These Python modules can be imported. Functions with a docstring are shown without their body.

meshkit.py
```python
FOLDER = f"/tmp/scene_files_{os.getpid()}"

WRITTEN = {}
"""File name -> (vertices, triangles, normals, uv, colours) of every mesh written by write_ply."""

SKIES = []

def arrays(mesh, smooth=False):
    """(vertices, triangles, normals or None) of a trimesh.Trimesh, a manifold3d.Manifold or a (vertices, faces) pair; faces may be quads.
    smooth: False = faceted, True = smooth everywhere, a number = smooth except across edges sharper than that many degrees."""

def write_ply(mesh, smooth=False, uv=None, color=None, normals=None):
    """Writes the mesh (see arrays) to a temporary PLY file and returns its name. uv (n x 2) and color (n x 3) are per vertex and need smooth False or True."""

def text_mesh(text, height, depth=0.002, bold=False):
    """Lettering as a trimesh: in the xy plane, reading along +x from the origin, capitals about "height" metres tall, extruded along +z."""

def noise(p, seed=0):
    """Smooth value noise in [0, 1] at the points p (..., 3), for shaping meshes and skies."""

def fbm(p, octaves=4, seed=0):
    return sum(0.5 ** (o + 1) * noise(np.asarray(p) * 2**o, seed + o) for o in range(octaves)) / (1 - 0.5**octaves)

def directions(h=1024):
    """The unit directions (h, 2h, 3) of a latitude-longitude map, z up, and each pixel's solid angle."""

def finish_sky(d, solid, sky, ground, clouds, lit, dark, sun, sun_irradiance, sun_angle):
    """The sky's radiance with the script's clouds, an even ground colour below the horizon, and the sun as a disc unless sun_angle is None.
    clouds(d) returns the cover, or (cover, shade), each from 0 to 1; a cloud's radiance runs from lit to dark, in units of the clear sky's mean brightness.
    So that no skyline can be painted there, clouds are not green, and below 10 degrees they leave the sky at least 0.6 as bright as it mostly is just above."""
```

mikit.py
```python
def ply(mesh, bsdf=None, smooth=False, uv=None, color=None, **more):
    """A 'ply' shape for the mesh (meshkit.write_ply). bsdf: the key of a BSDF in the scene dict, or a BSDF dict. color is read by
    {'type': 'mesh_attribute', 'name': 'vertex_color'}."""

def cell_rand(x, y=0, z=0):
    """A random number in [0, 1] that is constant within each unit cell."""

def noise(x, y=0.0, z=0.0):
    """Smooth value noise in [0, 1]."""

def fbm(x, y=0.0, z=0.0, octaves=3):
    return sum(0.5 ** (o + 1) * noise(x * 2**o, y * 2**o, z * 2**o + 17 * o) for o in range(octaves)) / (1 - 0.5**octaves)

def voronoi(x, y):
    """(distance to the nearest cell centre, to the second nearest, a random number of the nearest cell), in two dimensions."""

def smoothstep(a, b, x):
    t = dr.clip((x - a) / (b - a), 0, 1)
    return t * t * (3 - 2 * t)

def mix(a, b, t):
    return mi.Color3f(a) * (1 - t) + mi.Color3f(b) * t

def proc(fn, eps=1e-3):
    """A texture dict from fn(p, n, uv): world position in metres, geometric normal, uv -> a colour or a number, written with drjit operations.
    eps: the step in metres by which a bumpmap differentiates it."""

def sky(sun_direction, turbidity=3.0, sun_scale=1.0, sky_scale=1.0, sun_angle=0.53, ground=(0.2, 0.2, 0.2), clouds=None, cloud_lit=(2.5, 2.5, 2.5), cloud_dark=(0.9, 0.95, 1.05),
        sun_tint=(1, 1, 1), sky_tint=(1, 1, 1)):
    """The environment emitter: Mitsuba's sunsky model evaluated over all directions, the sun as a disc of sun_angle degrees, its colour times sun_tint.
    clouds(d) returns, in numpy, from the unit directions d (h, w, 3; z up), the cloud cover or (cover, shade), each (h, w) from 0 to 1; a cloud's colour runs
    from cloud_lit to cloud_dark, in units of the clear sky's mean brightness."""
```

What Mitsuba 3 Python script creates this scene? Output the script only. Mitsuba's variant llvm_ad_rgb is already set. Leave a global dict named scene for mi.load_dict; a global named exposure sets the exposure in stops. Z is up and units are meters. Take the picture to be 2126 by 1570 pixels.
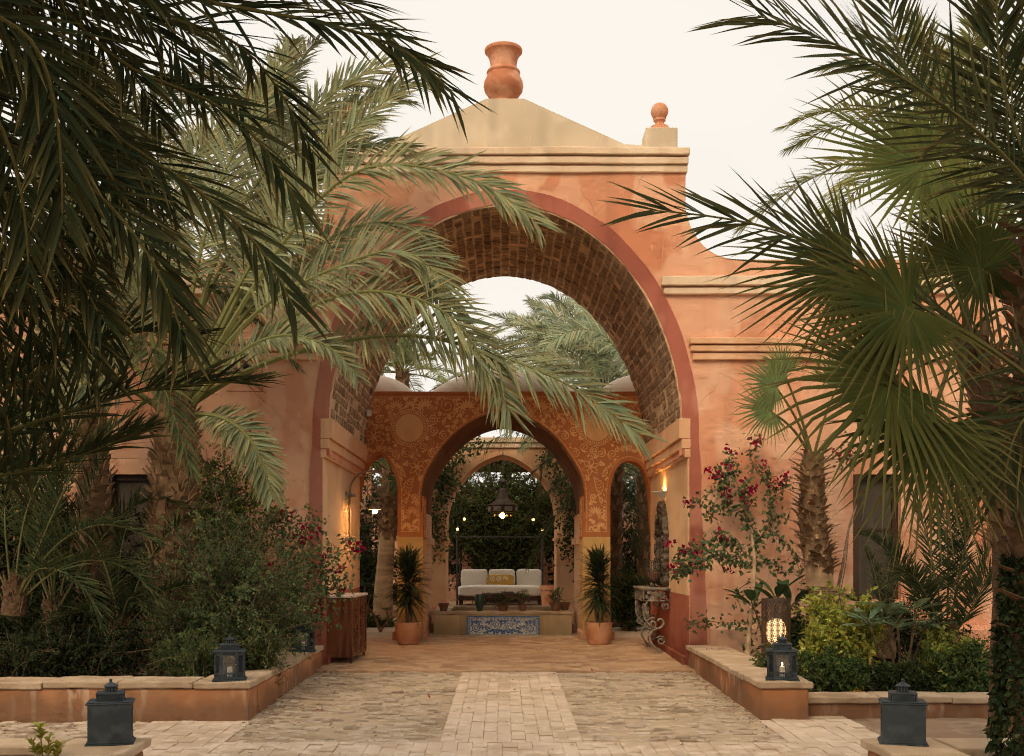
import math, random
import numpy as np, trimesh, drjit as dr, mitsuba as mi
import mikit, meshkit
from mikit import noise, fbm, voronoi, cell_rand, smoothstep, mix
from shapely.geometry import Polygon, LineString, Point, box as sbox, MultiPolygon
from shapely import affinity, union_all
import manifold3d as m3

T = mi.ScalarTransform4f
scene, labels = {}, {}

# ------------------------------------------------------------------ camera, sky, exposure
FPX, VX, VY, CZ = 2400.0, 1046.0, 1150.0, 1.35      # focal length and vanishing point in photo pixels, eye height
scene['camera'] = {'type': 'perspective', 'fov': math.degrees(2 * math.atan(1063 / FPX)), 'fov_axis': 'x', 'near_clip': 0.1, 'far_clip': 2000.0,
    'principal_point_offset_x': (1063 - VX) / 2126, 'principal_point_offset_y': -(VY - 785) / 1570,
    'to_world': T().look_at(origin=[0, 0, CZ], target=[0, 10, CZ], up=[0, 0, 1])}
exposure = 2.65
scene['sky'] = mikit.sky([-0.22, -0.74, 0.64], turbidity=3, sun_scale=0.30, sun_angle=34, sun_tint=(1.0, 0.94, 0.85), sky_scale=1.0,
    ground=(0.25, 0.2, 0.15), clouds=lambda d: (np.ones(d.shape[:2]), np.clip(0.02 + 2.2 * (meshkit.fbm(d * (1.6, 1.6, 3.2)) - 0.42), 0, 1)), cloud_lit=(1.80, 1.70, 1.55), cloud_dark=(1.5, 1.44, 1.36))

# ------------------------------------------------------------------ helpers
def at(px, py, y):
    """the point at distance y that the photo shows at pixel (px, py)"""
    return np.array([(px - VX) * y / FPX, y, CZ - (py - VY) * y / FPX])

SLOPE, Y0 = 0.0146, 13.8
def G(y):
    return SLOPE * (min(y, 17.3) - Y0)

count = {}
def uniq(name):
    k = count.get(name, -1) + 1
    count[name] = k
    return name if k == 0 else f'{name}_{k:03d}'

def tag(key, label=None, cat=None, group=None, kind=None):
    e = {}
    if label: e['label'] = label
    if cat: e['category'] = cat
    if group: e['group'] = group
    if kind: e['kind'] = kind
    if e: labels[key] = {**labels.get(key, {}), **e}
    return key

def thing(name, label, cat, group=None):
    return tag(uniq(name), label, cat, group)

def put(name, mesh, mat, parent=None, smooth=False, color=None, label=None, cat=None, group=None, kind=None, **more):
    key = uniq((parent + '__' + name) if parent else name)
    scene[key] = mikit.ply(mesh, mat, smooth=smooth, color=color, **more)
    return tag(key, label, cat, group, kind)

def reuse(name, ply, to_world, parent=None, bsdf=None, label=None, cat=None, group=None):
    key = uniq((parent + '__' + name) if parent else name)
    scene[key] = {**ply, 'to_world': to_world}
    if bsdf: scene[key]['bsdf'] = {'type': 'ref', 'id': bsdf}
    return tag(key, label, cat, group)

def cat_(*ms):
    ms = [m for m in ms if m is not None]
    return trimesh.util.concatenate(ms) if len(ms) > 1 else ms[0]

def tm(man):
    a = man.to_mesh()
    return trimesh.Trimesh(a.vert_properties[:, :3], a.tri_verts, process=False)

def bx(x0, x1, y0, y1, z0, z1, b=0.0):
    if b <= 0:
        m = trimesh.creation.box((x1 - x0, y1 - y0, z1 - z0))
        m.apply_translation(((x0 + x1) / 2, (y0 + y1) / 2, (z0 + z1) / 2))
        return m
    pts = []
    for sx in (0, 1):
        for sy in (0, 1):
            for sz in (0, 1):
                c = [(x0, x1)[sx], (y0, y1)[sy], (z0, z1)[sz]]
                for ax in range(3):
                    q = list(c)
                    for o in range(3):
                        if o != ax: q[o] += b if (sx, sy, sz)[o] == 0 else -b
                    pts.append(q)
    return tm(m3.Manifold.hull_points(np.array(pts, np.float32)))

def ext(poly, y0, y1):
    """polygon in (x, z) extruded along y"""
    out = []
    for g in getattr(poly, 'geoms', [poly]):
        if g.geom_type != 'Polygon' or g.area < 1e-7: continue
        m = trimesh.creation.extrude_polygon(g, abs(y1 - y0), engine='earcut')
        v = m.vertices.copy()
        m = trimesh.Trimesh(np.c_[v[:, 0], y1 - v[:, 2], v[:, 1]], m.faces, process=False)
        out.append(m)
    return cat_(*out)

def lathe(prof, c=(0, 0, 0), n=40):
    p = np.array(prof, float)
    a = np.arange(n) * 2 * np.pi / n
    v = np.stack([p[:, None, 0] * np.cos(a), p[:, None, 0] * np.sin(a), np.repeat(p[:, 1:2], n, 1)], -1).reshape(-1, 3)
    f = []
    for i in range(len(p) - 1):
        for j in range(n):
            q = [i * n + j, i * n + (j + 1) % n, (i + 1) * n + (j + 1) % n, (i + 1) * n + j]
            f += [[q[0], q[1], q[2]], [q[0], q[2], q[3]]]
    m = trimesh.Trimesh(v + np.array(c), f, process=False)
    return m

def spline(pts, n):
    """a smooth curve through the points (Catmull-Rom), n samples"""
    p = np.asarray(pts, float)
    if len(p) == 2: return p[0] + (p[1] - p[0]) * np.linspace(0, 1, n)[:, None]
    from scipy.interpolate import CubicSpline
    d = np.r_[0, np.cumsum(np.linalg.norm(np.diff(p, axis=0), axis=1) ** 0.6)]
    return CubicSpline(d, p, axis=0, bc_type='natural')(np.linspace(0, d[-1], n))

def tube(pts, rad, sides=8, caps=True):
    p = np.asarray(pts, float)
    r = np.broadcast_to(np.asarray(rad, float), (len(p),))
    t = np.gradient(p, axis=0); t /= np.linalg.norm(t, axis=1, keepdims=True) + 1e-12
    ref = np.array([0, 0, 1.0]) if abs(t[0, 2]) < 0.9 else np.array([1.0, 0, 0])
    a = np.cross(t[0], ref); a /= np.linalg.norm(a)
    A = []
    for i in range(len(p)):
        a = a - t[i] * (a @ t[i]); a /= np.linalg.norm(a) + 1e-12
        A.append(a)
    A = np.array(A); B = np.cross(t, A)
    th = np.arange(sides) * 2 * np.pi / sides
    v = (p[:, None] + r[:, None, None] * (np.cos(th)[None, :, None] * A[:, None] + np.sin(th)[None, :, None] * B[:, None])).reshape(-1, 3)
    i, j = np.meshgrid(np.arange(len(p) - 1), np.arange(sides), indexing='ij')
    q = np.stack([i * sides + j, i * sides + (j + 1) % sides, (i + 1) * sides + (j + 1) % sides, (i + 1) * sides + j], -1).reshape(-1, 4)
    f = np.vstack([q[:, [0, 1, 2]], q[:, [0, 2, 3]]])
    if caps:
        n = len(v); v = np.vstack([v, p[:1], p[-1:]])
        k = np.arange(sides); e = (len(p) - 1) * sides
        f = np.vstack([f, np.stack([k * 0 + n, (k + 1) % sides, k], 1), np.stack([k * 0 + n + 1, e + k, e + (k + 1) % sides], 1)])
    return trimesh.Trimesh(v, f, process=False)

def grid(x0, x1, y0, y1, zf, nx, ny):
    X, Y = np.meshgrid(np.linspace(x0, x1, nx + 1), np.linspace(y0, y1, ny + 1))
    v = np.stack([X, Y, zf(X, Y)], -1).reshape(-1, 3)
    i, j = np.meshgrid(np.arange(ny), np.arange(nx), indexing='ij')
    w = nx + 1
    q = np.stack([i * w + j, i * w + j + 1, (i + 1) * w + j + 1, (i + 1) * w + j], -1).reshape(-1, 4)
    return trimesh.Trimesh(v, np.vstack([q[:, [0, 1, 2]], q[:, [0, 2, 3]]]), process=False)

def roughen(m, amp, freq=3.0, seed=0):
    v = m.vertices
    d = np.stack([meshkit.noise(v * freq + 31 * k, seed + k) - 0.5 for k in range(3)], -1)
    m.vertices = v + d * 2 * amp
    return m

def dense(m, edge):
    v, f = trimesh.remesh.subdivide_to_size(m.vertices, m.faces, edge)
    m = trimesh.Trimesh(v, f); m.merge_vertices()
    return m

def unit(v):
    v = np.asarray(v, float)
    return v / (np.linalg.norm(v, axis=-1, keepdims=True) + 1e-12)

# ------------------------------------------------------------------ materials
def diffuse_pr(name, fn, rough=0.9, spec=0.25, bump=None, bscale=0.01, eps=0.004, two=True, **more):
    b = {'type': 'principled', 'base_color': mikit.proc(fn) if callable(fn) else {'type': 'rgb', 'value': list(fn)}, 'roughness': rough, 'specular': spec, **more}
    if bump: b = {'type': 'bumpmap', 'arbitrary': mikit.proc(bump, eps), 'scale': bscale, 'bsdf': b}
    scene[name] = {'type': 'twosided', 'bsdf': b} if two else b

def plaster(base, light, dark, stain=0.35, band=None):
    def fn(p, n, uv):
        h = p.x + 0.37 * p.y
        big = fbm(h * 0.9, p.z * 0.8, p.y * 0.3, octaves=4)
        mid = fbm(h * 3.1 + 7, p.z * 2.2, 3.0, octaves=3)
        c = mix(mix(dark, base, smoothstep(0.30, 0.48, big)), light, smoothstep(0.44, 0.62, mid) * 0.85)
        streak = fbm(h * 5.0, p.z * 0.5, 1.3, octaves=3)
        c = c * (1 - stain * 0.5 * smoothstep(0.5, 0.72, streak))
        scr = noise(h * 60, p.z * 6, 2.0) * noise(h * 9, p.z * 9, 5.0)
        c = mix(c, mi.Color3f(*light) * 1.2, 0.2 * smoothstep(0.58, 0.75, scr))
        damp = smoothstep(0.55, 0.0, p.z + 0.35 * (fbm(h * 2.3, p.z * 1.5, 8.0) - 0.5))
        return c * (1 - 0.35 * damp)
    return fn
def plaster_bump(p, n, uv):
    return fbm(p.x * 7 + p.y * 3, p.z * 7, p.y * 5, octaves=3) + 0.35 * fbm(p.x * 40, p.z * 40, p.y * 40, octaves=2)

def cracked(fn):
    def out(p, n, uv):
        c = fn(p, n, uv)
        qx, qz = p.x + 0.37 * p.y + 0.35 * fbm(p.x * 2.2, p.z * 2.2, 3.0), p.z + 0.35 * fbm(p.x * 2.2 + 9, p.z * 2.2, 5.0)
        a, b, _ = voronoi(qx * 0.95, qz * 0.8)
        line = smoothstep(0.009, 0.002, b - a) * smoothstep(0.52, 0.62, fbm(p.x * 0.9, p.z * 0.9, 11.0))
        patch = smoothstep(0.60, 0.64, fbm(p.x * 1.3 + 4, p.z * 1.1, 21.0, octaves=4))
        return mix(c * (1 - 0.22 * line), mi.Color3f(0.68, 0.41, 0.27), 0.45 * patch)
    return out
diffuse_pr('terracotta_plaster', cracked(plaster((0.61, 0.29, 0.168), (0.68, 0.395, 0.25), (0.52, 0.205, 0.108), 0.32)), bump=lambda p, n, uv: fbm(p.x * 4 + p.y * 2, p.z * 6, p.y * 3, octaves=3) + 0.3 * fbm(p.x * 30, p.z * 30, p.y * 30, octaves=2), bscale=0.035)
diffuse_pr('pier_plaster', lambda p, n, uv: mix(plaster((0.60, 0.37, 0.205), (0.66, 0.43, 0.25), (0.52, 0.29, 0.15), 0.25)(p, n, uv), plaster((0.30, 0.085, 0.05), (0.36, 0.12, 0.07), (0.25, 0.065, 0.04), 0.2)(p, n, uv), smoothstep(0.86, 0.845, p.z)), bump=plaster_bump, bscale=0.01)
diffuse_pr('peach_plaster', plaster((0.62, 0.36, 0.20), (0.68, 0.43, 0.26), (0.52, 0.28, 0.15), 0.3), bump=plaster_bump, bscale=0.01)
diffuse_pr('maroon_band', plaster((0.36, 0.115, 0.075), (0.46, 0.19, 0.13), (0.28, 0.085, 0.055), 0.3), bump=plaster_bump, bscale=0.01)
diffuse_pr('cream_trim', plaster((0.66, 0.50, 0.345), (0.72, 0.57, 0.41), (0.58, 0.43, 0.285), 0.25), bump=plaster_bump, bscale=0.012)
diffuse_pr('grey_render', plaster((0.56, 0.46, 0.33), (0.62, 0.52, 0.385), (0.48, 0.395, 0.28), 0.25), bump=plaster_bump, bscale=0.012)
diffuse_pr('ochre_plaster', plaster((0.60, 0.36, 0.12), (0.66, 0.43, 0.18), (0.50, 0.28, 0.095), 0.3), bump=plaster_bump, bscale=0.008)
diffuse_pr('pattern_red', plaster((0.45, 0.155, 0.055), (0.50, 0.19, 0.075), (0.385, 0.125, 0.042), 0.2), bump=plaster_bump, bscale=0.006)
diffuse_pr('medallion_plaster', plaster((0.68, 0.39, 0.18), (0.73, 0.44, 0.22), (0.62, 0.34, 0.15), 0.15))
diffuse_pr('pattern_peach', lambda p, n, uv: mix(plaster((0.70, 0.385, 0.17), (0.76, 0.44, 0.21), (0.60, 0.30, 0.125), 0.2)(p, n, uv), (0.50, 0.20, 0.08), 0.5 * smoothstep(0.52, 0.70, fbm(p.x * 5.0, p.z * 5.0, p.y * 5.0 + 3.0, octaves=4))))
diffuse_pr('dome_plaster', plaster((0.70, 0.60, 0.47), (0.76, 0.66, 0.53), (0.60, 0.50, 0.38), 0.3), bump=plaster_bump, bscale=0.015)

def planter_fn(p, n, uv):
    c = plaster((0.47, 0.205, 0.088), (0.55, 0.275, 0.14), (0.37, 0.145, 0.06), 0.35)(p, n, uv)
    h = p.x + p.y
    eff = smoothstep(0.52, 0.74, fbm(h * 16, p.z * 5.0, 3.0, octaves=4)) * smoothstep(0.48, 0.7, fbm(h * 1.7, p.z * 0.6, 4.0))
    c = mix(c, (0.62, 0.48, 0.36), 0.55 * eff)
    wet = smoothstep(0.19, -0.01, p.z + 0.42 * (fbm(h * 2.6, p.z * 2, 9.0, octaves=4) - 0.52))
    return mix(c, (0.17, 0.09, 0.05), 0.72 * wet)
diffuse_pr('planter_plaster', planter_fn, bump=plaster_bump, bscale=0.02)

def stone_fn(base, light, dark, f=9.0):
    def fn(p, n, uv):
        a = fbm(p.x * f, p.y * f, p.z * f, octaves=4)
        b = fbm(p.x * f * 0.23 + 5, p.y * f * 0.23, p.z * f * 0.2, octaves=3)
        return mix(mix(dark, base, smoothstep(0.3, 0.52, b)), light, smoothstep(0.42, 0.7, a))
    return fn
def stone_bump(p, n, uv):
    return fbm(p.x * 28, p.y * 28, p.z * 28, octaves=3)
for i, (b, l, d) in enumerate([((0.49, 0.38, 0.28), (0.55, 0.44, 0.335), (0.41, 0.305, 0.215)), ((0.50, 0.39, 0.29), (0.56, 0.45, 0.345), (0.42, 0.315, 0.225)), ((0.49, 0.375, 0.27), (0.55, 0.435, 0.325), (0.41, 0.305, 0.21))]):
    diffuse_pr(f'paver_{"abc"[i]}', stone_fn(b, l, d), bump=stone_bump, bscale=0.004)
for i, (b, l, d) in enumerate([((0.40, 0.31, 0.225), (0.48, 0.385, 0.29), (0.28, 0.205, 0.14)), ((0.36, 0.275, 0.195), (0.44, 0.35, 0.26), (0.24, 0.175, 0.115)), ((0.41, 0.325, 0.23), (0.49, 0.395, 0.29), (0.30, 0.225, 0.15))]):
    diffuse_pr(f'cobble_{"abc"[i]}', stone_fn(b, l, d, 14.0), bump=stone_bump, bscale=0.012)
diffuse_pr('passage_brick', stone_fn((0.42, 0.26, 0.15), (0.50, 0.33, 0.20), (0.33, 0.195, 0.11), 6.0), rough=0.7, bump=stone_bump, bscale=0.004)
diffuse_pr('coping_stone', stone_fn((0.37, 0.265, 0.17), (0.46, 0.345, 0.235), (0.25, 0.165, 0.10), 5.0), bump=stone_bump, bscale=0.008)
diffuse_pr('dirt', stone_fn((0.25, 0.165, 0.105), (0.33, 0.24, 0.16), (0.17, 0.105, 0.065), 5.0), bump=stone_bump, bscale=0.03)
diffuse_pr('soil', stone_fn((0.075, 0.05, 0.03), (0.12, 0.085, 0.05), (0.045, 0.03, 0.02), 9.0), bump=stone_bump, bscale=0.03)
diffuse_pr('sand_joint', stone_fn((0.36, 0.265, 0.175), (0.43, 0.33, 0.23), (0.27, 0.19, 0.12), 7.0), bump=stone_bump, bscale=0.01)

def mudbrick(base, dark):
    def fn(p, n, uv):
        ang = dr.atan2(p.z - 2.77, p.x)
        a = fbm(p.x * 14, p.y * 20, p.z * 14, octaves=3)
        straw = noise(p.y * 62 + 2 * noise(ang * 9, p.y * 2, 1.0), ang * 4.0, 2.0)
        c = mix(dark, base, smoothstep(0.3, 0.65, a))
        return mix(c, mi.Color3f(*base) * 1.7, 0.55 * smoothstep(0.62, 0.85, straw))
    return fn
def mud_bump(p, n, uv):
    return noise(p.y * 75, dr.atan2(p.z - 2.77, p.x) * 6.0, 2.0) + fbm(p.x * 20, p.y * 20, p.z * 20)
diffuse_pr('mud_brick_a', mudbrick((0.26, 0.165, 0.10), (0.135, 0.08, 0.046)), bump=mud_bump, bscale=0.012)
diffuse_pr('mud_brick_b', mudbrick((0.33, 0.222, 0.138), (0.18, 0.113, 0.067)), bump=mud_bump, bscale=0.012)
diffuse_pr('mud_mortar', mudbrick((0.54, 0.375, 0.235), (0.42, 0.275, 0.16)), bump=mud_bump, bscale=0.01)

diffuse_pr('terracotta_urn', stone_fn((0.52, 0.215, 0.11), (0.60, 0.31, 0.19), (0.40, 0.145, 0.07), 4.5), rough=0.7)
diffuse_pr('terracotta_pot', stone_fn((0.50, 0.225, 0.11), (0.57, 0.29, 0.165), (0.40, 0.165, 0.075), 5.0), rough=0.75)
diffuse_pr('clay_dark', stone_fn((0.16, 0.075, 0.045), (0.20, 0.10, 0.06), (0.11, 0.05, 0.03), 8.0), rough=0.6)
diffuse_pr('slate_paint', stone_fn((0.026, 0.036, 0.042), (0.044, 0.056, 0.062), (0.015, 0.021, 0.026), 14.0), rough=0.5, spec=0.4)
diffuse_pr('dark_iron', stone_fn((0.045, 0.038, 0.032), (0.075, 0.062, 0.05), (0.025, 0.02, 0.018), 20.0), rough=0.55, spec=0.5)
diffuse_pr('weathered_iron', stone_fn((0.19, 0.16, 0.12), (0.31, 0.27, 0.21), (0.08, 0.06, 0.045), 22.0), rough=0.7, spec=0.4)
diffuse_pr('lamp_bronze', stone_fn((0.055, 0.033, 0.020), (0.085, 0.052, 0.032), (0.03, 0.02, 0.014), 20.0), rough=0.5, spec=0.4)
diffuse_pr('soffit_shade', plaster((0.15, 0.07, 0.035), (0.19, 0.09, 0.05), (0.11, 0.05, 0.025), 0.3))  # the shade under the middle arch is put into this dark colour
diffuse_pr('carved_frame', stone_fn((0.05, 0.036, 0.024), (0.13, 0.095, 0.06), (0.022, 0.017, 0.013), 22.0), rough=0.55, spec=0.4)
diffuse_pr('brass', (0.36, 0.25, 0.13), rough=0.45, metallic=0.6)
diffuse_pr('lamp_metal', stone_fn((0.20, 0.13, 0.08), (0.28, 0.19, 0.12), (0.13, 0.08, 0.05), 20.0), rough=0.5, spec=0.5)
def wood_fn(base, dark):
    def fn(p, n, uv):
        g = fbm(p.x * 22 + fbm(p.x * 3, p.z * 1.2, p.y * 3) * 3, p.z * 1.4, p.y * 22, octaves=4)
        return mix(dark, base, smoothstep(0.28, 0.66, g))
    return fn
diffuse_pr('cabinet_wood', wood_fn((0.19, 0.062, 0.022), (0.075, 0.024, 0.011)), rough=0.42, spec=0.4)
diffuse_pr('dark_wood', wood_fn((0.075, 0.04, 0.022), (0.035, 0.018, 0.011)), rough=0.5)
diffuse_pr('marble', stone_fn((0.66, 0.60, 0.51), (0.74, 0.68, 0.60), (0.54, 0.47, 0.39), 4.0), rough=0.25, spec=0.5)
diffuse_pr('window_screen', lambda p, n, uv: mix((0.065, 0.052, 0.038), (0.10, 0.082, 0.06), noise(p.x * 160, p.z * 160, 1.0)) * (0.75 + 0.5 * noise(p.x * 14, p.z * 3, 3.0)), rough=0.7)
diffuse_pr('linen', lambda p, n, uv: mix((0.64, 0.58, 0.48), (0.72, 0.66, 0.56), fbm(p.x * 60, p.y * 60, p.z * 60)), rough=0.95, spec=0.1)
diffuse_pr('mustard_cloth', (0.50, 0.29, 0.07), rough=0.95, spec=0.1)
diffuse_pr('cushion_print', (0.72, 0.62, 0.45), rough=0.95, spec=0.1)
diffuse_pr('tile_white', stone_fn((0.55, 0.52, 0.46), (0.62, 0.59, 0.53), (0.46, 0.44, 0.40), 20.0), rough=0.3, spec=0.5)
diffuse_pr('tile_blue', stone_fn((0.045, 0.095, 0.22), (0.10, 0.17, 0.32), (0.03, 0.06, 0.15), 30.0), rough=0.3, spec=0.5)
diffuse_pr('basin_render', plaster((0.50, 0.35, 0.19), (0.56, 0.41, 0.25), (0.40, 0.27, 0.14), 0.4), bump=plaster_bump, bscale=0.01)
diffuse_pr('green_glaze', (0.02, 0.05, 0.035), rough=0.15, spec=0.6)
diffuse_pr('bark', stone_fn((0.15, 0.095, 0.058), (0.23, 0.155, 0.10), (0.08, 0.05, 0.03), 12.0), bump=stone_bump, bscale=0.02)
diffuse_pr('trunk_fibre', lambda p, n, uv: mix((0.045, 0.026, 0.014), (0.17, 0.10, 0.053), fbm(p.x * 25, p.z * 40, p.y * 25, octaves=3)), bump=stone_bump, bscale=0.02)
diffuse_pr('palm_boot', lambda p, n, uv: mix((0.07, 0.04, 0.021), (0.36, 0.225, 0.125), fbm(p.x * 13, p.z * 9, p.y * 13, octaves=3)), bump=stone_bump, bscale=0.01)
diffuse_pr('palm_bark_pale', lambda p, n, uv: mix((0.30, 0.185, 0.105), (0.48, 0.33, 0.20), fbm(p.x * 9, p.z * 14, p.y * 9, octaves=4)) * (0.7 + 0.5 * noise(p.z * 22, p.x * 1.5, 1.0)), bump=lambda p, n, uv: noise(p.z * 26, p.x * 2, p.y * 2), bscale=0.012)
diffuse_pr('twig', (0.17, 0.115, 0.07))
diffuse_pr('black_void', (0.012, 0.011, 0.01))
diffuse_pr('white_plastic', (0.7, 0.68, 0.62), rough=0.4)

def leafy(name, trans=0.5, rough=0.5, spec=True):
    scene[name] = {'type': 'principledthin', 'base_color': {'type': 'mesh_attribute', 'name': 'vertex_color'}, 'roughness': rough, 'diff_trans': trans, 'eta': 1.3}
leafy('frond_leaf', 0.55, 0.45)
leafy('shrub_leaf', 0.5, 0.5)
leafy('flower_bract', 0.7, 0.6)
scene['pane_glass'] = {'type': 'thindielectric', 'int_ior': 1.5}
scene['water'] = {'type': 'principled', 'base_color': {'type': 'rgb', 'value': [0.05, 0.06, 0.045]}, 'roughness': 0.05, 'specular': 0.5}
diffuse_pr('mirror_glass', (0.06, 0.055, 0.05), rough=0.12, spec=0.8, metallic=0.3)

def glow(rgb):
    return {'emitter': {'type': 'area', 'radiance': {'type': 'rgb', 'value': list(rgb)}}}
# ------------------------------------------------------------------ ground and pavements
def gz(X, Y):
    return SLOPE * (np.minimum(Y, 17.3) - Y0)
ys = np.r_[np.linspace(-60, 17.3, 24), np.linspace(18, 60, 8), 150, 600]
xs = np.r_[-600, -120, np.linspace(-30, 30, 25), 120, 600]
X, Yg = np.meshgrid(xs, ys)
gv = np.stack([X, Yg, gz(X, Yg) - 0.14], -1).reshape(-1, 3)
ii, jj = np.meshgrid(np.arange(len(ys) - 1), np.arange(len(xs) - 1), indexing='ij')
w_ = len(xs)
qq = np.stack([ii * w_ + jj, ii * w_ + jj + 1, (ii + 1) * w_ + jj + 1, (ii + 1) * w_ + jj], -1).reshape(-1, 4)
put('ground', trimesh.Trimesh(gv, np.vstack([qq[:, [0, 1, 2]], qq[:, [0, 2, 3]]]), process=False), 'dirt', kind='structure')

rng = np.random.default_rng(5)
def unit_block(seed, rough=0.0, bev=0.06):
    """a stone of 1 x 1 x 1 with its top at z = 0, edges worn"""
    m = bx(-0.5, 0.5, -0.5, 0.5, -1, 0, bev)
    if rough > 0:
        v = m.vertices.copy()
        r = np.random.default_rng(seed)
        v[:, :2] += r.normal(0, rough, (len(v), 2)); v[:, 2] += r.normal(0, rough * 0.8, len(v)) * (v[:, 2] > -0.5)
        m = trimesh.Trimesh(v, m.faces, process=False)
    return m

def placed(ply_mesh, M):
    m = ply_mesh.copy(); m.apply_transform(M); return m

def lay(holder, name, pieces, variants, mats, keep, stuff_mat):
    """pieces: matrices sorted so that the largest in view come first; the first keep are parts, the rest one part"""
    plys = [mikit.ply(v, mats[0]) for v in variants]
    rest = {}
    for i, M in enumerate(pieces):
        k, mm = rng.integers(len(variants)), mats[rng.integers(len(mats))]
        if i < keep:
            reuse(name, plys[k], T(M), parent=holder, bsdf=mm)
        else:
            rest.setdefault(mm, []).append(placed(variants[k], M))
    for n_, (mm, lst) in enumerate(rest.items()):
        put(f'{name}_field', cat_(*lst), mm, parent=holder, kind='stuff')

def mat(cx, cy, cz, sx, sy, sz, rz=0.0, tx=0.0, ty=0.0):
    c, s = math.cos(rz), math.sin(rz)
    M = np.eye(4)
    M[:3, :3] = np.array([[c, -s, 0], [s, c, 0], [tx, ty, 1]]) @ np.diag([sx, sy, sz])
    M[:3, 3] = [cx, cy, cz]
    return M

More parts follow.
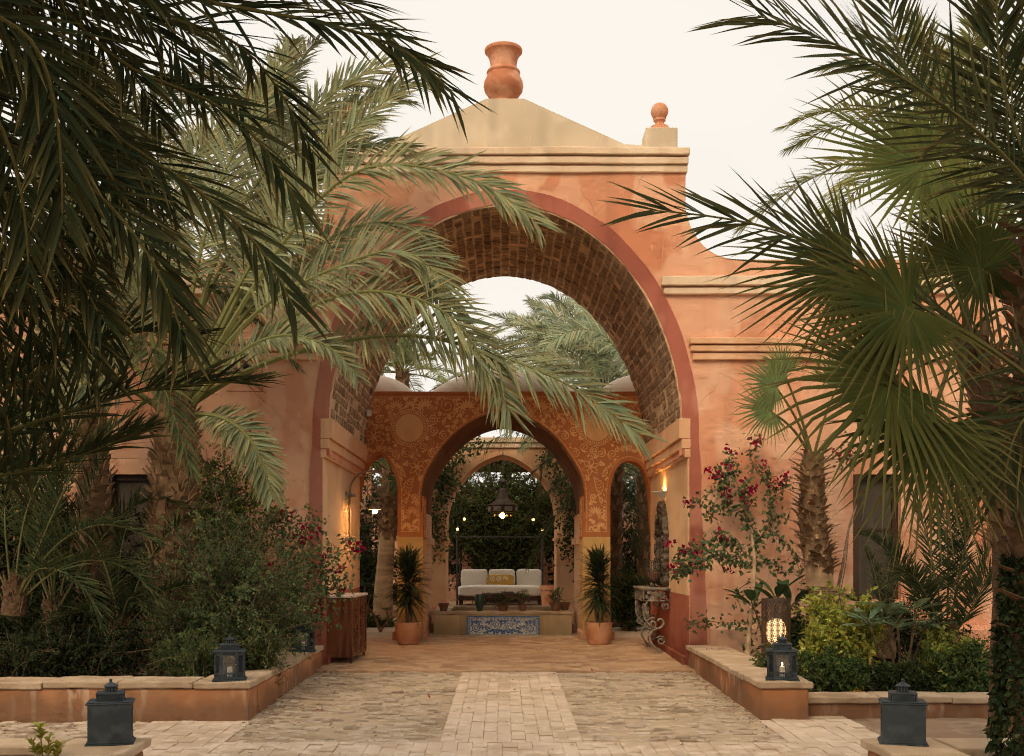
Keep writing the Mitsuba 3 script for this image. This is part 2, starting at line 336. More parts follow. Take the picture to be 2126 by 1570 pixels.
# bedding sheets
PX0, PX1 = -0.485, 0.60
pave = put('brick_pavement', cat_(grid(-9, 9, 2.0, 8.745, lambda x, y: gz(x, y) - 0.012, 36, 24), grid(-2.96, 2.96, 8.745, 13.32, lambda x, y: gz(x, y) - 0.012, 12, 24)), 'sand_joint', kind='structure')
put('dirt_ground', grid(2.965, 9, 8.745, 10.2, lambda x, y: gz(x, y) - 0.05 + 0.03 * meshkit.fbm(np.stack([x * 3, y * 3, x * 0], -1)), 60, 20), 'dirt', kind='structure')
bricks = []
def brick_run(x0, x1, y0, y1, w=0.111, l=0.2):
    ny = int(round((y1 - y0) / l)); l = (y1 - y0) / ny
    nx = int(round((x1 - x0) / w)); w = (x1 - x0) / nx
    for i in range(nx):
        off = (i % 2) * 0.5
        e = [0] + [min(max((j + off), 0), ny) for j in range(0 if off else 1, ny + 1)]
        if e[-1] < ny: e.append(ny)
        for a, b in zip(e[:-1], e[1:]):
            if b - a < 0.1: continue
            cy = y0 + (a + b) / 2 * l
            cx = x0 + (i + 0.5) * w
            bricks.append(mat(cx + rng.normal(0, 0.0012), cy, G(cy) + rng.normal(0, 0.0026), w - 0.0032 + rng.normal(0, .0008), (b - a) * l - 0.0035, 0.05, rng.normal(0, 0.005), rng.normal(0, 0.005), SLOPE + rng.normal(0, 0.005)))
brick_run(-2.9, 3.1, 7.34, 8.74)
brick_run(PX0, PX1, 8.745, 13.28)
brick_run(-2.95, -2.12, 8.745, 9.74)
brick_run(2.16, 2.95, 8.745, 9.84)
brick_run(3.1, 5.5, 7.34, 8.74)
vis = lambda M: (M[1, 3] < 8.1) * 30 + (abs(M[0, 3]) > M[1, 3] * 0.44) * 30 + M[1, 3]
bricks.sort(key=vis)
lay(pave, 'brick', bricks, [unit_block(k, 0.012, 0.035) for k in range(6)], ['paver_a', 'paver_b', 'paver_c'], 300, 'paver_a')

def cobbles(key, poly, seed):
    r = np.random.default_rng(seed)
    x0, y0, x1, y1 = poly.bounds
    out, y = [], y0
    while y < y1 - 0.02:
        h = r.uniform(0.055, 0.085)
        x = x0 - r.uniform(0, 0.1)
        while x < x1:
            w = r.uniform(0.09, 0.21)
            cx, cy = x + w / 2, y + h / 2
            if poly.contains(Point(cx, cy)) and r.random() > 0.02:
                out.append(mat(cx, min(cy, y1 - .03) + r.normal(0, 0.007), G(cy) - 0.010 + r.normal(0, 0.009), w - r.uniform(0.002, 0.012), h - r.uniform(0.0, 0.008), 0.05, r.normal(0, 0.05), r.normal(0, 0.05), SLOPE + r.normal(0, 0.10)))
            x += w
        y += h
    out.sort(key=lambda M: M[1, 3])
    lay(key, 'cobble', out, [unit_block(20 + k, 0.05, 0.13) for k in range(7)], ['cobble_a', 'cobble_b', 'cobble_c'], 300, 'cobble_a')
for i, (x0, x1, s) in enumerate([(-2.12, PX0 - 0.012, 3), (PX1 + 0.012, 2.16, 4)]):
    k = put('cobble_ground', grid(x0, x1, 8.75, 13.3, lambda x, y: gz(x, y) - 0.022 + 0.006 * np.sin(x * 9 + y * 7), 16, 40), 'sand_joint', kind='structure')
    cobbles(k, sbox(x0, 8.76, x1, 13.28), s)
k = put('cobble_ground', grid(-7, -2.96, 8.75, 9.78, lambda x, y: gz(x, y) - 0.022, 16, 10), 'sand_joint', kind='structure')
cobbles(k, sbox(-4.6, 8.76, -2.97, 9.77), 8)

# the floor of the passage: a low brick edge, then fine rows of brick
floor = put('passage_floor', grid(-2.6, 2.6, 13.3, 24, lambda x, y: gz(x, y) + 0.0, 10, 24), 'sand_joint', kind='structure')
tiles = []
for y0, y1, h in [(13.32, 17.9, 0.085)]:
    for r_ in range(int((y1 - y0) / h)):
        yy = y0 + (r_ + 0.5) * h
        x = -2.25 - rng.uniform(0, 0.2)
        while x < 2.25:
            tiles.append(mat(x + 0.1, yy, G(yy) + 0.013 + rng.normal(0, 0.0015), 0.193, h - 0.006, 0.04, rng.normal(0, 0.006), 0, SLOPE))
            x += 0.2
tiles.sort(key=lambda M: M[1, 3])
lay(floor, 'brick', tiles, [unit_block(40 + k, 0.015, 0.03) for k in range(4)], ['passage_brick'], 260, 'passage_brick')
edge = []
for x in np.arange(-2.15, 2.2, 0.105):
    if PX0 - 0.03 < x < PX1 - 0.02: continue
    edge.append(mat(x + 0.05, 13.30 + rng.normal(0, 0.004), G(13.3) + 0.016 + rng.normal(0, 0.004), 0.098, 0.055, 0.08, rng.normal(0, 0.02)))
lay(floor, 'edge_brick', edge, [unit_block(50, 0.03, 0.06)], ['passage_brick'], 60, 'passage_brick')

# ------------------------------------------------------------------ gatehouse
AX, AC, AA, AB = 0.02, 2.77, 2.10, 2.73           # arch: axis x, ellipse centre z, half width, half height
XL, XR = -2.155, 2.195                            # the passage's side faces
YF, YB = 13.8, 17.3
gate = thing('gatehouse', 'tall terracotta plaster gatehouse with a great arch under a brown brick vault', 'building')

def arch_poly(grow=0.0, zlow=-1.0, n=120):
    t0 = math.asin((2.53 - AC) / AB)
    t = np.linspace(t0, math.pi - t0, n)
    top = [(AX + (AA + grow) * math.cos(a), AC + (AB + grow) * math.sin(a)) for a in t]
    return Polygon([(XL - grow, zlow), (XR + grow, zlow), (XR + grow, 2.53), *top, (XL - grow, 2.53)]).buffer(0)
def outline():
    c = [(2.17, 6.10), (2.17, 5.46), (2.225, 5.27), (2.33, 5.09), (2.50, 4.94), (2.74, 4.862)]
    s = spline(c[1:], 14)
    right = [(2.17, 6.10)] + [tuple(p) for p in s] + [(9.5, 4.86)]
    left = [(-x + 0.03, z) for x, z in right]
    return Polygon([(9.5, -0.5)] + right[::-1] + left + [(-9.5, -0.5)]).buffer(0)
OUT = outline()
WINS = [(4.17, 4.74, 0.80, 2.30), (-4.76, -4.18, 0.80, 2.30)]
def waver(pts, amp, f, seed):
    p = np.array(pts); q = np.c_[p, np.zeros(len(p))]
    return p + np.stack([meshkit.noise(q * f, seed) - 0.5, meshkit.noise(q * f + 9, seed + 1) - 0.5], -1) * 2 * amp
open_edge = arch_poly(0.012)
facade = OUT.difference(Polygon(waver(np.array(arch_poly(0.014, n=220).exterior.coords), 0.010, 9, 2)).buffer(0))
for x0, x1, z0, z1 in WINS: facade = facade.difference(sbox(x0, z0, x1, z1))
wall = put('facade_wall', ext(facade, YF, YF + 0.2), 'terracotta_plaster', parent=gate)
# maroon painted border round the arch, a coat of plaster 8 mm thick
inner = Polygon(waver(np.array(arch_poly(0.018, n=220).exterior.coords), 0.010, 9, 2)).buffer(0)
t = np.linspace(0, math.pi, 140)
outer = [(AX + 2.31 * math.cos(a), AC + 2.925 * math.sin(a)) for a in t]
outer = Polygon([(2.44, 0.0), (2.39, 1.5), *outer, (-2.345, 1.5), (-2.39, 0.0)])
outer = Polygon(waver(np.array(outer.segmentize(0.08).exterior.coords), 0.012, 3, 6)).buffer(0)
put('arch_border', ext(outer.difference(inner).intersection(sbox(-4, 0.02, 4, 7)), YF - 0.008, YF), 'maroon_band', parent=gate, label='dark red painted border round the great arch')
# masses behind the facade
mass = sbox(-3.2, -0.3, 3.25, 6.05).intersection(OUT.buffer(-0.03)).difference(arch_poly(0.035))
put('masonry_core', ext(mass, YF + 0.2, YB), 'terracotta_plaster', parent=gate)
for s, (x0, x1) in enumerate([(3.26, 9.5), (-9.5, -3.21)]):
    put('wing_block', bx(x0, x1, YF + 0.34, YB, -0.3, 4.5), 'terracotta_plaster', parent=gate)
    cut = sbox(x0, -0.3, x1, 4.4)
    for a, b, z0, z1 in WINS: cut = cut.difference(sbox(a - 0.01, z0 - 0.01, b + 0.01, z1 + 0.01))
    put('wing_wall', ext(cut, YF + 0.2, YF + 0.34), 'terracotta_plaster', parent=gate)
# lining of the vault (mortar) and its mud bricks
ring = arch_poly(0.034, 2.96, 160).intersection(sbox(-4, 2.96, 4, 7)).difference(arch_poly(0.0, 2.5, 160))
vault = put('vault', ext(ring, YF + 0.006, YB), 'mud_mortar', parent=gate, label='brown mud brick barrel vault')
# arc length table of the ellipse from the right springing to the left
t0 = math.asin((2.975 - AC) / AB)
tt = np.linspace(t0, math.pi - t0, 4000)
ex, ez = AX + AA * np.cos(tt), AC + AB * np.sin(tt)
al = np.r_[0, np.cumsum(np.hypot(np.diff(ex), np.diff(ez)))]
rows = int(al[-1] / 0.118)
vb = []
vr = np.random.default_rng(11)
for i in range(rows):
    s = (i + 0.5) * al[-1] / rows
    a = np.interp(s, al, tt)
    c = np.array([AX + AA * math.cos(a), AC + AB * math.sin(a)])
    tg = unit(np.array([-AA * math.sin(a), AB * math.cos(a)])); nr = np.array([-tg[1], tg[0]])   # nr points to the inside
    y = YF + 0.012 - (0.09 if i % 2 else 0.0) * vr.uniform(0.4, 1.4)
    while y < YB - 0.05:
        l = vr.uniform(0.13, 0.25)
        ya, yb = max(y, YF + 0.012), min(y + l, YB - 0.004)
        if yb - ya > 0.05:
            gx = vr.uniform(0.010, 0.040); gt = vr.uniform(0.010, 0.046)
            M = np.eye(4)
            dep = 0.022 + vr.normal(0, 0.0045)
            M[:3, 0] = np.array([tg[0], 0, tg[1]]) * (al[-1] / rows - gt)
            M[:3, 1] = np.array([0, 1, 0]) * (yb - ya - gx)
            M[:3, 2] = np.array([nr[0], 0, nr[1]]) * 0.05
            if vr.random() < 0.09: dep -= 0.02
            M[:3, 3] = np.array([c[0], (ya + yb) / 2, c[1]]) + np.array([nr[0], 0, nr[1]]) * (dep - 0.013)
            vb.append(M)
        y += l
vb.sort(key=lambda M: M[1, 3] + 0.35 * abs(M[2, 3] - 4.2))
lay(vault, 'brick', vb, [unit_block(60 + k, 0.035, 0.07) for k in range(7)], ['mud_brick_a', 'mud_brick_b', 'mud_brick_b'], 300, 'mud_brick_a')
# inner faces of the passage with their stepped corbels
for s in (-1, 1):
    xs_ = XL if s < 0 else XR
    def side(d0, d1, y0, y1, z0, z1):
        """a block from d0 to d1 metres inside the pier face"""
        a, b = xs_ - s * d1, xs_ - s * d0
        return bx(min(a, b), max(a, b), y0, y1, z0, z1, 0.006)
    put('pier_face', side(-0.034, 0.0, YF + 0.004, YB, -0.2, 2.50), 'pier_plaster', parent=gate)
    put('corbel', side(-0.034, 0.038, YF - 0.012, YB, 2.497, 2.60), 'peach_plaster', parent=gate)
    put('corbel', side(-0.034, 0.072, YF - 0.016, YB, 2.605, 2.72), 'peach_plaster', parent=gate)
    put('corbel', side(-0.034, 0.104, YF - 0.010, YB, 2.725, 2.97), 'peach_plaster', parent=gate)
    put('skirting', side(0.0, 0.045, YF + 0.1, YB - 0.02, -0.1, 0.12), 'pier_plaster', parent=gate)
# cornices of the gate: three steps in front and at the side
k13 = 13.8 / FPX
zpy = lambda py: CZ - (py - VY) * k13
for a, b, pr in [(311, 326, 0.10), (329, 343, 0.07), (346, 360, 0.04)]:
    put('cornice', roughen(roughen(dense(bx(-2.20 + 0.03 - pr * 0.3, 2.17 + pr * 0.3 + 0.01, YF - pr, YF + 0.55, zpy(b), zpy(a), 0.008), 0.14), 0.006, 1.3, a), 0.003, 9.0, 4), 'cream_trim', parent=gate)
put('parapet_core', bx(-2.13, 2.15, YF + 0.01, YF + 0.52, 5.9, zpy(311) - 0.01), 'cream_trim', parent=gate)
# stepped gable above the cornice with two end posts
gp = [(985, 201), (1088, 201), (1285, 290), (1298, 296), (1341, 298.5)]
gpts = [((px - 1046) * k13, zpy(py)) for px, py in gp]
lpts = [(-x + 0.03, z) for x, z in gpts[1:]][::-1]
gable = Polygon(lpts + gpts[1:] + [(2.05, zpy(311.5)), (-2.02, zpy(311.5))]).buffer(0)
put('gable', ext(gable, YF + 0.06, YF + 0.46), 'grey_render', parent=gate, label='grey plaster gable with sloping shoulders')
for s in (1, -1):
    xc = (1374.5 - 1046) * k13 if s > 0 else -(1374.5 - 1046) * k13 + 0.03
    put('end_post', bx(xc - 0.19, xc + 0.19, YF + 0.02, YF + 0.42, zpy(311) - 0.004, zpy(263), 0.01), 'grey_render', parent=gate)
# string courses of the wings
for s in (1, -1):
    def run(px0, a, b, pr, m):
        x0 = (px0 - 1046) * k13
        x0, x1 = (x0, 9.4) if s > 0 else (-9.4, -x0 + 0.03)
        mm = dense(bx(x0, x1, YF - pr, YF + 0.02, zpy(b), zpy(a), 0.008), 0.16)
        put('string_course', roughen(roughen(mm, 0.008, 1.1, int(a)), 0.003, 9.0, 3), m, parent=gate)
    run(1372, 577, 596, 0.10, 'cream_trim'); run(1377, 598.5, 612, 0.06, 'cream_trim')
    run(1429, 704, 717, 0.11, 'peach_plaster'); run(1433, 719.5, 732, 0.08, 'peach_plaster'); run(1437, 734.5, 749, 0.05, 'peach_plaster')
# low ledge along the foot of the wings
for x0, x1 in ((2.46, 9.4), (-9.4, -2.42)):
    mm = dense(bx(x0, x1, YF - 0.16, YF + 0.01, -0.3, 0.50, 0.05), 0.25)
    put('wall_ledge', roughen(mm, 0.012, 2.5, 4), 'terracotta_plaster', parent=gate)
# windows: dark frame, mullion and insect screen
for x0, x1, z0, z1 in WINS:
    f = put('window', ext(sbox(x0, z0, x1, z1).difference(sbox(x0 + 0.07, z0 + 0.07, x1 - 0.07, z1 - 0.07)), YF + 0.10, YF + 0.19), 'dark_wood', parent=gate)
    put('transom', bx(x0 + 0.07, x1 - 0.07, YF + 0.125, YF + 0.16, z0 + 0.83, z0 + 0.855), 'dark_wood', parent=f)
    put('screen', bx(x0 + 0.07, x1 - 0.07, YF + 0.148, YF + 0.155, z0 + 0.07, z1 - 0.07), 'window_screen', parent=f)
    put('shutter', bx(x0 - 0.0, x0 + 0.07, YF + 0.01, YF + 0.10, z0 + 0.001, z1 - 0.001), 'dark_wood', parent=f)
sp_ = thing('wall_spotlight', 'small black spotlight on the wall left of the arch, with its thin cable run', 'spotlight')
q_ = at(513, 770, YF - 0.05)
put('head', tube([q_ + (0.0, 0.02, 0.0), q_ + (0.03, -0.10, 0.02)], [0.045, 0.052], 16), 'black_void', parent=sp_, smooth=40)
put('plate', lathe([(0, 0), (0.06, 0), (0.06, 0.02), (0, 0.02)], n=20).apply_transform(np.array([[1, 0, 0, q_[0] - 0.02], [0, 0, -1, YF - 0.001], [0, 1, 0, q_[2] - 0.05], [0, 0, 0, 1.0]])), 'white_plastic', parent=sp_)
put('cable', tube([(at(545, 0, YF)[0], YF - 0.004, zpy(752)), (at(545, 0, YF)[0], YF - 0.004, zpy(813)), (at(470, 0, YF)[0], YF - 0.004, zpy(812))], 0.006, 5), 'maroon_band', parent=sp_)
sw = thing('junction_box', 'small white junction box fixed to the left foot of the brick vault', 'junction box')
p = at(763, 858, 16.9); sx_ = AX - AA * math.sqrt(1 - ((p[2] - AC) / AB) ** 2)
put('case', bx(sx_ + 0.02, sx_ + 0.075, 16.85, 16.95, p[2] - 0.045, p[2] + 0.045, 0.006), 'white_plastic', parent=sw)
put('lid', bx(sx_ + 0.0755, sx_ + 0.084, 16.857, 16.943, p[2] - 0.038, p[2] + 0.038, 0.003), 'white_plastic', parent=sw)
# urn and ball finials on the gable
def urn_profile():
    pr = [(0, 201), (23, 201), (23, 197), (21.5, 194), (24, 189), (33, 182), (40, 172), (42, 162), (40.5, 152), (35, 142), (33.8, 137), (35.5, 133.5), (34.5, 130), (29, 126), (27.5, 122), (28.5, 112), (31, 101), (36, 93.5), (39.5, 90), (40, 85), (38.5, 82.5), (35.5, 83.5), (29, 95), (25, 120), (0, 130)]
    return [(r * k13, zpy(y)) for r, y in pr]
tag(put('urn', lathe(urn_profile(), (-0.004, YF + 0.26, 0), 56), 'terracotta_urn', smooth=35), 'big terracotta urn with a flared neck on the peak of the gable', 'urn')
def ball_finial(xc, lab):
    t = thing('ball_finial', lab, 'finial', 'ball finials on the end posts')
    z = zpy
    put('base', lathe([(0, z(263)), (26.5 * k13, z(263)), (26.5 * k13, z(258.5)), (24 * k13, z(256)), (20 * k13, z(254)), (19 * k13, z(250)), (11 * k13, z(248)), (9 * k13, z(243)), (10 * k13, z(239.5)), (13 * k13, z(237)), (12.5 * k13, z(233.5)), (14 * k13, z(232)), (9 * k13, z(229)), (0, z(229))], (xc, YF + 0.22, 0), 40), 'terracotta_urn', parent=t, smooth=35)
    b = roughen(lathe([(18.5 * k13 * math.sin(a), z(217.5) - 18.5 * k13 * math.cos(a)) for a in np.linspace(0.02, math.pi - 0.02, 28)], (xc, YF + 0.22, 0), 40), 0.0025, 9, 3)
    put('ball', b, 'terracotta_urn', parent=t, smooth=True)
ball_finial((1374.5 - 1046) * k13, 'terracotta ball finial on the clear right end post of the gable')
ball_finial(-(1374.5 - 1046) * k13 + 0.03, 'terracotta ball finial on the left end post half hidden by palm fronds')
# ------------------------------------------------------------------ painted arcade across the passage
YW = 17.3
kw = YW / FPX
def wp(px, py): return ((px - VX) * kw, CZ - (py - VY) * kw)

def scroll(c, r, turns, a0, s=1, w=0.011):
    t = np.linspace(0, 1, 46)
    ang = a0 + s * t * turns * 2 * math.pi
    rr = r * (1 - 0.80 * t)
    line = np.c_[c[0] + rr * np.cos(ang), c[1] + rr * np.sin(ang)]
    parts = [LineString(line).buffer(w * 0.5, quad_segs=3), Point(*line[-1]).buffer(w * 0.95, quad_segs=4)]
    return union_all(parts)
def petal(c, a, l, w):
    t = np.linspace(0, 1, 9)
    hw = w * np.sin(np.pi * t ** 0.75)
    d = np.array([math.cos(a), math.sin(a)]); n = np.array([-d[1], d[0]])
    c = np.array(c)
    return Polygon(np.vstack([c + d * (t * l)[:, None] + n * hw[:, None], (c + d * (t * l)[:, None] - n * hw[:, None])[::-1]])).buffer(0)
def ringed(poly, w):
    return poly.difference(poly.buffer(-w))
def palmette(c, r, a, k=7, w=0.011):
    out = []
    for i in range(k):
        b = a + (i - (k - 1) / 2) * 2.5 / k
        out.append(petal(np.array(c) + 0.16 * r * np.array([math.cos(b), math.sin(b)]), b, r * 0.84, r * 0.105))
    for s in (1, -1):
        b = a + s * 1.9
        out.append(scroll((c[0] + 0.5 * r * math.cos(b), c[1] + 0.5 * r * math.sin(b)), 0.30 * r, 1.2, b + math.pi, s, w))
    return union_all(out)
def leaf_motif(c, r, a, w=0.011):
    t = np.linspace(0, 1, 40)
    hw = r * 0.36 * np.sin(np.pi * t ** 0.8) * (1 + 0.28 * np.abs(np.sin(t * 17)))
    d = np.array([math.cos(a), math.sin(a)]); n = np.array([-d[1], d[0]])
    bend = 0.25 * r * np.sin(np.pi * t)
    mid = np.array(c) + d * ((t * 2 - 1) * r)[:, None] + n * bend[:, None]
    p = Polygon(np.vstack([mid + n * hw[:, None], (mid - n * hw[:, None])[::-1]])).buffer(0)
    out = [ringed(p, w * 0.9)]
    for i in range(6, 36, 6):
        for s in (1, -1):
            out.append(petal(mid[i], a + s * 0.9, hw[i] * 0.75, w * 0.5))
    return union_all(out)
def flower_motif(c, r, a, w=0.011, k=6):
    out = [ringed(petal(np.array(c), a + i * 2 * math.pi / k, r, r * 0.25), w * 0.8) for i in range(k)]
    return union_all(out + [Point(*c).buffer(r * 0.16)])
def s_curl(c, r, a, w=0.011):
    d = np.array([math.cos(a), math.sin(a)])
    p1, p2 = np.array(c) + d * r * 0.55, np.array(c) - d * r * 0.55
    return union_all([scroll(p1, r * 0.48, 1.5, a + math.pi / 2, 1, w), scroll(p2, r * 0.48, 1.5, a - math.pi / 2, 1, w), petal(np.array(c) + d * r * 0.2, a + 1.4, r * 0.6, r * 0.1), petal(np.array(c) - d * r * 0.2, a - 1.75, r * 0.6, r * 0.1)])
def ornament(region, seed, radii, w):
    """scrolls, palmettes, leaves and flowers packed into the region, ever smaller into what is left"""
    r = np.random.default_rng(seed)
    x0, y0, x1, y1 = region.bounds
    spots, out = [], []
    for rad, tries in radii:
        safe = region.buffer(-rad * 0.82)
        if safe.is_empty: continue
        for _ in range(tries):
            c = np.array([r.uniform(x0, x1), r.uniform(y0, y1)])
            if not safe.contains(Point(*c)) or any(np.hypot(*(c - s_)) < (rad + q) * 0.88 for s_, q in spots): continue
            spots.append((c, rad))
            a = r.uniform(0, 2 * math.pi)
            k = r.choice(5, p=[0.30, 0.22, 0.14, 0.10, 0.24]) if rad > 3.2 * w else r.choice([0, 0, 5, 5])
            if k == 0: m = union_all([scroll(c, rad * 0.95, 1.9, a, r.choice([-1, 1]), w)] + [petal(c + rad * 0.7 * np.array([math.cos(a + q), math.sin(a + q)]), a + q + 0.7, rad * 0.42, rad * 0.09) for q in (2.0, 3.2, 4.4)])
            elif k == 1: m = palmette(c - 0.3 * rad * np.array([0, 1]), rad * 1.15, math.pi / 2 + r.normal(0, 0.5), 7, w)
            elif k == 2: m = leaf_motif(c, rad, r.choice([1.2, 1.9, 0.8]), w)
            elif k == 3: m = flower_motif(c, rad, a, w, r.choice([6, 7]))
            elif k == 4: m = s_curl(c, rad, a, w)
            else: m = petal(c - rad * 0.8 * np.array([math.cos(a), math.sin(a)]), a, rad * 1.6, rad * 0.33)
            out.append(m)
    return union_all(out).intersection(region).buffer(0)

arcade = thing('painted_arcade', 'rust red wall with three arches and peach scrollwork at the back of the great arch', 'arcade wall')
cen = [(878, 1345), (878, 1080), (879.5, 1020), (886, 990), (898, 966), (919, 934), (950, 901), (990, 874), (1022, 863), (1045, 860), (1070, 864), (1100, 874), (1140, 900), (1170, 934), (1191, 966), (1203, 990), (1209, 1020), (1210, 1080), (1210, 1345)]
sl = [(700, 1345), (738, 1080), (745, 1015), (751, 985), (762, 965), (776, 951), (787, 944.5), (798, 951), (810, 967), (820, 988), (824.5, 1010), (825.5, 1040), (824, 1345)]
sr = [(1268, 1345), (1267, 1040), (1269, 1008), (1277, 980), (1288, 964), (1301, 957), (1318, 959), (1332, 968), (1341, 985), (1348, 1010), (1354, 1080), (1390, 1345)]
def curve_poly(pts, lo):
    w = [wp(*p) for p in pts]
    body = spline(np.c_[np.array(w[1:-1]), np.zeros(len(w) - 2)], 90)[:, :2]
    return Polygon([(w[0][0], lo), *map(tuple, body), (w[-1][0], lo)]).buffer(0)
PC, PL, PR = (curve_poly(q, -0.4) for q in (cen, sl, sr))
ZT = wp(0, 816)[1]
full = sbox(-2.55, 0.0, 2.6, ZT)
front = full.difference(union_all([PC, PL, PR]))
zpaint = wp(0, 1115)[1]
YT = 19.4                                         # back of the deep central arch
thin = front.intersection(sbox(-3, zpaint, 3, 5))
put('arch_lining', ext(thin.intersection(PC.buffer(0.03)).intersection(sbox(-3, 1.98, 3, 5)), YW + 0.03, YW + 0.418), 'soffit_shade', parent=arcade)  # underside of the front arch, its shade coloured in
put('painted_wall', ext(thin.difference(PC.buffer(0.031).intersection(sbox(-3, 1.979, 3, 5))), YW + 0.003, YW + 0.42), 'pattern_red', parent=arcade, label='rust red wall painted with peach scrolls')
for g_ in front.intersection(sbox(-3, 0, 3, zpaint)).geoms:
    put('pillar_foot', ext(g_, YW + 0.006, YW + 0.42), 'ochre_plaster', parent=arcade, label='ochre yellow foot of a painted pillar')
# scrollwork, as a coat of paint
edge_w = 0.055
reg = front.intersection(sbox(-2.16, zpaint + 0.02, 2.21, ZT)).buffer(-edge_w, join_style=2)
med = [wp(850, 889), wp(1239, 887)]
R1, R2 = 29 * kw, 38 * kw
for c in med: reg = reg.difference(Point(*c).buffer(R2))
halfL = reg.intersection(sbox(-3, 0, 0.0, 5))
orn = ornament(halfL, 4, [(0.15, 700), (0.12, 1200), (0.09, 2200), (0.068, 3400), (0.05, 4600), (0.034, 6000), (0.023, 8000), (0.015, 8000)], 0.0135)
orn = union_all([orn, affinity.scale(orn, -1, 1, origin=(0.0, 0))]).intersection(reg)
thread = reg.difference(reg.buffer(-0.009))
put('scrollwork', ext(union_all([orn, thread]), YW, YW + 0.003), 'pattern_peach', parent=arcade, kind='stuff')
for c in med:
    m = put('medallion', ext(Point(*c).buffer(R1, quad_segs=24), YW - 0.001, YW + 0.003), 'medallion_plaster', parent=arcade)
    links = union_all([ringed(affinity.rotate(affinity.scale(Point(c[0] + (R1 + R2) / 2 * math.cos(a), c[1] + (R1 + R2) / 2 * math.sin(a)).buffer(0.034), 1, 0.62), math.degrees(a), origin='centroid'), 0.010) for a in np.arange(44) * 2 * math.pi / 44])
    ring_ = Point(*c).buffer(R2, quad_segs=24).difference(Point(*c).buffer(R1 + 0.004, quad_segs=24)).difference(links)
    put('chain_ring', ext(ring_, YW - 0.0005, YW + 0.003), 'pattern_peach', parent=m)
# the deep arch behind: side walls, soffit, painted strip on the reveal
# (kept clear of the side arches: only as wide as the pillars)
deep = full.intersection(sbox(-1.60, 0, 1.59, ZT)).difference(PC).difference(PL.buffer(0.02)).difference(PR.buffer(0.02))
for g_ in deep.intersection(sbox(-3, 0, 3, 1.98)).geoms:
    put('deep_pier', ext(g_, YW + 0.42, YT), 'peach_plaster', parent=arcade)
put('soffit', ext(deep.intersection(sbox(-3, 1.984, 3, 5)), YW + 0.42, YT), 'soffit_shade', parent=arcade, label='soffit of the middle arch, its shade put into a dark brown colour')
for s, xj in ((1, wp(878, 0)[0]), (-1, wp(1210, 0)[0])):
    def rv(d, y0, y1, z0, z1): return bx(min(xj - s * 0.02, xj + s * d), max(xj - s * 0.02, xj + s * d), y0, y1, z0, z1, 0.003)
    strip = put('reveal_panel', rv(0.006, YW + 0.02, YW + 0.66, zpaint - 0.03, 2.22), 'pattern_red', parent=arcade)
    o = ornament(sbox(YW + 0.05, zpaint, YW + 0.63, 2.19), 31, [(0.15, 200), (0.1, 300), (0.06, 600), (0.035, 900)], 0.016)
    m = ext(o, 0, 0.003); v = m.vertices
    m = trimesh.Trimesh(np.c_[xj + s * (0.0062 + v[:, 1]), v[:, 0], v[:, 2]], m.faces if s > 0 else m.faces[:, ::-1], process=False)
    put('scrollwork', m, 'pattern_peach', parent=strip, kind='stuff')
    put('impost', rv(0.05, YW + 0.70, YT - 0.03, 1.50, 1.60), 'peach_plaster', parent=arcade)
    xb0, xb1 = (-1.66, xj + 0.05) if s > 0 else (xj - 0.05, 1.65)
    put('plinth', bx(xb0, xb1, YW - 0.10, YW + 0.62, 0.0, 0.19, 0.012), 'terracotta_plaster', parent=arcade)
    put('plinth', bx(xj - 0.05 if s < 0 else xj - 0.2, xj + 0.2 if s < 0 else xj + 0.06, YT - 0.4, YT + 0.04, 0.0, 0.20, 0.012), 'terracotta_plaster', parent=arcade)
put('roof_slab', bx(-2.5, 2.55, YW + 0.42, YT + 0.1, ZT - 0.16, ZT - 0.005), 'dome_plaster', parent=arcade)
put('coping', roughen(dense(bx(-2.55, 2.6, YW - 0.015, YW + 0.45, ZT - 0.028, ZT + 0.02, 0.008), 0.2), 0.004, 4), 'pattern_red', parent=arcade)
def dome(cx, cy, rx, h):
    pr = [(rx * math.cos(a), ZT + h * math.sin(a)) for a in np.linspace(0, math.pi / 2, 20)]
    m = lathe(pr, (cx, cy, 0), 48)
    put('dome', roughen(m, 0.012, 2.0, 7), 'dome_plaster', parent=arcade, smooth=True)
dome(0.02, YW + 1.35, 1.28, 0.50); dome(-2.25, YW + 0.95, 0.86, 0.42); dome(2.30, YW + 0.95, 0.86, 0.42)

# ------------------------------------------------------------------ basin with a tiled front
B0, B1, BY, BZ = -1.125, 1.095, 18.5, 0.42
basin = thing('fountain_basin', 'low raised basin with a blue and white tile front between the painted pillars', 'basin')
put('front_wall', bx(B0, B1, BY, BY + 0.22, 0.0, BZ - 0.04, 0.006), 'basin_render', parent=basin)
put('side_wall', bx(B0, B0 + 0.2, BY + 0.22, BY + 1.9, 0.0, BZ - 0.04, 0.006), 'basin_render', parent=basin)
put('side_wall', bx(B1 - 0.2, B1, BY + 0.22, BY + 1.9, 0.0, BZ - 0.04, 0.006), 'basin_render', parent=basin)
put('back_wall', bx(B0, B1, BY + 1.9, BY + 2.1, 0.0, BZ - 0.02, 0.006), 'basin_render', parent=basin)
rim = sbox(B0 - 0.02, BY - 0.02, B1 + 0.02, BY + 2.12).difference(sbox(B0 + 0.24, BY + 0.25, B1 - 0.24, BY + 1.88))
rm = trimesh.creation.extrude_polygon(rim, 0.045, engine='earcut'); rm.apply_translation((0, 0, BZ - 0.04))
put('rim', roughen(dense(rm, 0.12), 0.005, 6, 2), 'coping_stone', parent=basin)
put('water', bx(B0 + 0.2, B1 - 0.2, BY + 0.22, BY + 1.9, 0.1, BZ - 0.10), 'water', parent=basin)
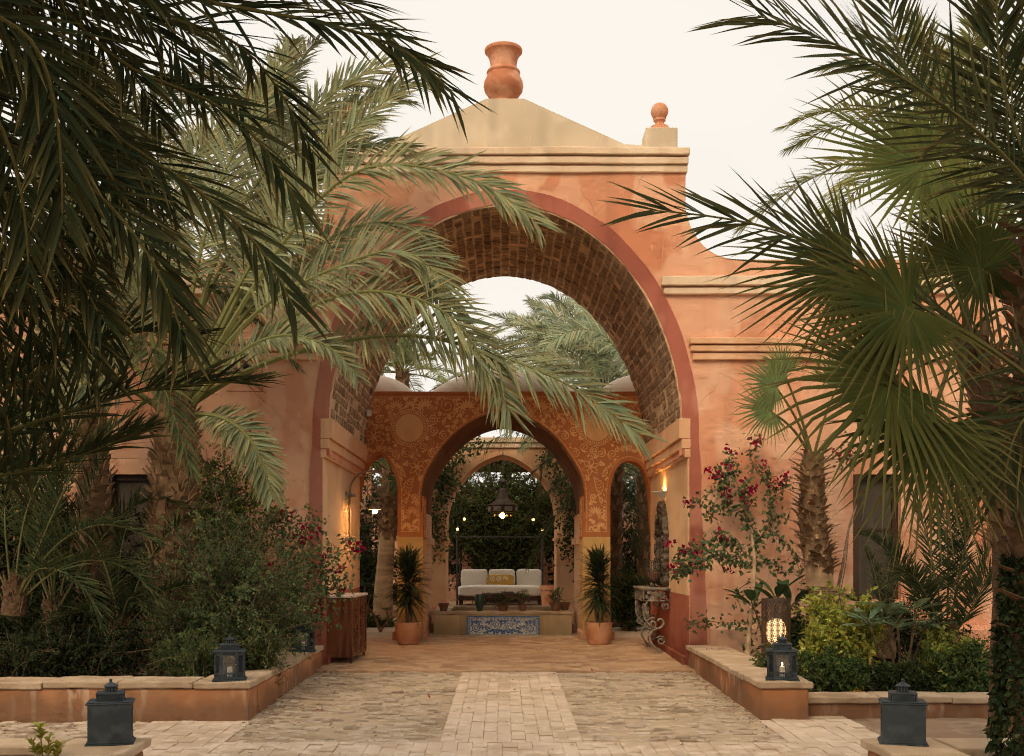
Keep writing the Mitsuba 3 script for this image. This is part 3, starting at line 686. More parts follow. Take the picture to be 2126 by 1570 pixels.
tx0, tx1, tz0, tz1 = (970 - VX) * BY / FPX, (1119 - VX) * BY / FPX, 0.022, 0.345
tp = put('tile_panel', bx(tx0 - 0.01, tx1 + 0.01, BY - 0.010, BY + 0.002, tz0 - 0.01, tz1 + 0.01, 0.002), 'tile_blue', parent=basin, label='panel of blue and white painted tiles')
ntx, ntz = 8, 3
tw, th_ = (tx1 - tx0) / ntx, (tz1 - tz0) / ntz
tile_ply = mikit.ply(bx(-tw / 2 + 0.0015, tw / 2 - 0.0015, -0.006, 0, -th_ / 2 + 0.0015, th_ / 2 - 0.0015, 0.0015), 'tile_white')
for i in range(ntx):
    for j in range(ntz):
        reuse('tile', tile_ply, T().translate([tx0 + (i + .5) * tw, BY - 0.010 - 0.0004 * ((i * 7 + j * 5) % 3), tz0 + (j + .5) * th_]), parent=tp)
preg = sbox(tx0 + 0.055, tz0 + 0.045, tx1 - 0.055, tz1 - 0.045)
po = ornament(preg.intersection(sbox(tx0, 0, (tx0 + tx1) / 2, 1)), 12, [(0.075, 200), (0.055, 400), (0.038, 900), (0.024, 1600), (0.015, 2500), (0.010, 3000)], 0.011)
po = union_all([po.buffer(0.0016), affinity.scale(po, -1, 1, origin=((tx0 + tx1) / 2, 0)).buffer(0.0016)])
bord = sbox(tx0, tz0, tx1, tz1).difference(preg.buffer(0.012, join_style=2)).difference(union_all([Point(x, z).buffer(0.009) for x in np.arange(tx0 + 0.02, tx1, 0.036) for z in (tz0 + 0.016, tz1 - 0.016)] + [Point(x, z).buffer(0.009) for z in np.arange(tz0 + 0.045, tz1 - 0.03, 0.036) for x in (tx0 + 0.02, tx1 - 0.02)]))
put('painted_pattern', ext(union_all([po, bord, ringed(preg.buffer(0.006, join_style=2), 0.004)]), BY - 0.0185, BY - 0.0172), 'tile_blue', parent=tp, kind='stuff')

# ------------------------------------------------------------------ second arch and the pavilion beyond
Y2 = 22.0
k2 = Y2 / FPX
def w2(px, py): return ((px - VX) * k2, CZ - (py - VY) * k2)
far = thing('garden_pavilion', 'peach pavilion with a pointed arch seen through the painted arcade', 'pavilion')
arc2 = [(925, 1300), (925, 1100), (928, 1060), (938, 1030), (958, 997), (985, 970), (1015, 953), (1043, 945), (1070, 952), (1100, 971), (1130, 1000), (1148, 1030), (1154, 1060), (1156, 1100), (1156, 1300)]
w = [w2(*p) for p in arc2]
bd = spline(np.c_[np.array(w[1:-1]), np.zeros(len(w) - 2)], 70)[:, :2]
P2 = Polygon([(w[0][0], -0.5), *map(tuple, bd), (w[-1][0], -0.5)]).buffer(0)
put('front_arch', ext(sbox(-1.46, 0, 1.46, 3.36).difference(P2), Y2, Y2 + 1.15), 'peach_plaster', parent=far)
put('cornice', bx(-1.50, 1.50, Y2 - 0.05, Y2 + 1.2, 3.365, 3.46, 0.008), 'cream_trim', parent=far)
put('cornice', bx(-1.55, 1.55, Y2 - 0.09, Y2 + 1.2, 3.465, 3.56, 0.008), 'cream_trim', parent=far)
for x0, x1 in ((-1.49, w[0][0] + 0.03), (w[-1][0] - 0.03, 1.49)):
    put('capital', bx(x0, x1, Y2 - 0.03, Y2 + 1.18, 1.60, 1.66, 0.006), 'peach_plaster', parent=far)
    put('base', bx(x0 - 0.02, x1 + 0.02, Y2 - 0.05, Y2 + 1.2, 0.0, 0.35, 0.012), 'terracotta_plaster', parent=far)
for x in (-0.98, 0.74):
    put('back_pillar', bx(x, x + 0.24, 27.2, 27.5, 0.0, 2.9, 0.01), 'terracotta_plaster', parent=far)
put('roof', bx(-3.2, 3.2, 26.0, 29.8, 3.45, 3.62), 'dark_wood', parent=far)  # unseen roof, added to darken the space behind the sofa
for x in (-3.1, 3.1): put('side_post', bx(x - 0.1, x + 0.1, 26.1, 26.3, 0, 3.45), 'terracotta_plaster', parent=far)
put('platform', bx(-2.6, 2.6, Y2 + 1.3, 28.4, 0.0, 0.24, 0.01), 'passage_brick', parent=far)
# a garden wall closes the view behind
gw = thing('garden_wall', 'dark reddish garden wall closing the garden behind the pavilion', 'wall')
put('wall', bx(-9, 9, 30.4, 30.7, -0.2, 2.6), 'terracotta_plaster', parent=gw)
put('coping', bx(-9, 9, 30.36, 30.74, 2.603, 2.70, 0.01), 'coping_stone', parent=gw)

# ------------------------------------------------------------------ sofa, low table, bed posts
YS = 24.6
ks = YS / FPX
sofa = thing('sofa', 'cream cushioned three-seat sofa under the pendant lantern in the pavilion', 'sofa')
sx0, sx1 = (949 - VX) * ks, (1128 - VX) * ks
zs = lambda py: CZ - (py - VY) * ks
put('frame', cat_(bx(sx0, sx1, YS + 0.02, YS + 0.85, 0.36, 0.44, 0.01), bx(sx0, sx1, YS + 0.80, YS + 0.86, 0.44, 0.95, 0.01)), 'dark_wood', parent=sofa)
for x in (sx0 + 0.04, sx1 - 0.10):
    for y in (YS + 0.06, YS + 0.75): put('leg', bx(x, x + 0.06, y, y + 0.06, 0.24, 0.36), 'dark_wood', parent=sofa)
def cushion(x0, x1, y0, y1, z0, z1, puff, seed):
    m = trimesh.creation.box((1, 1, 1)); m = dense(m, 0.09)
    v = m.vertices * 2
    e = 8.0
    r = (np.abs(v) ** e).sum(1) ** (1 / e)
    v = v / r[:, None] * 0.97
    v *= np.array([(x1 - x0) / 2, (y1 - y0) / 2, (z1 - z0) / 2])
    u = v / np.array([(x1 - x0) / 2, (y1 - y0) / 2, (z1 - z0) / 2])
    ax = int(np.argmin([x1 - x0, y1 - y0, z1 - z0])); oth = [i for i in range(3) if i != ax]
    v[:, ax] *= 1 + puff * (1 - u[:, oth[0]] ** 2) * (1 - u[:, oth[1]] ** 2)
    v += (meshkit.noise(v * 7 + seed, seed)[:, None] - 0.5) * 0.012
    return trimesh.Trimesh(v + np.array([(x0 + x1) / 2, (y0 + y1) / 2, (z0 + z1) / 2]), m.faces, process=False)
put('seat_cushion', cushion(sx0 - 0.02, sx1 + 0.02, YS - 0.02, YS + 0.62, 0.44, zs(1217), 0.2, 1), 'linen', parent=sofa, smooth=True)
for a, b in ((954, 1012), (1013, 1071), (1072, 1127)):
    c = cushion((a - VX) * ks, (b - VX) * ks, YS + 0.55, YS + 0.76, zs(1223), zs(1182), 0.18, a)
    put('back_cushion', c, 'linen', parent=sofa, smooth=True)
pil = thing('throw_pillow', 'mustard oblong throw pillow with white rings leaning on the middle of the sofa', 'pillow')
pm = cushion((1010 - VX) * ks, (1068 - VX) * ks, YS + 0.40, YS + 0.53, zs(1219), zs(1194), 0.35, 9)
put('cover', pm, 'mustard_cloth', parent=pil, smooth=True)
for i in range(3):
    cx, cz = (1022 + 13.5 * i - VX) * ks, zs(1203)
    tor = trimesh.creation.torus(0.042, 0.010, 24, 8); tor.apply_transform(trimesh.transformations.rotation_matrix(math.pi / 2, (1, 0, 0)))
    yy = YS + 0.40 - 0.021 + (0.003 if i == 1 else 0.006); tor.vertices[:, 1] *= 0.4; tor.apply_translation((cx, yy, cz))
    put('ring_print', cat_(tor, placed(trimesh.creation.icosphere(2, 0.014), np.diag([1, 0.4, 1, 1.0]) + np.array([[0, 0, 0, cx], [0, 0, 0, yy], [0, 0, 0, cz], [0, 0, 0, 0]]))), 'cushion_print', parent=pil, smooth=True)
tbl = thing('coffee_table', 'dark low wooden coffee table before the cream sofa', 'table')
put('top', bx((1000 - VX) * 0.0099, (1085 - VX) * 0.0099, 23.5, 24.15, 0.49, 0.535, 0.008), 'dark_wood', parent=tbl)
for x in ((1003 - VX) * 0.0099, (1082 - VX) * 0.0099 - 0.06):
    for y in (23.53, 24.06): put('leg', bx(x, x + 0.06, y, y + 0.06, 0.24, 0.49), 'dark_wood', parent=tbl)
tray = thing('tray', 'small dark tray on the low table in front of the sofa', 'tray')
put('dish', bx((1046 - VX) * 0.0098, (1066 - VX) * 0.0098, 23.6, 23.8, 0.537, 0.565, 0.008), 'dark_iron', parent=tray)
put('rim', bx((1045 - VX) * 0.0098, (1067 - VX) * 0.0098, 23.59, 23.61, 0.536, 0.58, 0.004), 'dark_iron', parent=tray)
fr = thing('canopy_frame', 'thin black four-post canopy frame standing round the cream sofa', 'canopy frame')
for px in (949, 1126):
    for y in (24.45, 26.3):
        x = (px - VX) * 24.45 / FPX
        put('post', tube([(x, y, 0.24), (x, y, 1.75)], 0.022, 10), 'dark_iron', parent=fr)
        fn_ = trimesh.creation.icosphere(2, 0.04); fn_.apply_translation((x, y, 1.78)); put('knob', fn_, 'dark_iron', parent=fr)
for y in (24.45, 26.3): put('rail', tube([((949 - VX) * 24.45 / FPX, y, 1.70), ((1126 - VX) * 24.45 / FPX, y, 1.70)], 0.016, 8), 'dark_iron', parent=fr)
chair = thing('wooden_chair', 'brown ladder-back wooden chair at the right end of the cream sofa', 'chair')
cx = (1153 - VX) * 24.2 / FPX
put('seat', bx(cx - 0.2, cx + 0.2, 24.0, 24.4, 0.66, 0.70, 0.008), 'cabinet_wood', parent=chair)
for dx in (-0.19, 0.15):
    put('leg', bx(cx + dx, cx + dx + 0.04, 24.0, 24.04, 0.24, 0.66), 'cabinet_wood', parent=chair)
    put('back_post', bx(cx + dx, cx + dx + 0.04, 24.36, 24.40, 0.24, 1.18), 'cabinet_wood', parent=chair)
for z in (0.82, 0.95, 1.08): put('back_slat', bx(cx - 0.15, cx + 0.15, 24.37, 24.39, z, z + 0.05), 'cabinet_wood', parent=chair)
# pendant lantern
YP = 21.2
kp = YP / FPX
pend = thing('pendant_lantern', 'large bell-shaped pendant lantern with a lit bulb hanging in the far arch', 'pendant lantern')
px_, zp = (1044 - VX) * kp, lambda py: CZ - (py - VY) * kp
put('shade', lathe([(7 * kp, zp(1014)), (9 * kp, zp(1019)), (10.5 * kp, zp(1026)), (14 * kp, zp(1036)), (22 * kp, zp(1044)), (33 * kp, zp(1049)), (33 * kp, zp(1050)), (21 * kp, zp(1046)), (12 * kp, zp(1038)), (0, zp(1034))], (px_, YP, 0), 8), 'lamp_bronze', parent=pend)
sk = put('skirt', lathe([(32 * kp, zp(1050)), (31 * kp, zp(1064)), (30.2 * kp, zp(1064)), (31.2 * kp, zp(1050))], (px_, YP, 0), 8), 'lamp_bronze', parent=pend)
for i in range(8):
    a0, a1 = i * math.pi / 4, (i + 1) * math.pi / 4
    n = np.array([math.cos((a0 + a1) / 2), math.sin((a0 + a1) / 2)])
    t_ = np.array([-n[1], n[0]])
    c = np.array([px_, YP]) + n * (32 * kp * math.cos(math.pi / 8) + 0.003)
    q = [(*(c + t_ * s * 8.5 * kp), z) for s, z in ((-1, zp(1062)), (1, zp(1062)), (1, zp(1052)), (-1, zp(1052)))]
    put('pane', trimesh.Trimesh(q, [[0, 1, 2], [0, 2, 3]], process=False), 'weathered_iron', parent=sk)
ap = w2(1043, 945)[1]
put('chain', tube([(px_, YP, zp(1015)), (px_, YP, ap + 0.02), (px_, Y2 + 0.2, ap + 0.02)], 0.008, 6), 'dark_iron', parent=pend)
hub = trimesh.creation.icosphere(2, 0.06); hub.apply_translation((px_, YP, zp(1000))); put('hub', hub, 'dark_iron', parent=pend)
bl = trimesh.creation.icosphere(3, 0.052); bl.apply_translation((px_ - 0.01, YP - 0.05, zp(1071)))
put('bulb', bl, 'white_plastic', parent=pend, smooth=True, **glow((4, 2.6, 0.9)))
for px in (1026, 1036, 1054, 1062):
    b = trimesh.creation.icosphere(2, 0.028); b.apply_translation(((px - VX) * kp, YP + 0.05, zp(1070))); put('glass_drop', b, 'brass', parent=pend, smooth=True)
def candle(px, py, y, lab, post=False):
    t_ = thing('candle_lamp', lab, 'lamp')
    p = at(px, py, y)
    if post: put('stem', tube([(p[0], p[1] + 0.12, 1.80), p + (0, 0.06, -0.03), p + (0, 0, -0.02)], 0.01, 6), 'dark_iron', parent=t_)
    else: put('bracket', tube([p + (0, -0.15, -0.12), p + (0, -0.03, -0.12), p + (0, 0, -0.02)], 0.01, 6), 'dark_iron', parent=t_)
    b = trimesh.creation.icosphere(2, 0.028); b.apply_translation(p); put('flame', b, 'white_plastic', parent=t_, smooth=True, **glow((0.8, 0.42, 0.13)))
candle(964, 1078, 23.3, 'small lit candle lamp among the leaves above the left end of the sofa')
candle(1107, 1079, 23.3, 'small lit candle lamp among the leaves above the right end of the sofa')
candle(950, 1099, 24.3, 'tiny lit candle lamp atop the left post of the canopy frame', True)
candle(1126, 1100, 24.3, 'tiny lit candle lamp atop the right post of the canopy frame', True)
# ------------------------------------------------------------------ planters
def planter(name, lab, walls, soil_rect, soil_z, coping):
    t = thing(name, lab, 'planter')
    for i, (x0, x1, y0, y1, z0, z1) in enumerate(walls):
        m = dense(bx(x0, x1, y0, y1, z0, z1, 0.018), 0.12)
        put('wall', roughen(roughen(m, 0.010, 2.2, i), 0.004, 9.0, i + 5), 'planter_plaster', parent=t, smooth=40)
    r = np.random.default_rng(len(name) + int(abs(coping[0][0]) * 10))
    for (x0, x1, y0, y1, z, along) in coping:
        n = max(1, int(round(((x1 - x0) if along == 'x' else (y1 - y0)) / 0.62)))
        for k in range(n):
            a, b = k / n, (k + 1) / n
            xx = (x0 + (x1 - x0) * a + 0.002, x0 + (x1 - x0) * b - 0.002) if along == 'x' else (x0, x1)
            yy = (y0 + (y1 - y0) * a + 0.002, y0 + (y1 - y0) * b - 0.002) if along == 'y' else (y0, y1)
            dz, o = r.normal(0, 0.0025), r.uniform(-0.008, 0.008)
            m = dense(bx(xx[0] + (o if along == 'y' else 0), xx[1] + (o if along == 'y' else 0), yy[0] + (o if along == 'x' else 0), yy[1] + (o if along == 'x' else 0), z - 0.056 + dz, z + dz, 0.009), 0.10)
            put('coping_stone', roughen(m, 0.0065, 8.0, k), 'coping_stone', parent=t, smooth=40)
    x0, x1, y0, y1 = soil_rect
    rr = np.random.default_rng(1)
    put('soil', grid(x0, x1, y0, y1, lambda x, y: soil_z + 0.05 * (meshkit.noise(np.stack([x * 2.5, y * 2.5, x * 0], -1)) - 0.5), 40, 24), 'soil', parent=t)
    return t
ZC = 0.262
planter('planter', 'L-shaped plastered planter wall with stone coping on the left, full of shrubs and palms', [(-2.60, -2.17, 10.19, 13.78, -0.3, ZC - 0.058), (-9.0, -2.168, 9.80, 10.20, -0.3, ZC - 0.0585)],
        (-9.0, -2.58, 10.15, 13.7), 0.12, [(-2.63, -2.14, 9.775, 13.78, ZC, 'y'), (-9.0, -2.635, 9.775, 10.23, ZC, 'x')])
planter('planter', 'plastered planter wall with stone coping on the right, with yellow-green bushes behind it', [(2.20, 2.60, 9.84, 13.78, -0.3, ZC - 0.058), (2.603, 9.0, 10.10, 10.42, -0.5, 0.045)],
        (2.58, 9.0, 10.38, 13.7), 0.02, [(2.165, 2.63, 9.815, 13.78, ZC, 'y'), (2.635, 9.0, 10.07, 10.45, 0.10, 'x')])
planter('planter', 'stone-topped planter corner nearest the camera on the right with a slate lantern on it', [(2.28, 2.66, 4.6, 7.26, -0.5, 0.13), (2.663, 6.0, 6.9, 7.26, -0.5, 0.13)],
        (2.62, 6.0, 4.6, 6.95), 0.0, [(2.25, 2.69, 4.6, 7.29, 0.19, 'y'), (2.695, 6.0, 6.88, 7.29, 0.19, 'x')])
planter('planter', 'stone-topped planter corner nearest the camera on the left with a small yellow-green plant in it', [(-2.66, -2.26, 4.6, 7.26, -0.5, 0.13), (-6.0, -2.663, 6.98, 7.26, -0.5, 0.13)],
        (-6.0, -2.63, 4.6, 7.0), 0.02, [(-2.71, -2.225, 4.6, 7.29, 0.19, 'y'), (-6.0, -2.715, 6.95, 7.29, 0.19, 'x')])

# ------------------------------------------------------------------ lanterns
def lantern(c, rz, lab, lit=False, sc=1.0):
    """a sheet metal lantern: foot, body with a door in front (towards -y before turning) and a plain back, flat roof, pierced gallery, cap and finial"""
    t = thing('lantern', lab, 'lantern', 'slate grey metal lanterns')
    ca, sa = math.cos(rz), math.sin(rz)
    M = np.array([[ca * sc, -sa * sc, 0, c[0]], [sa * sc, ca * sc, 0, c[1]], [0, 0, sc, c[2]], [0, 0, 0, 1.0]])
    def P(n, m, mt='slate_paint', parent=t, **k): return put(n, placed(m, M), mt, parent=parent, **k)
    H, W, D = 0.245, 0.120, 0.105                   # body height, half width, half depth
    P('foot', cat_(bx(-0.142, 0.142, -0.125, 0.125, 0.0, 0.010, 0.003), bx(-0.132, 0.132, -0.116, 0.116, 0.0102, 0.022, 0.003)))
    # corner posts and the two faces with glass at the sides
    cp = [bx(x - 0.006, x + 0.006, y - 0.006, y + 0.006, 0.022, H) for x in (-W, W) for y in (-D * 0.55, D)]
    for q_ in cp: P('corner_post', q_)
    P('back_panel', bx(-W + 0.006, W - 0.006, D - 0.004, D + 0.002, 0.022, H))
    for s in (-1, 1):
        sp = P('side_panel', cat_(bx(s * W - 0.002, s * W + 0.002, -D * 0.55 + 0.006, D - 0.006, 0.022, 0.065), bx(s * W - 0.002, s * W + 0.002, -D * 0.55 + 0.006, D - 0.006, H - 0.035, H)))
        P('side_glass', bx(s * W - 0.001, s * W + 0.001, -D * 0.55 + 0.006, D - 0.006, 0.0655, H - 0.0355), 'pane_glass', parent=sp)
    # bay front: a door in the middle, a slanting pane on either hand
    fw = 0.062
    P('front_post', bx(-fw - 0.012, -fw, -D - 0.006, -D + 0.006, 0.022, H)); P('front_post', bx(fw, fw + 0.012, -D - 0.006, -D + 0.006, 0.022, H))
    hol = sbox(-fw + 0.001, 0.024, fw - 0.001, H - 0.002).difference(sbox(-fw + 0.012, 0.072, fw - 0.012, H - 0.030))
    hol = hol.difference(union_all([sbox(x - 0.003, 0.034, x + 0.003, 0.056) for x in np.linspace(-fw + 0.014, fw - 0.014, 9)] + [sbox(x - 0.003, H - 0.022, x + 0.003, H - 0.008) for x in np.linspace(-fw + 0.014, fw - 0.014, 9)]))
    dr_ = P('door', ext(hol, -D - 0.003, -D + 0.003))
    P('glass', bx(-fw + 0.011, fw - 0.011, -D - 0.0008, -D + 0.0008, 0.071, H - 0.029), 'pane_glass', parent=dr_)
    kn = trimesh.creation.icosphere(2, 0.006); kn.apply_translation((fw - 0.005, -D - 0.008, 0.14)); P('knob', kn, 'weathered_iron', parent=dr_)
    for s in (-1, 1):
        a, b = np.array([s * (fw + 0.012), -D]), np.array([s * W, -D * 0.55])
        u = unit(b - a); L = np.linalg.norm(b - a)
        hol = sbox(0, 0.022, L, H - 0.001).difference(sbox(0.007, 0.070, L - 0.010, H - 0.030)).difference(union_all([sbox(x - 0.003, 0.034, x + 0.003, 0.056) for x in np.linspace(0.012, L - 0.014, 3)]))
        m = ext(hol, -0.002, 0.002); v = m.vertices
        n = np.array([u[1], -u[0]])
        m = trimesh.Trimesh(np.c_[a[0] + u[0] * v[:, 0] + n[0] * v[:, 1], a[1] + u[1] * v[:, 0] + n[1] * v[:, 1], v[:, 2]], m.faces, process=False)
        P('bay_panel', m)
    P('roof', cat_(bx(-0.138, 0.138, -0.122, 0.118, H, H + 0.010, 0.003), bx(-0.128, 0.128, -0.112, 0.108, H + 0.0102, H + 0.017, 0.003)))
    z = H + 0.017
    P('gallery', cat_(*[bx(x - 0.004, x + 0.004, -0.071, -0.065, z, z + 0.038) for x in np.linspace(-0.075, 0.075, 13)], *[bx(x - 0.004, x + 0.004, 0.062, 0.068, z, z + 0.038) for x in np.linspace(-0.075, 0.075, 13)],
        *[bx(s * 0.078 - 0.003, s * 0.078 + 0.003, y - 0.004, y + 0.004, z, z + 0.038) for s in (-1, 1) for y in np.linspace(-0.058, 0.058, 10)], bx(-0.082, 0.082, -0.073, 0.070, z + 0.0382, z + 0.052, 0.003), bx(-0.064, 0.064, -0.056, 0.053, z + 0.001, z + 0.038)))
    z += 0.052
    P('chimney', cat_(*[bx(0.030 * math.cos(a) - 0.005, 0.030 * math.cos(a) + 0.005, 0.030 * math.sin(a) - 0.005, 0.030 * math.sin(a) + 0.005, z, z + 0.032) for a in np.arange(10) * 0.628], lathe([(0, z), (0.022, z), (0.022, z + 0.031), (0, z + 0.031)], n=16)))
    P('cap', lathe([(0, z + 0.0325), (0.044, z + 0.0325), (0.046, z + 0.036), (0.032, z + 0.046), (0.014, z + 0.055), (0.008, z + 0.060), (0.007, z + 0.064), (0.011, z + 0.070), (0.009, z + 0.077), (0.0, z + 0.080)], n=24), smooth=35)
    cd = P('candle', lathe([(0, 0.022), (0.022, 0.022), (0.022, 0.11), (0.018, 0.113), (0, 0.112)], n=20), 'linen')
    if lit:
        f = trimesh.creation.icosphere(2, 0.007); f.apply_scale((1, 1, 2.2)); f.apply_translation((0, 0, 0.132))
        P('flame', f, 'white_plastic', parent=t, smooth=True, **glow((5, 3, 1)))
    return t
def on(px, py, y, z): return ((px - VX) * y / FPX, y, z)
lantern(on(477, 0, 9.98, ZC), 0.17, 'slate lantern on the corner of the left planter wall')
lantern(on(629, 0, 12.85, ZC), 0.12, 'slate lantern at the far end of the left planter wall, partly under flowers')
lantern(on(1624, 0, 10.02, ZC), -0.20, 'slate lantern with a lit candle on the corner of the right planter wall', lit=True)
lantern(on(230, 0, 7.10, 0.19), math.pi + 0.25, 'slate lantern with plain back on the left planter corner nearest the camera')
lantern(on(1874, 0, 7.10, 0.19), math.pi - 0.26, 'slate lantern with plain back on the right planter corner nearest the camera')

# pierced metal cylinder lamps
def fret_lamp(c, r, h, lab):
    t = thing('fretwork_lamp', lab, 'lamp')
    nx, nz = 15, 13
    cw, ch = 2 * math.pi * r / nx, 0.94 * h / nz
    cell = sbox(0, 0, cw, ch).difference(union_all([Point(cw / 2, ch / 2).buffer(cw * 0.30, quad_segs=3).difference(Point(cw / 2, ch / 2).buffer(cw * 0.14, quad_segs=2))] + [sbox(cw * 0.10, ch * 0.12, cw * 0.24, ch * 0.24), sbox(cw * 0.76, ch * 0.12, cw * 0.90, ch * 0.24), sbox(cw * 0.10, ch * 0.76, cw * 0.24, ch * 0.88), sbox(cw * 0.76, ch * 0.76, cw * 0.90, ch * 0.88), sbox(cw * 0.40, -1, cw * 0.60, ch * 0.10), sbox(cw * 0.40, ch * 0.90, cw * 0.60, 9), sbox(-1, ch * .42, cw * .10, ch * .58), sbox(cw * .90, ch * .42, 9, ch * .58)]))
    cell = union_all([g for g in getattr(cell, 'geoms', [cell]) if g.area > 1e-8]).union(sbox(cw * .40, ch * .46, cw * .60, ch * .54)).union(sbox(cw * .16, ch * .46, cw * .42, ch * .54)).union(sbox(cw * .58, ch * .46, cw * .84, ch * .54))
    m0 = ext(cell, 0, 0.002)
    ms = []
    for i in range(nx):
        for j in range(nz):
            m = m0.copy(); v = m.vertices + (i * cw, 0, j * ch); a = v[:, 0] / r; rr = r - v[:, 1] + 0.002
            ms.append(trimesh.Trimesh(np.c_[rr * np.cos(a), rr * np.sin(a), v[:, 2]], m.faces, process=False))
    sh = cat_(*ms); sh.apply_translation(c)
    put('fretwork', sh, 'lamp_bronze', parent=t)
    top = lathe([(r + 0.001, 0.94 * h), (r + 0.001, h), (r - 0.004, h), (r - 0.004, 0.94 * h)], c, 48)
    put('collar', top, 'lamp_bronze', parent=t, smooth=40)
    put('foot_ring', lathe([(r + 0.006, 0), (r + 0.006, 0.03), (r - 0.01, 0.03), (r - 0.01, 0)], c, 40), 'lamp_bronze', parent=t, smooth=40)
    b = lathe([(0, 0.28), (0.05, 0.285), (0.088, 0.33), (0.10, 0.41), (0.088, 0.49), (0.05, 0.535), (0, 0.54)], c, 28)
    put('bulb', b, 'white_plastic', parent=t, smooth=True, **glow((0.42, 0.25, 0.105)))
    put('holder', lathe([(0, 0), (0.02, 0), (0.02, 0.24), (0.045, 0.245), (0.045, 0.275), (0, 0.275)], c, 16), 'lamp_metal', parent=t)
fret_lamp(((1611 - VX) * 11.6 / FPX, 11.6, 0.16), 0.142, 0.74, 'pierced metal cylinder lamp glowing beside the right planter wall')
fret_lamp(((521 - VX) * 12.3 / FPX, 12.3, 0.20), 0.142, 0.62, 'pierced metal lamp glowing through the big shrub on the left')

# ------------------------------------------------------------------ cabinet
cab = thing('cabinet', 'carved dark wood cabinet with a pale marble top against the left side of the passage', 'cabinet')
cz = -math.radians(3.0)
CM = np.eye(4); CM[:2, :2] = [[math.cos(cz), -math.sin(cz)], [math.sin(cz), math.cos(cz)]]; CM[:3, 3] = (-1.975, 14.55, G(14.5))
def C(n, m, mt, parent=cab, **k): return put(n, placed(m, CM), mt, parent=parent, **k)
C('body', bx(-0.165, 0.150, -0.50, 0.50, 0.075, 0.80, 0.006), 'cabinet_wood')
C('top', bx(-0.18, 0.178, -0.53, 0.53, 0.803, 0.832, 0.005), 'marble')
C('cornice', bx(-0.172, 0.166, -0.512, 0.512, 0.765, 0.8025, 0.006), 'cabinet_wood')
for x in (-0.14, 0.12):
    for y in (-0.46, 0.43): C('foot', bx(x, x + 0.03, y, y + 0.03, 0.0, 0.075), 'cabinet_wood')
C('end_frame', ext(sbox(-0.16, 0.08, 0.148, 0.76).difference(sbox(-0.128, 0.115, 0.116, 0.73)), -0.506, -0.498), 'cabinet_wood')
C('carved_frame', cat_(bx(0.148, 0.165, -0.50, -0.45, 0.08, 0.76, 0.003), bx(0.148, 0.165, 0.45, 0.50, 0.08, 0.76, 0.003), bx(0.148, 0.163, -0.45, 0.45, 0.08, 0.13, 0.003), bx(0.148, 0.163, -0.45, 0.45, 0.71, 0.76, 0.003), bx(0.148, 0.163, -0.02, 0.02, 0.13, 0.71, 0.003)), 'cabinet_wood')
for a, b in ((-0.44, -0.03), (0.03, 0.44)):
    d_ = C('door', bx(0.146, 0.154, a, b, 0.135, 0.705, 0.002), 'cabinet_wood')
    o = ornament(sbox(a + 0.015, 0.15, b - 0.015, 0.69), 44 + int(a > 0), [(0.13, 100), (0.085, 200), (0.055, 400), (0.032, 600)], 0.018)
    m = ext(o, 0, 0.012); v = m.vertices
    C('carving', trimesh.Trimesh(np.c_[0.154 + v[:, 1], v[:, 0], v[:, 2]], m.faces, process=False), 'cabinet_wood', parent=d_, kind='stuff')

# ------------------------------------------------------------------ wall lamp on the left pier
wl = thing('wall_lamp', 'curled iron bracket lamp with a lit bulb on the left side of the passage', 'wall lamp')
yl = 15.75
zl = lambda py: CZ - (py - VY) * yl / FPX
xl = lambda px: (px - VX) * yl / FPX
for py in (1029, 1117):
    mt_ = put('mount', lathe([(0, 0), (0.055, 0), (0.055, 0.012), (0.03, 0.03), (0.018, 0.045), (0.018, 0.075), (0.026, 0.08), (0.018, 0.09), (0.018, 0.13), (0.0, 0.135)], n=20).apply_transform(np.array([[0, 0, 1, XL + 0.001], [0, 1, 0, yl], [-1, 0, 0, zl(py)], [0, 0, 0, 1.0]])), 'weathered_iron', parent=wl, smooth=35)
pole = [(xl(726), yl, zl(1128)), (xl(726), yl, zl(1060)), (xl(726.5), yl, zl(1020)), (xl(732), yl, zl(1000)), (xl(744), yl, zl(986)), (xl(762), yl, zl(979)), (xl(782), yl, zl(980)), (xl(798), yl, zl(990)), (xl(805), yl, zl(1006)), (xl(804), yl, zl(1022)), (xl(795), yl, zl(1033)), (xl(781), yl, zl(1036)), (xl(768), yl, zl(1030)), (xl(762), yl, zl(1019)), (xl(766), yl, zl(1009)), (xl(775), yl, zl(1006)), (xl(783), yl, zl(1011)), (xl(784), yl, zl(1019)), (xl(778), yl, zl(1023))]
pp = spline(pole, 120)
put('scroll_arm', tube(pp, np.linspace(0.017, 0.010, 120), 8), 'lamp_metal', parent=wl, smooth=True)
put('rosette', cat_(*[placed(trimesh.creation.icosphere(1, 0.02), np.array([[1, 0, 0, xl(775) + 0.035 * math.cos(a)], [0, .5, 0, yl], [0, 0, 1, zl(1017) + 0.035 * math.sin(a)], [0, 0, 0, 1.0]])) for a in np.arange(6) * 1.047]), 'lamp_metal', parent=wl)
lx, lz = xl(778), zl(1042)
put('hook', tube([(lx, yl, zl(1036)), (lx, yl, lz)], 0.008, 8), 'lamp_metal', parent=wl)
put('shade', lathe([(0.012, lz + 0.006), (0.03, lz), (0.034, lz - 0.02), (0.05, lz - 0.035), (0.09, lz - 0.085), (0.094, lz - 0.11), (0.088, lz - 0.11), (0.08, lz - 0.085), (0.03, lz - 0.03), (0, lz - 0.01)], (lx, yl, 0), 28), 'lamp_metal', parent=wl, smooth=35)
bl = trimesh.creation.icosphere(3, 0.036); bl.apply_translation((lx, yl, lz - 0.128))
put('bulb', bl, 'white_plastic', parent=wl, smooth=True, **glow((60, 34, 12)))

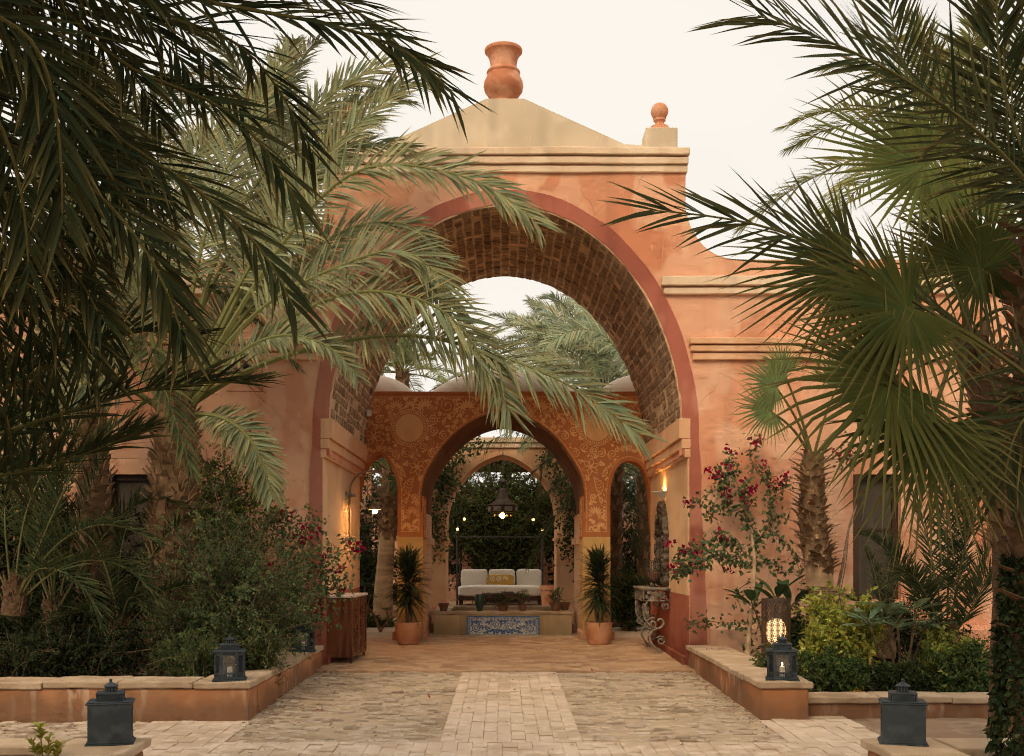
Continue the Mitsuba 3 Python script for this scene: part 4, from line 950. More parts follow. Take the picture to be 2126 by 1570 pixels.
# ------------------------------------------------------------------ sconce, mirror, console table, urn on the right pier
sc_ = thing('wall_sconce', 'wedge-shaped uplight sconce glowing on the right side of the passage', 'sconce')
ysc, zsc = 15.75, CZ - (1021 - VY) * 15.75 / FPX
hl, dep = 0.17, 0.185
sv = [(XR - 0.001, ysc - hl, zsc), (XR - 0.001, ysc + hl, zsc), (XR - dep, ysc, zsc), (XR - 0.001, ysc, zsc - 0.125)]
put('bowl', trimesh.Trimesh(sv, [[0, 2, 3], [2, 1, 3]], process=False), 'marble', parent=sc_)
put('lip', tube([sv[0], sv[2], sv[1]], 0.006, 6), 'marble', parent=sc_)
lb = trimesh.creation.icosphere(2, 0.022); lb.apply_translation((XR - 0.045, ysc, zsc - 0.035))
put('bulb', lb, 'white_plastic', parent=sc_, smooth=True, **glow((110, 62, 22)))
mir = thing('mirror', 'tall narrow mirror in a rough carved frame above the scrolled console table', 'mirror')
ym0, ym1, zm0, zm1 = 15.35, 16.2, 0.93, 2.05
mo = Polygon([(ym0, zm0), (ym1, zm0), (ym1, 1.62), (ym1 - 0.06, 1.70), (ym1 - 0.12, 1.86), (ym1 - 0.22, 1.90), (ym1 - 0.3, 2.02), (15.775, 2.06), (ym0 + 0.3, 2.02), (ym0 + 0.22, 1.90), (ym0 + 0.12, 1.86), (ym0 + 0.06, 1.70), (ym0, 1.62)])
mi_ = mo.buffer(-0.13)
def onx(poly, d0, d1):
    m = ext(poly, 0, abs(d1 - d0)); v = m.vertices
    return trimesh.Trimesh(np.c_[XR - d0 - v[:, 1], v[:, 0], v[:, 2]], m.faces[:, ::-1], process=False)
put('frame', roughen(dense(onx(mo.difference(mi_), 0.002, 0.075), 0.06), 0.018, 14, 3), 'carved_frame', parent=mir)
put('glass', onx(mi_.buffer(0.02), 0.004, 0.03), 'mirror_glass', parent=mir)
o = ornament(mo.difference(mi_).buffer(-0.01), 71, [(0.055, 600), (0.035, 900)], 0.016)
put('carving', onx(o, 0.075, 0.098), 'carved_frame', parent=mir, kind='stuff')
con = thing('console_table', 'pale scrolled iron console table against the right side of the passage', 'console table')
yc0, yc1, xc0 = 15.22, 16.2, 1.835
put('top', bx(xc0 - 0.02, XR - 0.002, yc0 - 0.02, yc1 + 0.02, 0.875, 0.90, 0.005), 'weathered_iron', parent=con)
ap_ = ornament(sbox(0.03, 0.74, 0.33, 0.865), 5, [(0.058, 100), (0.04, 200), (0.022, 500)], 0.016)
apf = union_all([ap_, sbox(0, 0.725, 0.36, 0.74), sbox(0, 0.862, 0.36, 0.874), sbox(0, 0.725, 0.014, 0.874), sbox(0.346, 0.725, 0.36, 0.874), sbox(0.10, 0.74, 0.11, 0.86), sbox(0.22, .74, .23, .86)])
for y in (yc0, yc1 - 0.02):
    m = ext(affinity.translate(apf, xc0, 0), y, y + 0.02); put('side_apron', m, 'weathered_iron', parent=con)
ap2 = ornament(sbox(yc0 + 0.03, 0.74, yc1 - 0.03, 0.865), 6, [(0.058, 200), (0.04, 300), (0.022, 500)], 0.016)
ap2 = union_all([ap2, sbox(yc0 + .021, 0.725, yc1 - .021, 0.74), sbox(yc0 + .021, 0.862, yc1 - .021, 0.874)] + [sbox(y, .74, y + .012, .862) for y in np.linspace(yc0 + .3, yc1 - .3, 3)])
m = ext(ap2, 0, 0.02); v = m.vertices
put('front_apron', trimesh.Trimesh(np.c_[xc0 + v[:, 1], v[:, 0], v[:, 2]], m.faces[:, ::-1], process=False), 'weathered_iron', parent=con)
def spiral_end(c, r, a0, s, turns=1.4, n=40):
    t = np.linspace(0, 1, n); a = a0 + s * t * turns * 2 * math.pi; rr = r * (1 - 0.75 * t)
    return [(c[0] + q * math.cos(b), c[1] + q * math.sin(b)) for q, b in zip(rr, a)]
def leg_curve(y, off):
    """an S-scrolled leg in the x-z plane; x counted from the wall"""
    g0 = G(y)
    a = [(0.30, 0.725), (0.345, 0.62), (0.335, 0.50), (0.255, 0.40), (0.16, 0.365), (0.10, 0.40), (0.09, 0.46), (0.13, 0.49), (0.165, 0.46)]
    b = [(0.13, 0.375), (0.235, 0.33), (0.27, 0.25), (0.24, 0.16), (0.16, 0.08), (0.12, g0 + 0.05), (0.155, g0 + 0.012), (0.20, g0 + 0.02)]
    out = []
    for q, r in ((a, 0.017), (b, 0.016)):
        s3 = spline([(XR - x, y, z) for x, z in q], 50)
        for d in (-0.028, 0, 0.028): out.append(tube(s3 + (0, d, 0), r * 0.72, 6))
    c1 = [(XR - x, y, z) for x, z in spiral_end((0.055, 0.66), 0.055, 1.2, -1)]
    c2 = [(XR - x, y, z) for x, z in spiral_end((0.30, 0.42), 0.05, 2.4, 1)]
    c3 = [(XR - x, y, z) for x, z in spiral_end((0.12, 0.20), 0.065, 0.6, 1)]
    c4 = [(XR - x, y, z) for x, z in spiral_end((0.235, 0.42), 0.085, 2.0, -1)]
    out += [tube(np.array(c), 0.012, 6) for c in (c1, c2, c3, c4)]
    lf = trimesh.creation.icosphere(2, 1.0); lf.apply_scale((0.045, 0.04, 0.12)); lf.apply_transform(trimesh.transformations.rotation_matrix(-0.25, (0, 1, 0))); lf.apply_translation((XR - 0.315, y, 0.60))
    out.append(roughen(lf, 0.012, 30, 3))
    return cat_(*out)
for y in (yc0 + 0.05, yc1 - 0.05): put('leg', leg_curve(y, 0), 'weathered_iron', parent=con, smooth=40)
put('stretcher', tube(spline([(XR - 0.13, yc0 + 0.06, 0.37), (XR - 0.2, (yc0 + yc1) / 2, 0.30), (XR - 0.13, yc1 - 0.06, 0.37)], 24), 0.013, 6), 'weathered_iron', parent=con, smooth=True)
ur = thing('wire_urn', 'dark ribbed iron urn standing on the scrolled console table', 'urn')
uc = ((1357 - VX) * 15.6 / FPX, 15.6, 0.901)
upr = [(0.055, 0.0), (0.055, 0.012), (0.03, 0.022), (0.018, 0.045), (0.022, 0.06)]
put('foot', lathe([(0, 0)] + upr + [(0, 0.06)], uc, 24), 'dark_iron', parent=ur, smooth=35)
rp = spline([(0.02, 0, 0.06), (0.07, 0, 0.085), (0.098, 0, 0.14), (0.10, 0, 0.22), (0.093, 0, 0.30), (0.106, 0, 0.355)], 24)
for i in range(22):
    a = i * 2 * math.pi / 22
    put('rib', tube(np.c_[uc[0] + rp[:, 0] * math.cos(a), uc[1] + rp[:, 0] * math.sin(a), uc[2] + rp[:, 2]], 0.0045, 5), 'dark_iron', parent=ur)
for r, z in ((0.106, 0.355), (0.098, 0.235), (0.096, 0.29)):
    tr = trimesh.creation.torus(r, 0.006, 32, 8); tr.apply_translation(np.array(uc) + (0, 0, z)); put('band', tr, 'dark_iron', parent=ur, smooth=True)
put('liner', lathe([(0, 0.07), (0.06, 0.085), (0.088, 0.14), (0.089, 0.22), (0.0, 0.22)], uc, 24), 'clay_dark', parent=ur, smooth=35)
# ------------------------------------------------------------------ plants: builders
UP = np.array([0, 0, 1.0])
class Leaves:
    """collects leaf blades: positions, directions and normals in, one coloured mesh out"""
    def __init__(self): self.v, self.f, self.c, self.n = [], [], [], 0
    def add(self, V, F, C):
        k, m = V.shape[:2]
        self.v.append(V.reshape(-1, 3)); self.c.append(C.reshape(-1, 3))
        self.f.append((F[None] + (np.arange(k) * m)[:, None, None] + self.n).reshape(-1, 3)); self.n += k * m
    def blades(self, P, D, N, L, W, C, fold=0.2, droop=0.0, mid=0.45):
        P, D, N = (np.asarray(x, float) for x in (P, D, N))
        k = len(P)
        D = unit(D); S = unit(np.cross(D, N)); N = np.cross(S, D)
        L, W = (np.broadcast_to(np.asarray(x, float), (k,))[:, None] for x in (L, W))
        g = np.array([0, 0, -1.0]) * L * droop
        V = np.stack([P, P + D * L * mid + S * W / 2 + N * W * fold + g * 0.3, P + D * L * mid * 1.05 + g * 0.3, P + D * L * mid - S * W / 2 + N * W * fold + g * 0.3, P + D * L + g], 1)
        C = np.broadcast_to(np.asarray(C, float), (k, 3))
        self.add(V, np.array([[0, 1, 2], [1, 4, 2], [0, 2, 3], [2, 4, 3]]), np.repeat(C[:, None], 5, 1))
    def mesh(self):
        return trimesh.Trimesh(np.vstack(self.v), np.vstack(self.f), process=False), np.clip(np.vstack(self.c), 0, 1)
    def solid(self, m, col):
        self.v.append(np.asarray(m.vertices)); self.f.append(np.asarray(m.faces) + self.n); self.c.append(np.broadcast_to(col, (len(m.vertices), 3))); self.n += len(m.vertices)

def tints(r, base, n, var=0.22, warm=0.15):
    b = np.asarray(base, float)
    k = np.exp(r.normal(0, var, (n, 1)))
    w = r.normal(0, warm, (n, 1))
    return b * k * np.hstack([1 + w, np.ones((n, 1)), 1 - 0.6 * w])

def frond(spine, L=0.42, W=0.026, n=90, col=(0.10, 0.13, 0.055), tip=(0.30, 0.22, 0.08), tipw=0.25, droop=0.18, vee=0.45, seed=0, start=0.16, rad=0.016, stalk=(0.20, 0.19, 0.08), up=UP, tipL=0.35, ang0=75, ang1=28):
    r = np.random.default_rng(seed)
    c = spline(spine, 80)
    d = np.r_[0, np.cumsum(np.linalg.norm(np.diff(c, axis=0), axis=1))]; d /= d[-1]
    T_ = np.gradient(c, axis=0); T_ = unit(T_)
    lv = Leaves()
    lv.solid(tube(c[::3], np.linspace(rad, rad * 0.18, len(c[::3])), 5), stalk)
    for s in (1, -1):
        t = np.sort(np.clip(np.linspace(start, 0.995, n) + r.normal(0, 0.35 / n, n), 0, 1))
        P = np.stack([np.interp(t, d, c[:, k]) for k in range(3)], 1)
        Tt = unit(np.stack([np.interp(t, d, T_[:, k]) for k in range(3)], 1))
        S = unit(np.cross(Tt, np.broadcast_to(up, Tt.shape)) + 1e-6); N = np.cross(S, Tt)
        N *= np.sign((N @ np.asarray(up)))[:, None] + (np.abs(N @ np.asarray(up)) < 1e-9)[:, None]
        a = np.radians(np.interp(t, [start, 0.5, 1.0], [ang0, (ang0 + ang1) / 2 + 3, ang1])) + r.normal(0, 0.09, n)
        vv = vee + r.normal(0, 0.22, n)
        side = S * s * np.cos(vv)[:, None] + N * np.sin(vv)[:, None]
        D = unit(Tt * np.cos(a)[:, None] + side * np.sin(a)[:, None])
        ln = L * np.interp(t, [start, start + 0.15, 0.45, 0.8, 1.0], [0.55, 0.9, 1.0, 0.8, tipL]) * r.uniform(0.85, 1.1, n)
        wv = unit(np.cross(D, N) + 0.35 * r.normal(0, 1, (n, 3))); wv = unit(wv - D * (wv * D).sum(1, keepdims=True))
        fn_ = np.cross(wv, D)
        w_ = W * r.uniform(0.75, 1.15, n)[:, None]; l_ = ln[:, None]
        g = np.array([0, 0, -1.0]) * l_ * (droop * r.uniform(0.4, 1.6, n))[:, None]
        m1, m2 = P + D * l_ * 0.30 + g * 0.06, P + D * l_ * 0.66 + g * 0.40
        V = np.stack([P + wv * w_ * 0.2, P - wv * w_ * 0.2, m1 + wv * w_ * 0.5, m1 - fn_ * w_ * 0.22, m1 - wv * w_ * 0.5, m2 + wv * w_ * 0.38, m2 - fn_ * w_ * 0.15, m2 - wv * w_ * 0.38, P + D * l_ + g], 1)
        F = np.array([[0, 2, 3], [0, 3, 1], [1, 3, 4], [2, 5, 6], [2, 6, 3], [3, 6, 7], [3, 7, 4], [5, 8, 6], [6, 8, 7]])
        cc = tints(r, col, n, 0.20, 0.10)
        C = np.repeat(cc[:, None], 9, 1)
        k = (r.random(n) < 0.5)[:, None] * tipw + r.random((n, 1)) * tipw * 0.5
        C[:, 8] = C[:, 8] * (1 - 2 * k) + np.asarray(tip) * 2 * k if tipw <= 0.5 else np.asarray(tip)
        C[:, 5:8] = C[:, 5:8] * (1 - 0.4 * k[:, None]) + np.asarray(tip) * 0.4 * k[:, None]
        lv.add(V, F, C)
    return lv.mesh()

def fan(hub, D, N, R=0.8, k=46, spread=2.5, col=(0.085, 0.12, 0.04), seed=0, droop=0.25, tip=(0.26, 0.20, 0.08), rag=0.12, split=0.45):
    """a fan palm leaf: pleated blade that splits into drooping fingers"""
    r = np.random.default_rng(seed)
    D = unit(D); N = unit(N - D * (N @ D)); S = np.cross(N, D)
    th = np.linspace(-spread, spread, k) + r.normal(0, 0.012, k); dth = 2 * spread / (k - 1)
    dirs = np.cos(th)[:, None] * D + np.sin(th)[:, None] * S
    cup = 0.22 * (np.abs(th) / spread)[:, None] ** 1.5
    dirs = unit(dirs + N * (0.10 + cup))
    sd = -np.sin(th)[:, None] * D + np.cos(th)[:, None] * S
    ln = R * (1 - 0.32 * (np.abs(th) / spread) ** 1.6) * r.uniform(1 - rag, 1 + rag * 0.4, k)
    l_ = ln[:, None]
    hw = math.tan(dth / 2)
    g = lambda q: np.array([0, 0, -1.0]) * (droop * l_ * q ** 2.4) * r.uniform(0.5, 1.5, (k, 1))
    r1, r2 = split, split + (1 - split) * 0.5
    a1, a2 = hub + dirs * l_ * r1 + g(r1), hub + dirs * l_ * r2 + g(r2)
    w1 = hw * R * r1; w2_ = w1 * 0.62
    V = np.stack([np.broadcast_to(hub, (k, 3)) + sd * 0.012, np.broadcast_to(hub, (k, 3)) - sd * 0.012, a1 + sd * w1 * 1.02, a1 + N * w1 * 0.55, a1 - sd * w1 * 1.02, a2 + sd * w2_, a2 + N * w2_ * 0.5, a2 - sd * w2_, hub + dirs * l_ + g(1.0)], 1)
    F = np.array([[0, 2, 3], [0, 3, 1], [1, 3, 4], [2, 5, 6], [2, 6, 3], [3, 6, 7], [3, 7, 4], [5, 8, 6], [6, 8, 7]])
    lv = Leaves()
    cc = tints(r, col, k, 0.13, 0.08)
    C = np.repeat(cc[:, None], 9, 1)
    C[:, 8] = 0.5 * C[:, 8] + 0.5 * np.asarray(tip); C[:, 0:2] *= 1.25; C[:, 5:8] = 0.85 * C[:, 5:8] + 0.15 * np.asarray(tip)
    lv.add(V, F, C)
    return lv

def bush_mesh(base, dims, mains, twigs, per, leaf=(0.03, 0.016), col=(0.06, 0.08, 0.03), seed=0, lo=0.25, twig_len=0.22, var=0.25, droop=0.1, out=0.6, col2=None, p2=0.25, lean=(0, 0)):
    """stems that fork into leafy twigs, filling an uneven ellipsoid above the base: (stems, leaves, colours, twig tips)"""
    r = np.random.default_rng(seed)
    base = np.asarray(base, float)
    rx, ry, h = dims
    stems, lv, tips = [], Leaves(), []
    P, D, C = [], [], []
    for i in range(mains):
        a, q = r.uniform(0, 2 * math.pi), math.sqrt(r.random())
        z = h * (lo + (1 - lo) * r.random() ** 0.8) * (1 - 0.35 * q * q) * r.uniform(0.8, 1.08)
        e = base + np.array([rx * q * math.cos(a) + lean[0] * z / h, ry * q * math.sin(a) + lean[1] * z / h, z])
        b = base + np.array([0.12 * rx * r.normal(), 0.12 * ry * r.normal(), 0])
        c = np.array([b, b + (e - b) * (0.35, 0.35, 0.6) + r.normal(0, 0.04, 3), e])
        s = spline(c, 12)
        stems.append(tube(s, np.linspace(0.011, 0.003, 12), 4, caps=False))
        tone = np.exp(r.normal(0, var * 0.6))
        for _ in range(twigs):
            t = 1 - 0.75 * r.random() ** 1.4
            j = int(t * 11)
            p = s[j]
            outw = unit((p - base) * (1, 1, 0.4) + 1e-6)
            d = unit(outw * out + r.normal(0, 0.55, 3) + (0, 0, 0.35))
            l = twig_len * r.uniform(0.5, 1.3)
            tq = np.linspace(0.15, 1.0, per) + r.normal(0, 0.03, per)
            pts = p + d * (l * tq)[:, None] + np.array([0, 0, -1.0]) * (droop * l * tq ** 2)[:, None]
            P.append(pts); tips.append(pts[-1])
            D.append(unit(d * 0.6 + r.normal(0, 0.75, (per, 3))))
            cc = tints(r, col2 if (col2 is not None and r.random() < p2) else col, per, var * 0.6, 0.12) * tone
            C.append(cc)
            if r.random() < 0.35: stems.append(tube(np.array([p, p + d * l * 0.8]), [0.004, 0.0015], 3, caps=False))
    P, D, C = np.vstack(P), np.vstack(D), np.vstack(C)
    k = len(P)
    N = unit(r.normal(0, 0.6, (k, 3)) + UP * 0.9)
    lv.blades(P, D, N, leaf[0] * r.uniform(0.6, 1.3, k), leaf[1] * r.uniform(0.7, 1.2, k), C, 0.2, 0.15)
    return cat_(*stems), *lv.mesh(), np.array(tips)

def bush(name, lab, cat, base, dims, mains, twigs, per, group=None, **k):
    t = thing(name, lab, cat, group)
    st, lm, lc, tips = bush_mesh(base, dims, mains, twigs, per, **k)
    put('stems', st, 'twig', parent=t)
    put('foliage', lm, 'shrub_leaf', parent=t, color=lc, kind='stuff')
    return t, tips

def bract_cluster(p, r, n=9, size=0.045, col=(0.27, 0.008, 0.045)):
    lv = Leaves()
    P = p + r.normal(0, size * 0.62, (n, 3))
    D = unit(r.normal(0, 1, (n, 3))); N = unit(r.normal(0, 1, (n, 3)))
    lv.blades(P, D, N, size * r.uniform(0.8, 1.3, n), size * r.uniform(0.8, 1.1, n), tints(r, col, n, 0.25, 0.1), 0.25, 0, 0.5)
    return lv.mesh()

def vine_mesh(paths, leaf=(0.06, 0.045), per_m=60, spread=0.09, col=(0.055, 0.085, 0.035), seed=0, rad=0.008, var=0.25, hang=0.3, flat=None):
    r = np.random.default_rng(seed)
    st, lv = [], Leaves()
    for path, dens in paths:
        c = spline(path, 40)
        st.append(tube(c, np.linspace(rad, rad * 0.3, 40), 5, caps=False))
        L = np.linalg.norm(np.diff(c, axis=0), axis=1).sum()
        n = max(3, int(L * per_m * dens))
        t = r.uniform(0.05, 1, n) * 39
        i = t.astype(int)
        P = c[i] + r.normal(0, spread, (n, 3)) * (1, 0.55, 1)
        D = unit(r.normal(0, 0.7, (n, 3)) + (0, -0.3, -hang)); N = unit(r.normal(0, 0.5, (n, 3)) + (0, -0.5, 0.7))
        lv.blades(P, D, N, leaf[0] * r.uniform(0.55, 1.3, n), leaf[1] * r.uniform(0.7, 1.2, n), tints(r, col, n, var, 0.12), 0.15, 0.1, 0.4)
    return cat_(*st), *lv.mesh()

def boots(path, rad, n, size, out=0.6, seed=0, curl=0.0, t0=0.0, t1=1.0):
    """the stubs of old leaf bases, set in spirals round a trunk"""
    r = np.random.default_rng(seed)
    c = spline(path, 60)
    ms = []
    for i in range(n):
        t = t0 + (t1 - t0) * (i + 0.5) / n
        p = np.array([np.interp(t, np.linspace(0, 1, 60), c[:, k]) for k in range(3)])
        a = i * 2.39996 + r.normal(0, 0.15)
        o = np.array([math.cos(a), math.sin(a), 0]); s = np.array([-o[1], o[0], 0])
        rr = np.interp(t, np.linspace(0, 1, len(rad)), rad)
        L = size * r.uniform(0.7, 1.3); w = size * r.uniform(0.45, 0.65)
        b = p + o * rr * 0.85
        m = b + o * L * 0.22 * out + UP * L * 0.55
        e = b + o * L * (0.55 * out + curl * r.uniform(0, 1)) + UP * L * (1.0 - 0.5 * curl * r.random()) + s * r.normal(0, 0.18 * L)
        th = size * 0.13
        q = []
        for cc, ww, tt in ((b, w, th), (m, w * 0.75, th * 0.9), (e, w * r.uniform(0.25, 0.5), th * 0.4)):
            for sx, so in ((-1, 0), (1, 0), (1, 1), (-1, 1)): q.append(cc + s * sx * ww / 2 + o * so * tt)
        q = np.array(q)
        f = []
        for l in range(2):
            for j in range(4):
                x = [l * 4 + j, l * 4 + (j + 1) % 4, l * 4 + 4 + (j + 1) % 4, l * 4 + 4 + j]
                f += [[x[0], x[1], x[2]], [x[0], x[2], x[3]]]
        f += [[8, 9, 10], [8, 10, 11]]
        ms.append(trimesh.Trimesh(q, f, process=False))
    return cat_(*ms)

def trunk_tube(path, rad, sides=20, seed=0, amp=0.02):
    c = spline(path, 40)
    m = tube(c, np.interp(np.linspace(0, 1, 40), np.linspace(0, 1, len(rad)), rad), sides)
    return roughen(m, amp, 6.0, seed)
def px3(pts): return [at(*q) for q in pts]
def arc(c0, az, elev, length, sag, n=6, side=0.0):
    """a frond spine that leaves the crown c0 and arches over"""
    t = np.linspace(0, 1, n)
    h = np.array([math.cos(az), math.sin(az), 0]); s = np.array([-h[1], h[0], 0])
    return [np.asarray(c0) + h * length * math.cos(elev) * q + UP * (length * math.sin(elev) * q - sag * q ** 2.2) + s * side * q ** 2 for q in t]

PALE = (0.245, 0.262, 0.145)
MID = (0.085, 0.105, 0.048)
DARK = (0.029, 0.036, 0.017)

# ------------------------------------------------------------------ the big date palm left of the arch
def put_frond(t, sp, **k):
    m, c = frond(sp, **k)
    return put('frond', m, 'frond_leaf', parent=t, color=c)
palm = thing('date_palm', 'date palm with shaggy trunk left of the arch, its pale fronds hanging across the arch', 'palm tree')
pc = at(365, 868, 11.6)
tb = [(pc[0] - 0.06, 11.65, 0.05), (pc[0] - 0.07, 11.62, 1.2), (pc[0] - 0.01, 11.6, 2.2), tuple(pc + (0, 0, 0.1))]
put('trunk', trunk_tube(tb, [0.23, 0.19, 0.20, 0.17], 24, 3), 'trunk_fibre', parent=palm)
put('leaf_bases', boots(tb, [0.22, 0.18, 0.20, 0.16], 260, 0.20, 0.75, 5, 0.25), 'palm_boot', parent=palm, kind='stuff')
A_SP = [
    [(383, 850, 11.6), (520, 768, 11.4), (700, 712, 11.2), (860, 698, 11.0), (1000, 728, 10.8), (1180, 800, 10.6), (1330, 905, 10.5)],
    [(380, 850, 11.6), (500, 640, 11.5), (640, 440, 11.4), (760, 350, 11.3), (900, 352, 11.2), (1020, 392, 11.1), (1118, 468, 11.0)],
    [(372, 850, 11.6), (470, 640, 11.7), (570, 470, 11.8), (690, 310, 11.9), (825, 190, 12.0)],
    [(382, 850, 11.6), (540, 645, 11.3), (720, 548, 11.1), (830, 522, 11.0), (905, 570, 10.9), (940, 655, 10.9)],
    [(380, 855, 11.6), (560, 690, 11.1), (720, 612, 10.9), (830, 612, 10.8), (930, 655, 10.7), (1010, 760, 10.7), (1060, 860, 10.6)],
    [(362, 850, 11.6), (400, 600, 11.7), (470, 350, 11.9), (600, 110, 12.1)],
    [(352, 850, 11.6), (300, 650, 11.4), (235, 500, 11.3), (130, 400, 11.1)],
    [(392, 862, 11.6), (470, 872, 11.2), (530, 930, 11.0), (565, 1030, 10.9)],
    [(345, 860, 11.6), (250, 800, 11.2), (140, 800, 10.9), (40, 880, 10.7)],
    [(370, 850, 11.6), (440, 560, 11.9), (570, 330, 12.3), (760, 150, 12.6), (880, 130, 12.7)],
    [(375, 850, 11.6), (520, 560, 12.0), (640, 330, 12.4), (790, 190, 12.6), (900, 175, 12.8)],
    [(366, 850, 11.6), (420, 640, 12.2), (560, 420, 12.6), (740, 300, 12.9), (850, 310, 13.0)],
    [(376, 850, 11.6), (480, 690, 11.9), (600, 560, 12.3), (740, 470, 12.6), (850, 470, 12.7), (905, 520, 12.8)],
    [(358, 850, 11.6), (330, 700, 11.9), (330, 520, 12.2), (400, 330, 12.5), (540, 180, 12.7)],
    [(348, 858, 11.6), (280, 760, 11.9), (190, 690, 12.2), (90, 690, 12.4)],
    [(388, 858, 11.6), (470, 760, 11.0), (570, 700, 10.7), (680, 720, 10.5), (740, 780, 10.4)],
    [(368, 850, 11.6), (430, 700, 12.4), (520, 600, 12.9), (640, 560, 13.2)],
]
for i, sp in enumerate(A_SP):
    put_frond(palm, px3(sp), L=0.60 if i not in (7, 15) else 0.36, W=0.030, n=108, col=np.array(PALE) * (1.0 if i < 9 else 0.9), tipw=0.22, droop=0.16, vee=0.22, up=unit(np.array([0.12 * math.sin(i), -0.80, 0.60])), seed=100 + i, start=0.34 if i not in (7,) else 0.2, rad=0.034, stalk=(0.21, 0.215, 0.085), tipL=0.5)
r_ = np.random.default_rng(77)
for i in range(9):                                  # cut leaf stalks standing round the crown
    a = i * 0.7
    b = pc + (0.12 * math.cos(a), 0.12 * math.sin(a), 0.0)
    put('cut_stalk', tube(spline([b, b + (0.10 * math.cos(a), 0.10 * math.sin(a), 0.28), b + (0.25 * math.cos(a), 0.25 * math.sin(a), 0.50 + 0.2 * r_.random())], 8), [0.035, 0.03, 0.027, 0.024, 0.021, 0.019, 0.017, 0.015], 6), 'palm_boot', parent=palm)

# second date palm further left, taller and thinner
p2_ = thing('date_palm', 'tall date palm at the far left with a thin dark trunk', 'palm tree')
pc2 = at(158, 560, 12.6)
tb2 = [(at(205, 1300, 12.6)[0], 12.6, 0.05), (at(195, 1000, 12.6)[0], 12.6, 2.1), (at(178, 760, 12.6)[0], 12.6, 3.4), tuple(pc2)]
put('trunk', trunk_tube(tb2, [0.20, 0.17, 0.16, 0.14], 18, 4), 'trunk_fibre', parent=p2_)
put('leaf_bases', boots(tb2, [0.19, 0.16, 0.15, 0.13], 230, 0.18, 0.7, 6, 0.2), 'palm_boot', parent=p2_, kind='stuff')
for i in range(20):
    az = i * 2.399; el = 1.15 - 0.085 * i * 0.9
    put_frond(p2_, arc(pc2, az, el, 2.6, 0.9 + 0.05 * i), L=0.42, W=0.024, n=70, col=MID, seed=200 + i, droop=0.3, rad=0.02, start=0.2)

# small date palms in the left bed
def young_palm(lab, base, spines, col, L, n, seed, W=0.020):
    t = thing('young_palm', lab, 'palm', 'young palms in the flower beds')
    b = np.asarray(base)
    put('trunk', trunk_tube([tuple(b + (0, 0, -0.1)), tuple(b + (0.01, 0, 0.06)), tuple(b + (0, 0.01, 0.16))], [0.11, 0.10, 0.06], 14, 2), 'trunk_fibre', parent=t)
    put('leaf_bases', boots([tuple(b + (0, 0, -0.08)), tuple(b + (0, 0, 0.16))], [0.09, 0.05], 30, 0.15, 0.5, 8), 'trunk_fibre', parent=t, kind='stuff')
    for i, sp in enumerate(spines):
        put_frond(t, sp, L=L, W=W, n=n, col=col, seed=seed + i, droop=0.12, vee=0.55, rad=0.012, start=0.22, ang0=60, ang1=24)
    return t
yb = at(30, 1255, 10.9)
young_palm('young date palm with upright green fronds at the left edge', yb, [px3(s) for s in (
    [(36, 1240, 10.9), (100, 1090, 10.7), (175, 950, 10.6), (300, 840, 10.5)], [(30, 1240, 10.9), (70, 1020, 10.8), (170, 880, 10.8), (290, 720, 10.8)],
    [(40, 1245, 10.9), (120, 1130, 10.5), (230, 1090, 10.2), (330, 1130, 10.0)], [(25, 1240, 10.9), (10, 1050, 10.8), (40, 880, 10.8), (110, 760, 10.8)],
    [(45, 1245, 10.9), (150, 1170, 10.6), (260, 1180, 10.4), (330, 1250, 10.3)], [(20, 1240, 10.9), (-40, 1100, 10.8), (-80, 980, 10.7)],
    [(35, 1240, 10.9), (130, 1010, 11.2), (220, 900, 11.4), (340, 900, 11.5)], [(38, 1240, 10.9), (90, 1180, 10.3), (170, 1220, 10.0), (210, 1300, 9.95)])], (0.06, 0.082, 0.036), 0.34, 62, 300)
young_palm('young date palm with low spreading fronds in the middle of the left bed', at(250, 1330, 11.3), [px3(s) for s in (
    [(255, 1310, 11.3), (300, 1180, 11.2), (370, 1090, 11.1), (430, 1060, 11)], [(250, 1310, 11.3), (220, 1180, 11.1), (170, 1100, 11), (100, 1080, 10.9)],
    [(255, 1315, 11.3), (340, 1230, 10.9), (430, 1210, 10.7)], [(250, 1312, 11.3), (250, 1150, 11.3), (290, 1020, 11.3)],
    [(248, 1316, 11.3), (180, 1270, 10.9), (110, 1290, 10.7)], [(252, 1312, 11.3), (280, 1240, 10.6), (330, 1290, 10.4)])], (0.045, 0.06, 0.028), 0.27, 50, 330)

young_palm('young date palm with long arching fronds in front of the left wing', at(110, 1290, 11.9), [px3(s) for s in (
    [(115, 1270, 11.9), (90, 1050, 11.8), (100, 850, 11.7), (190, 700, 11.6)], [(112, 1270, 11.9), (30, 1060, 11.8), (-30, 880, 11.7)], [(118, 1270, 11.9), (170, 1060, 12.0), (260, 900, 12.1), (370, 870, 12.2)],
    [(114, 1270, 11.9), (120, 1000, 12.0), (180, 800, 12.1), (300, 700, 12.2)], [(112, 1270, 11.9), (60, 1000, 11.6), (20, 800, 11.5), (30, 650, 11.4)], [(117, 1272, 11.9), (210, 1120, 11.6), (310, 1040, 11.4), (400, 1060, 11.3)],
    [(113, 1272, 11.9), (80, 1130, 11.4), (110, 1000, 11.2), (200, 930, 11.1)])], (0.055, 0.074, 0.034), 0.38, 64, 350)

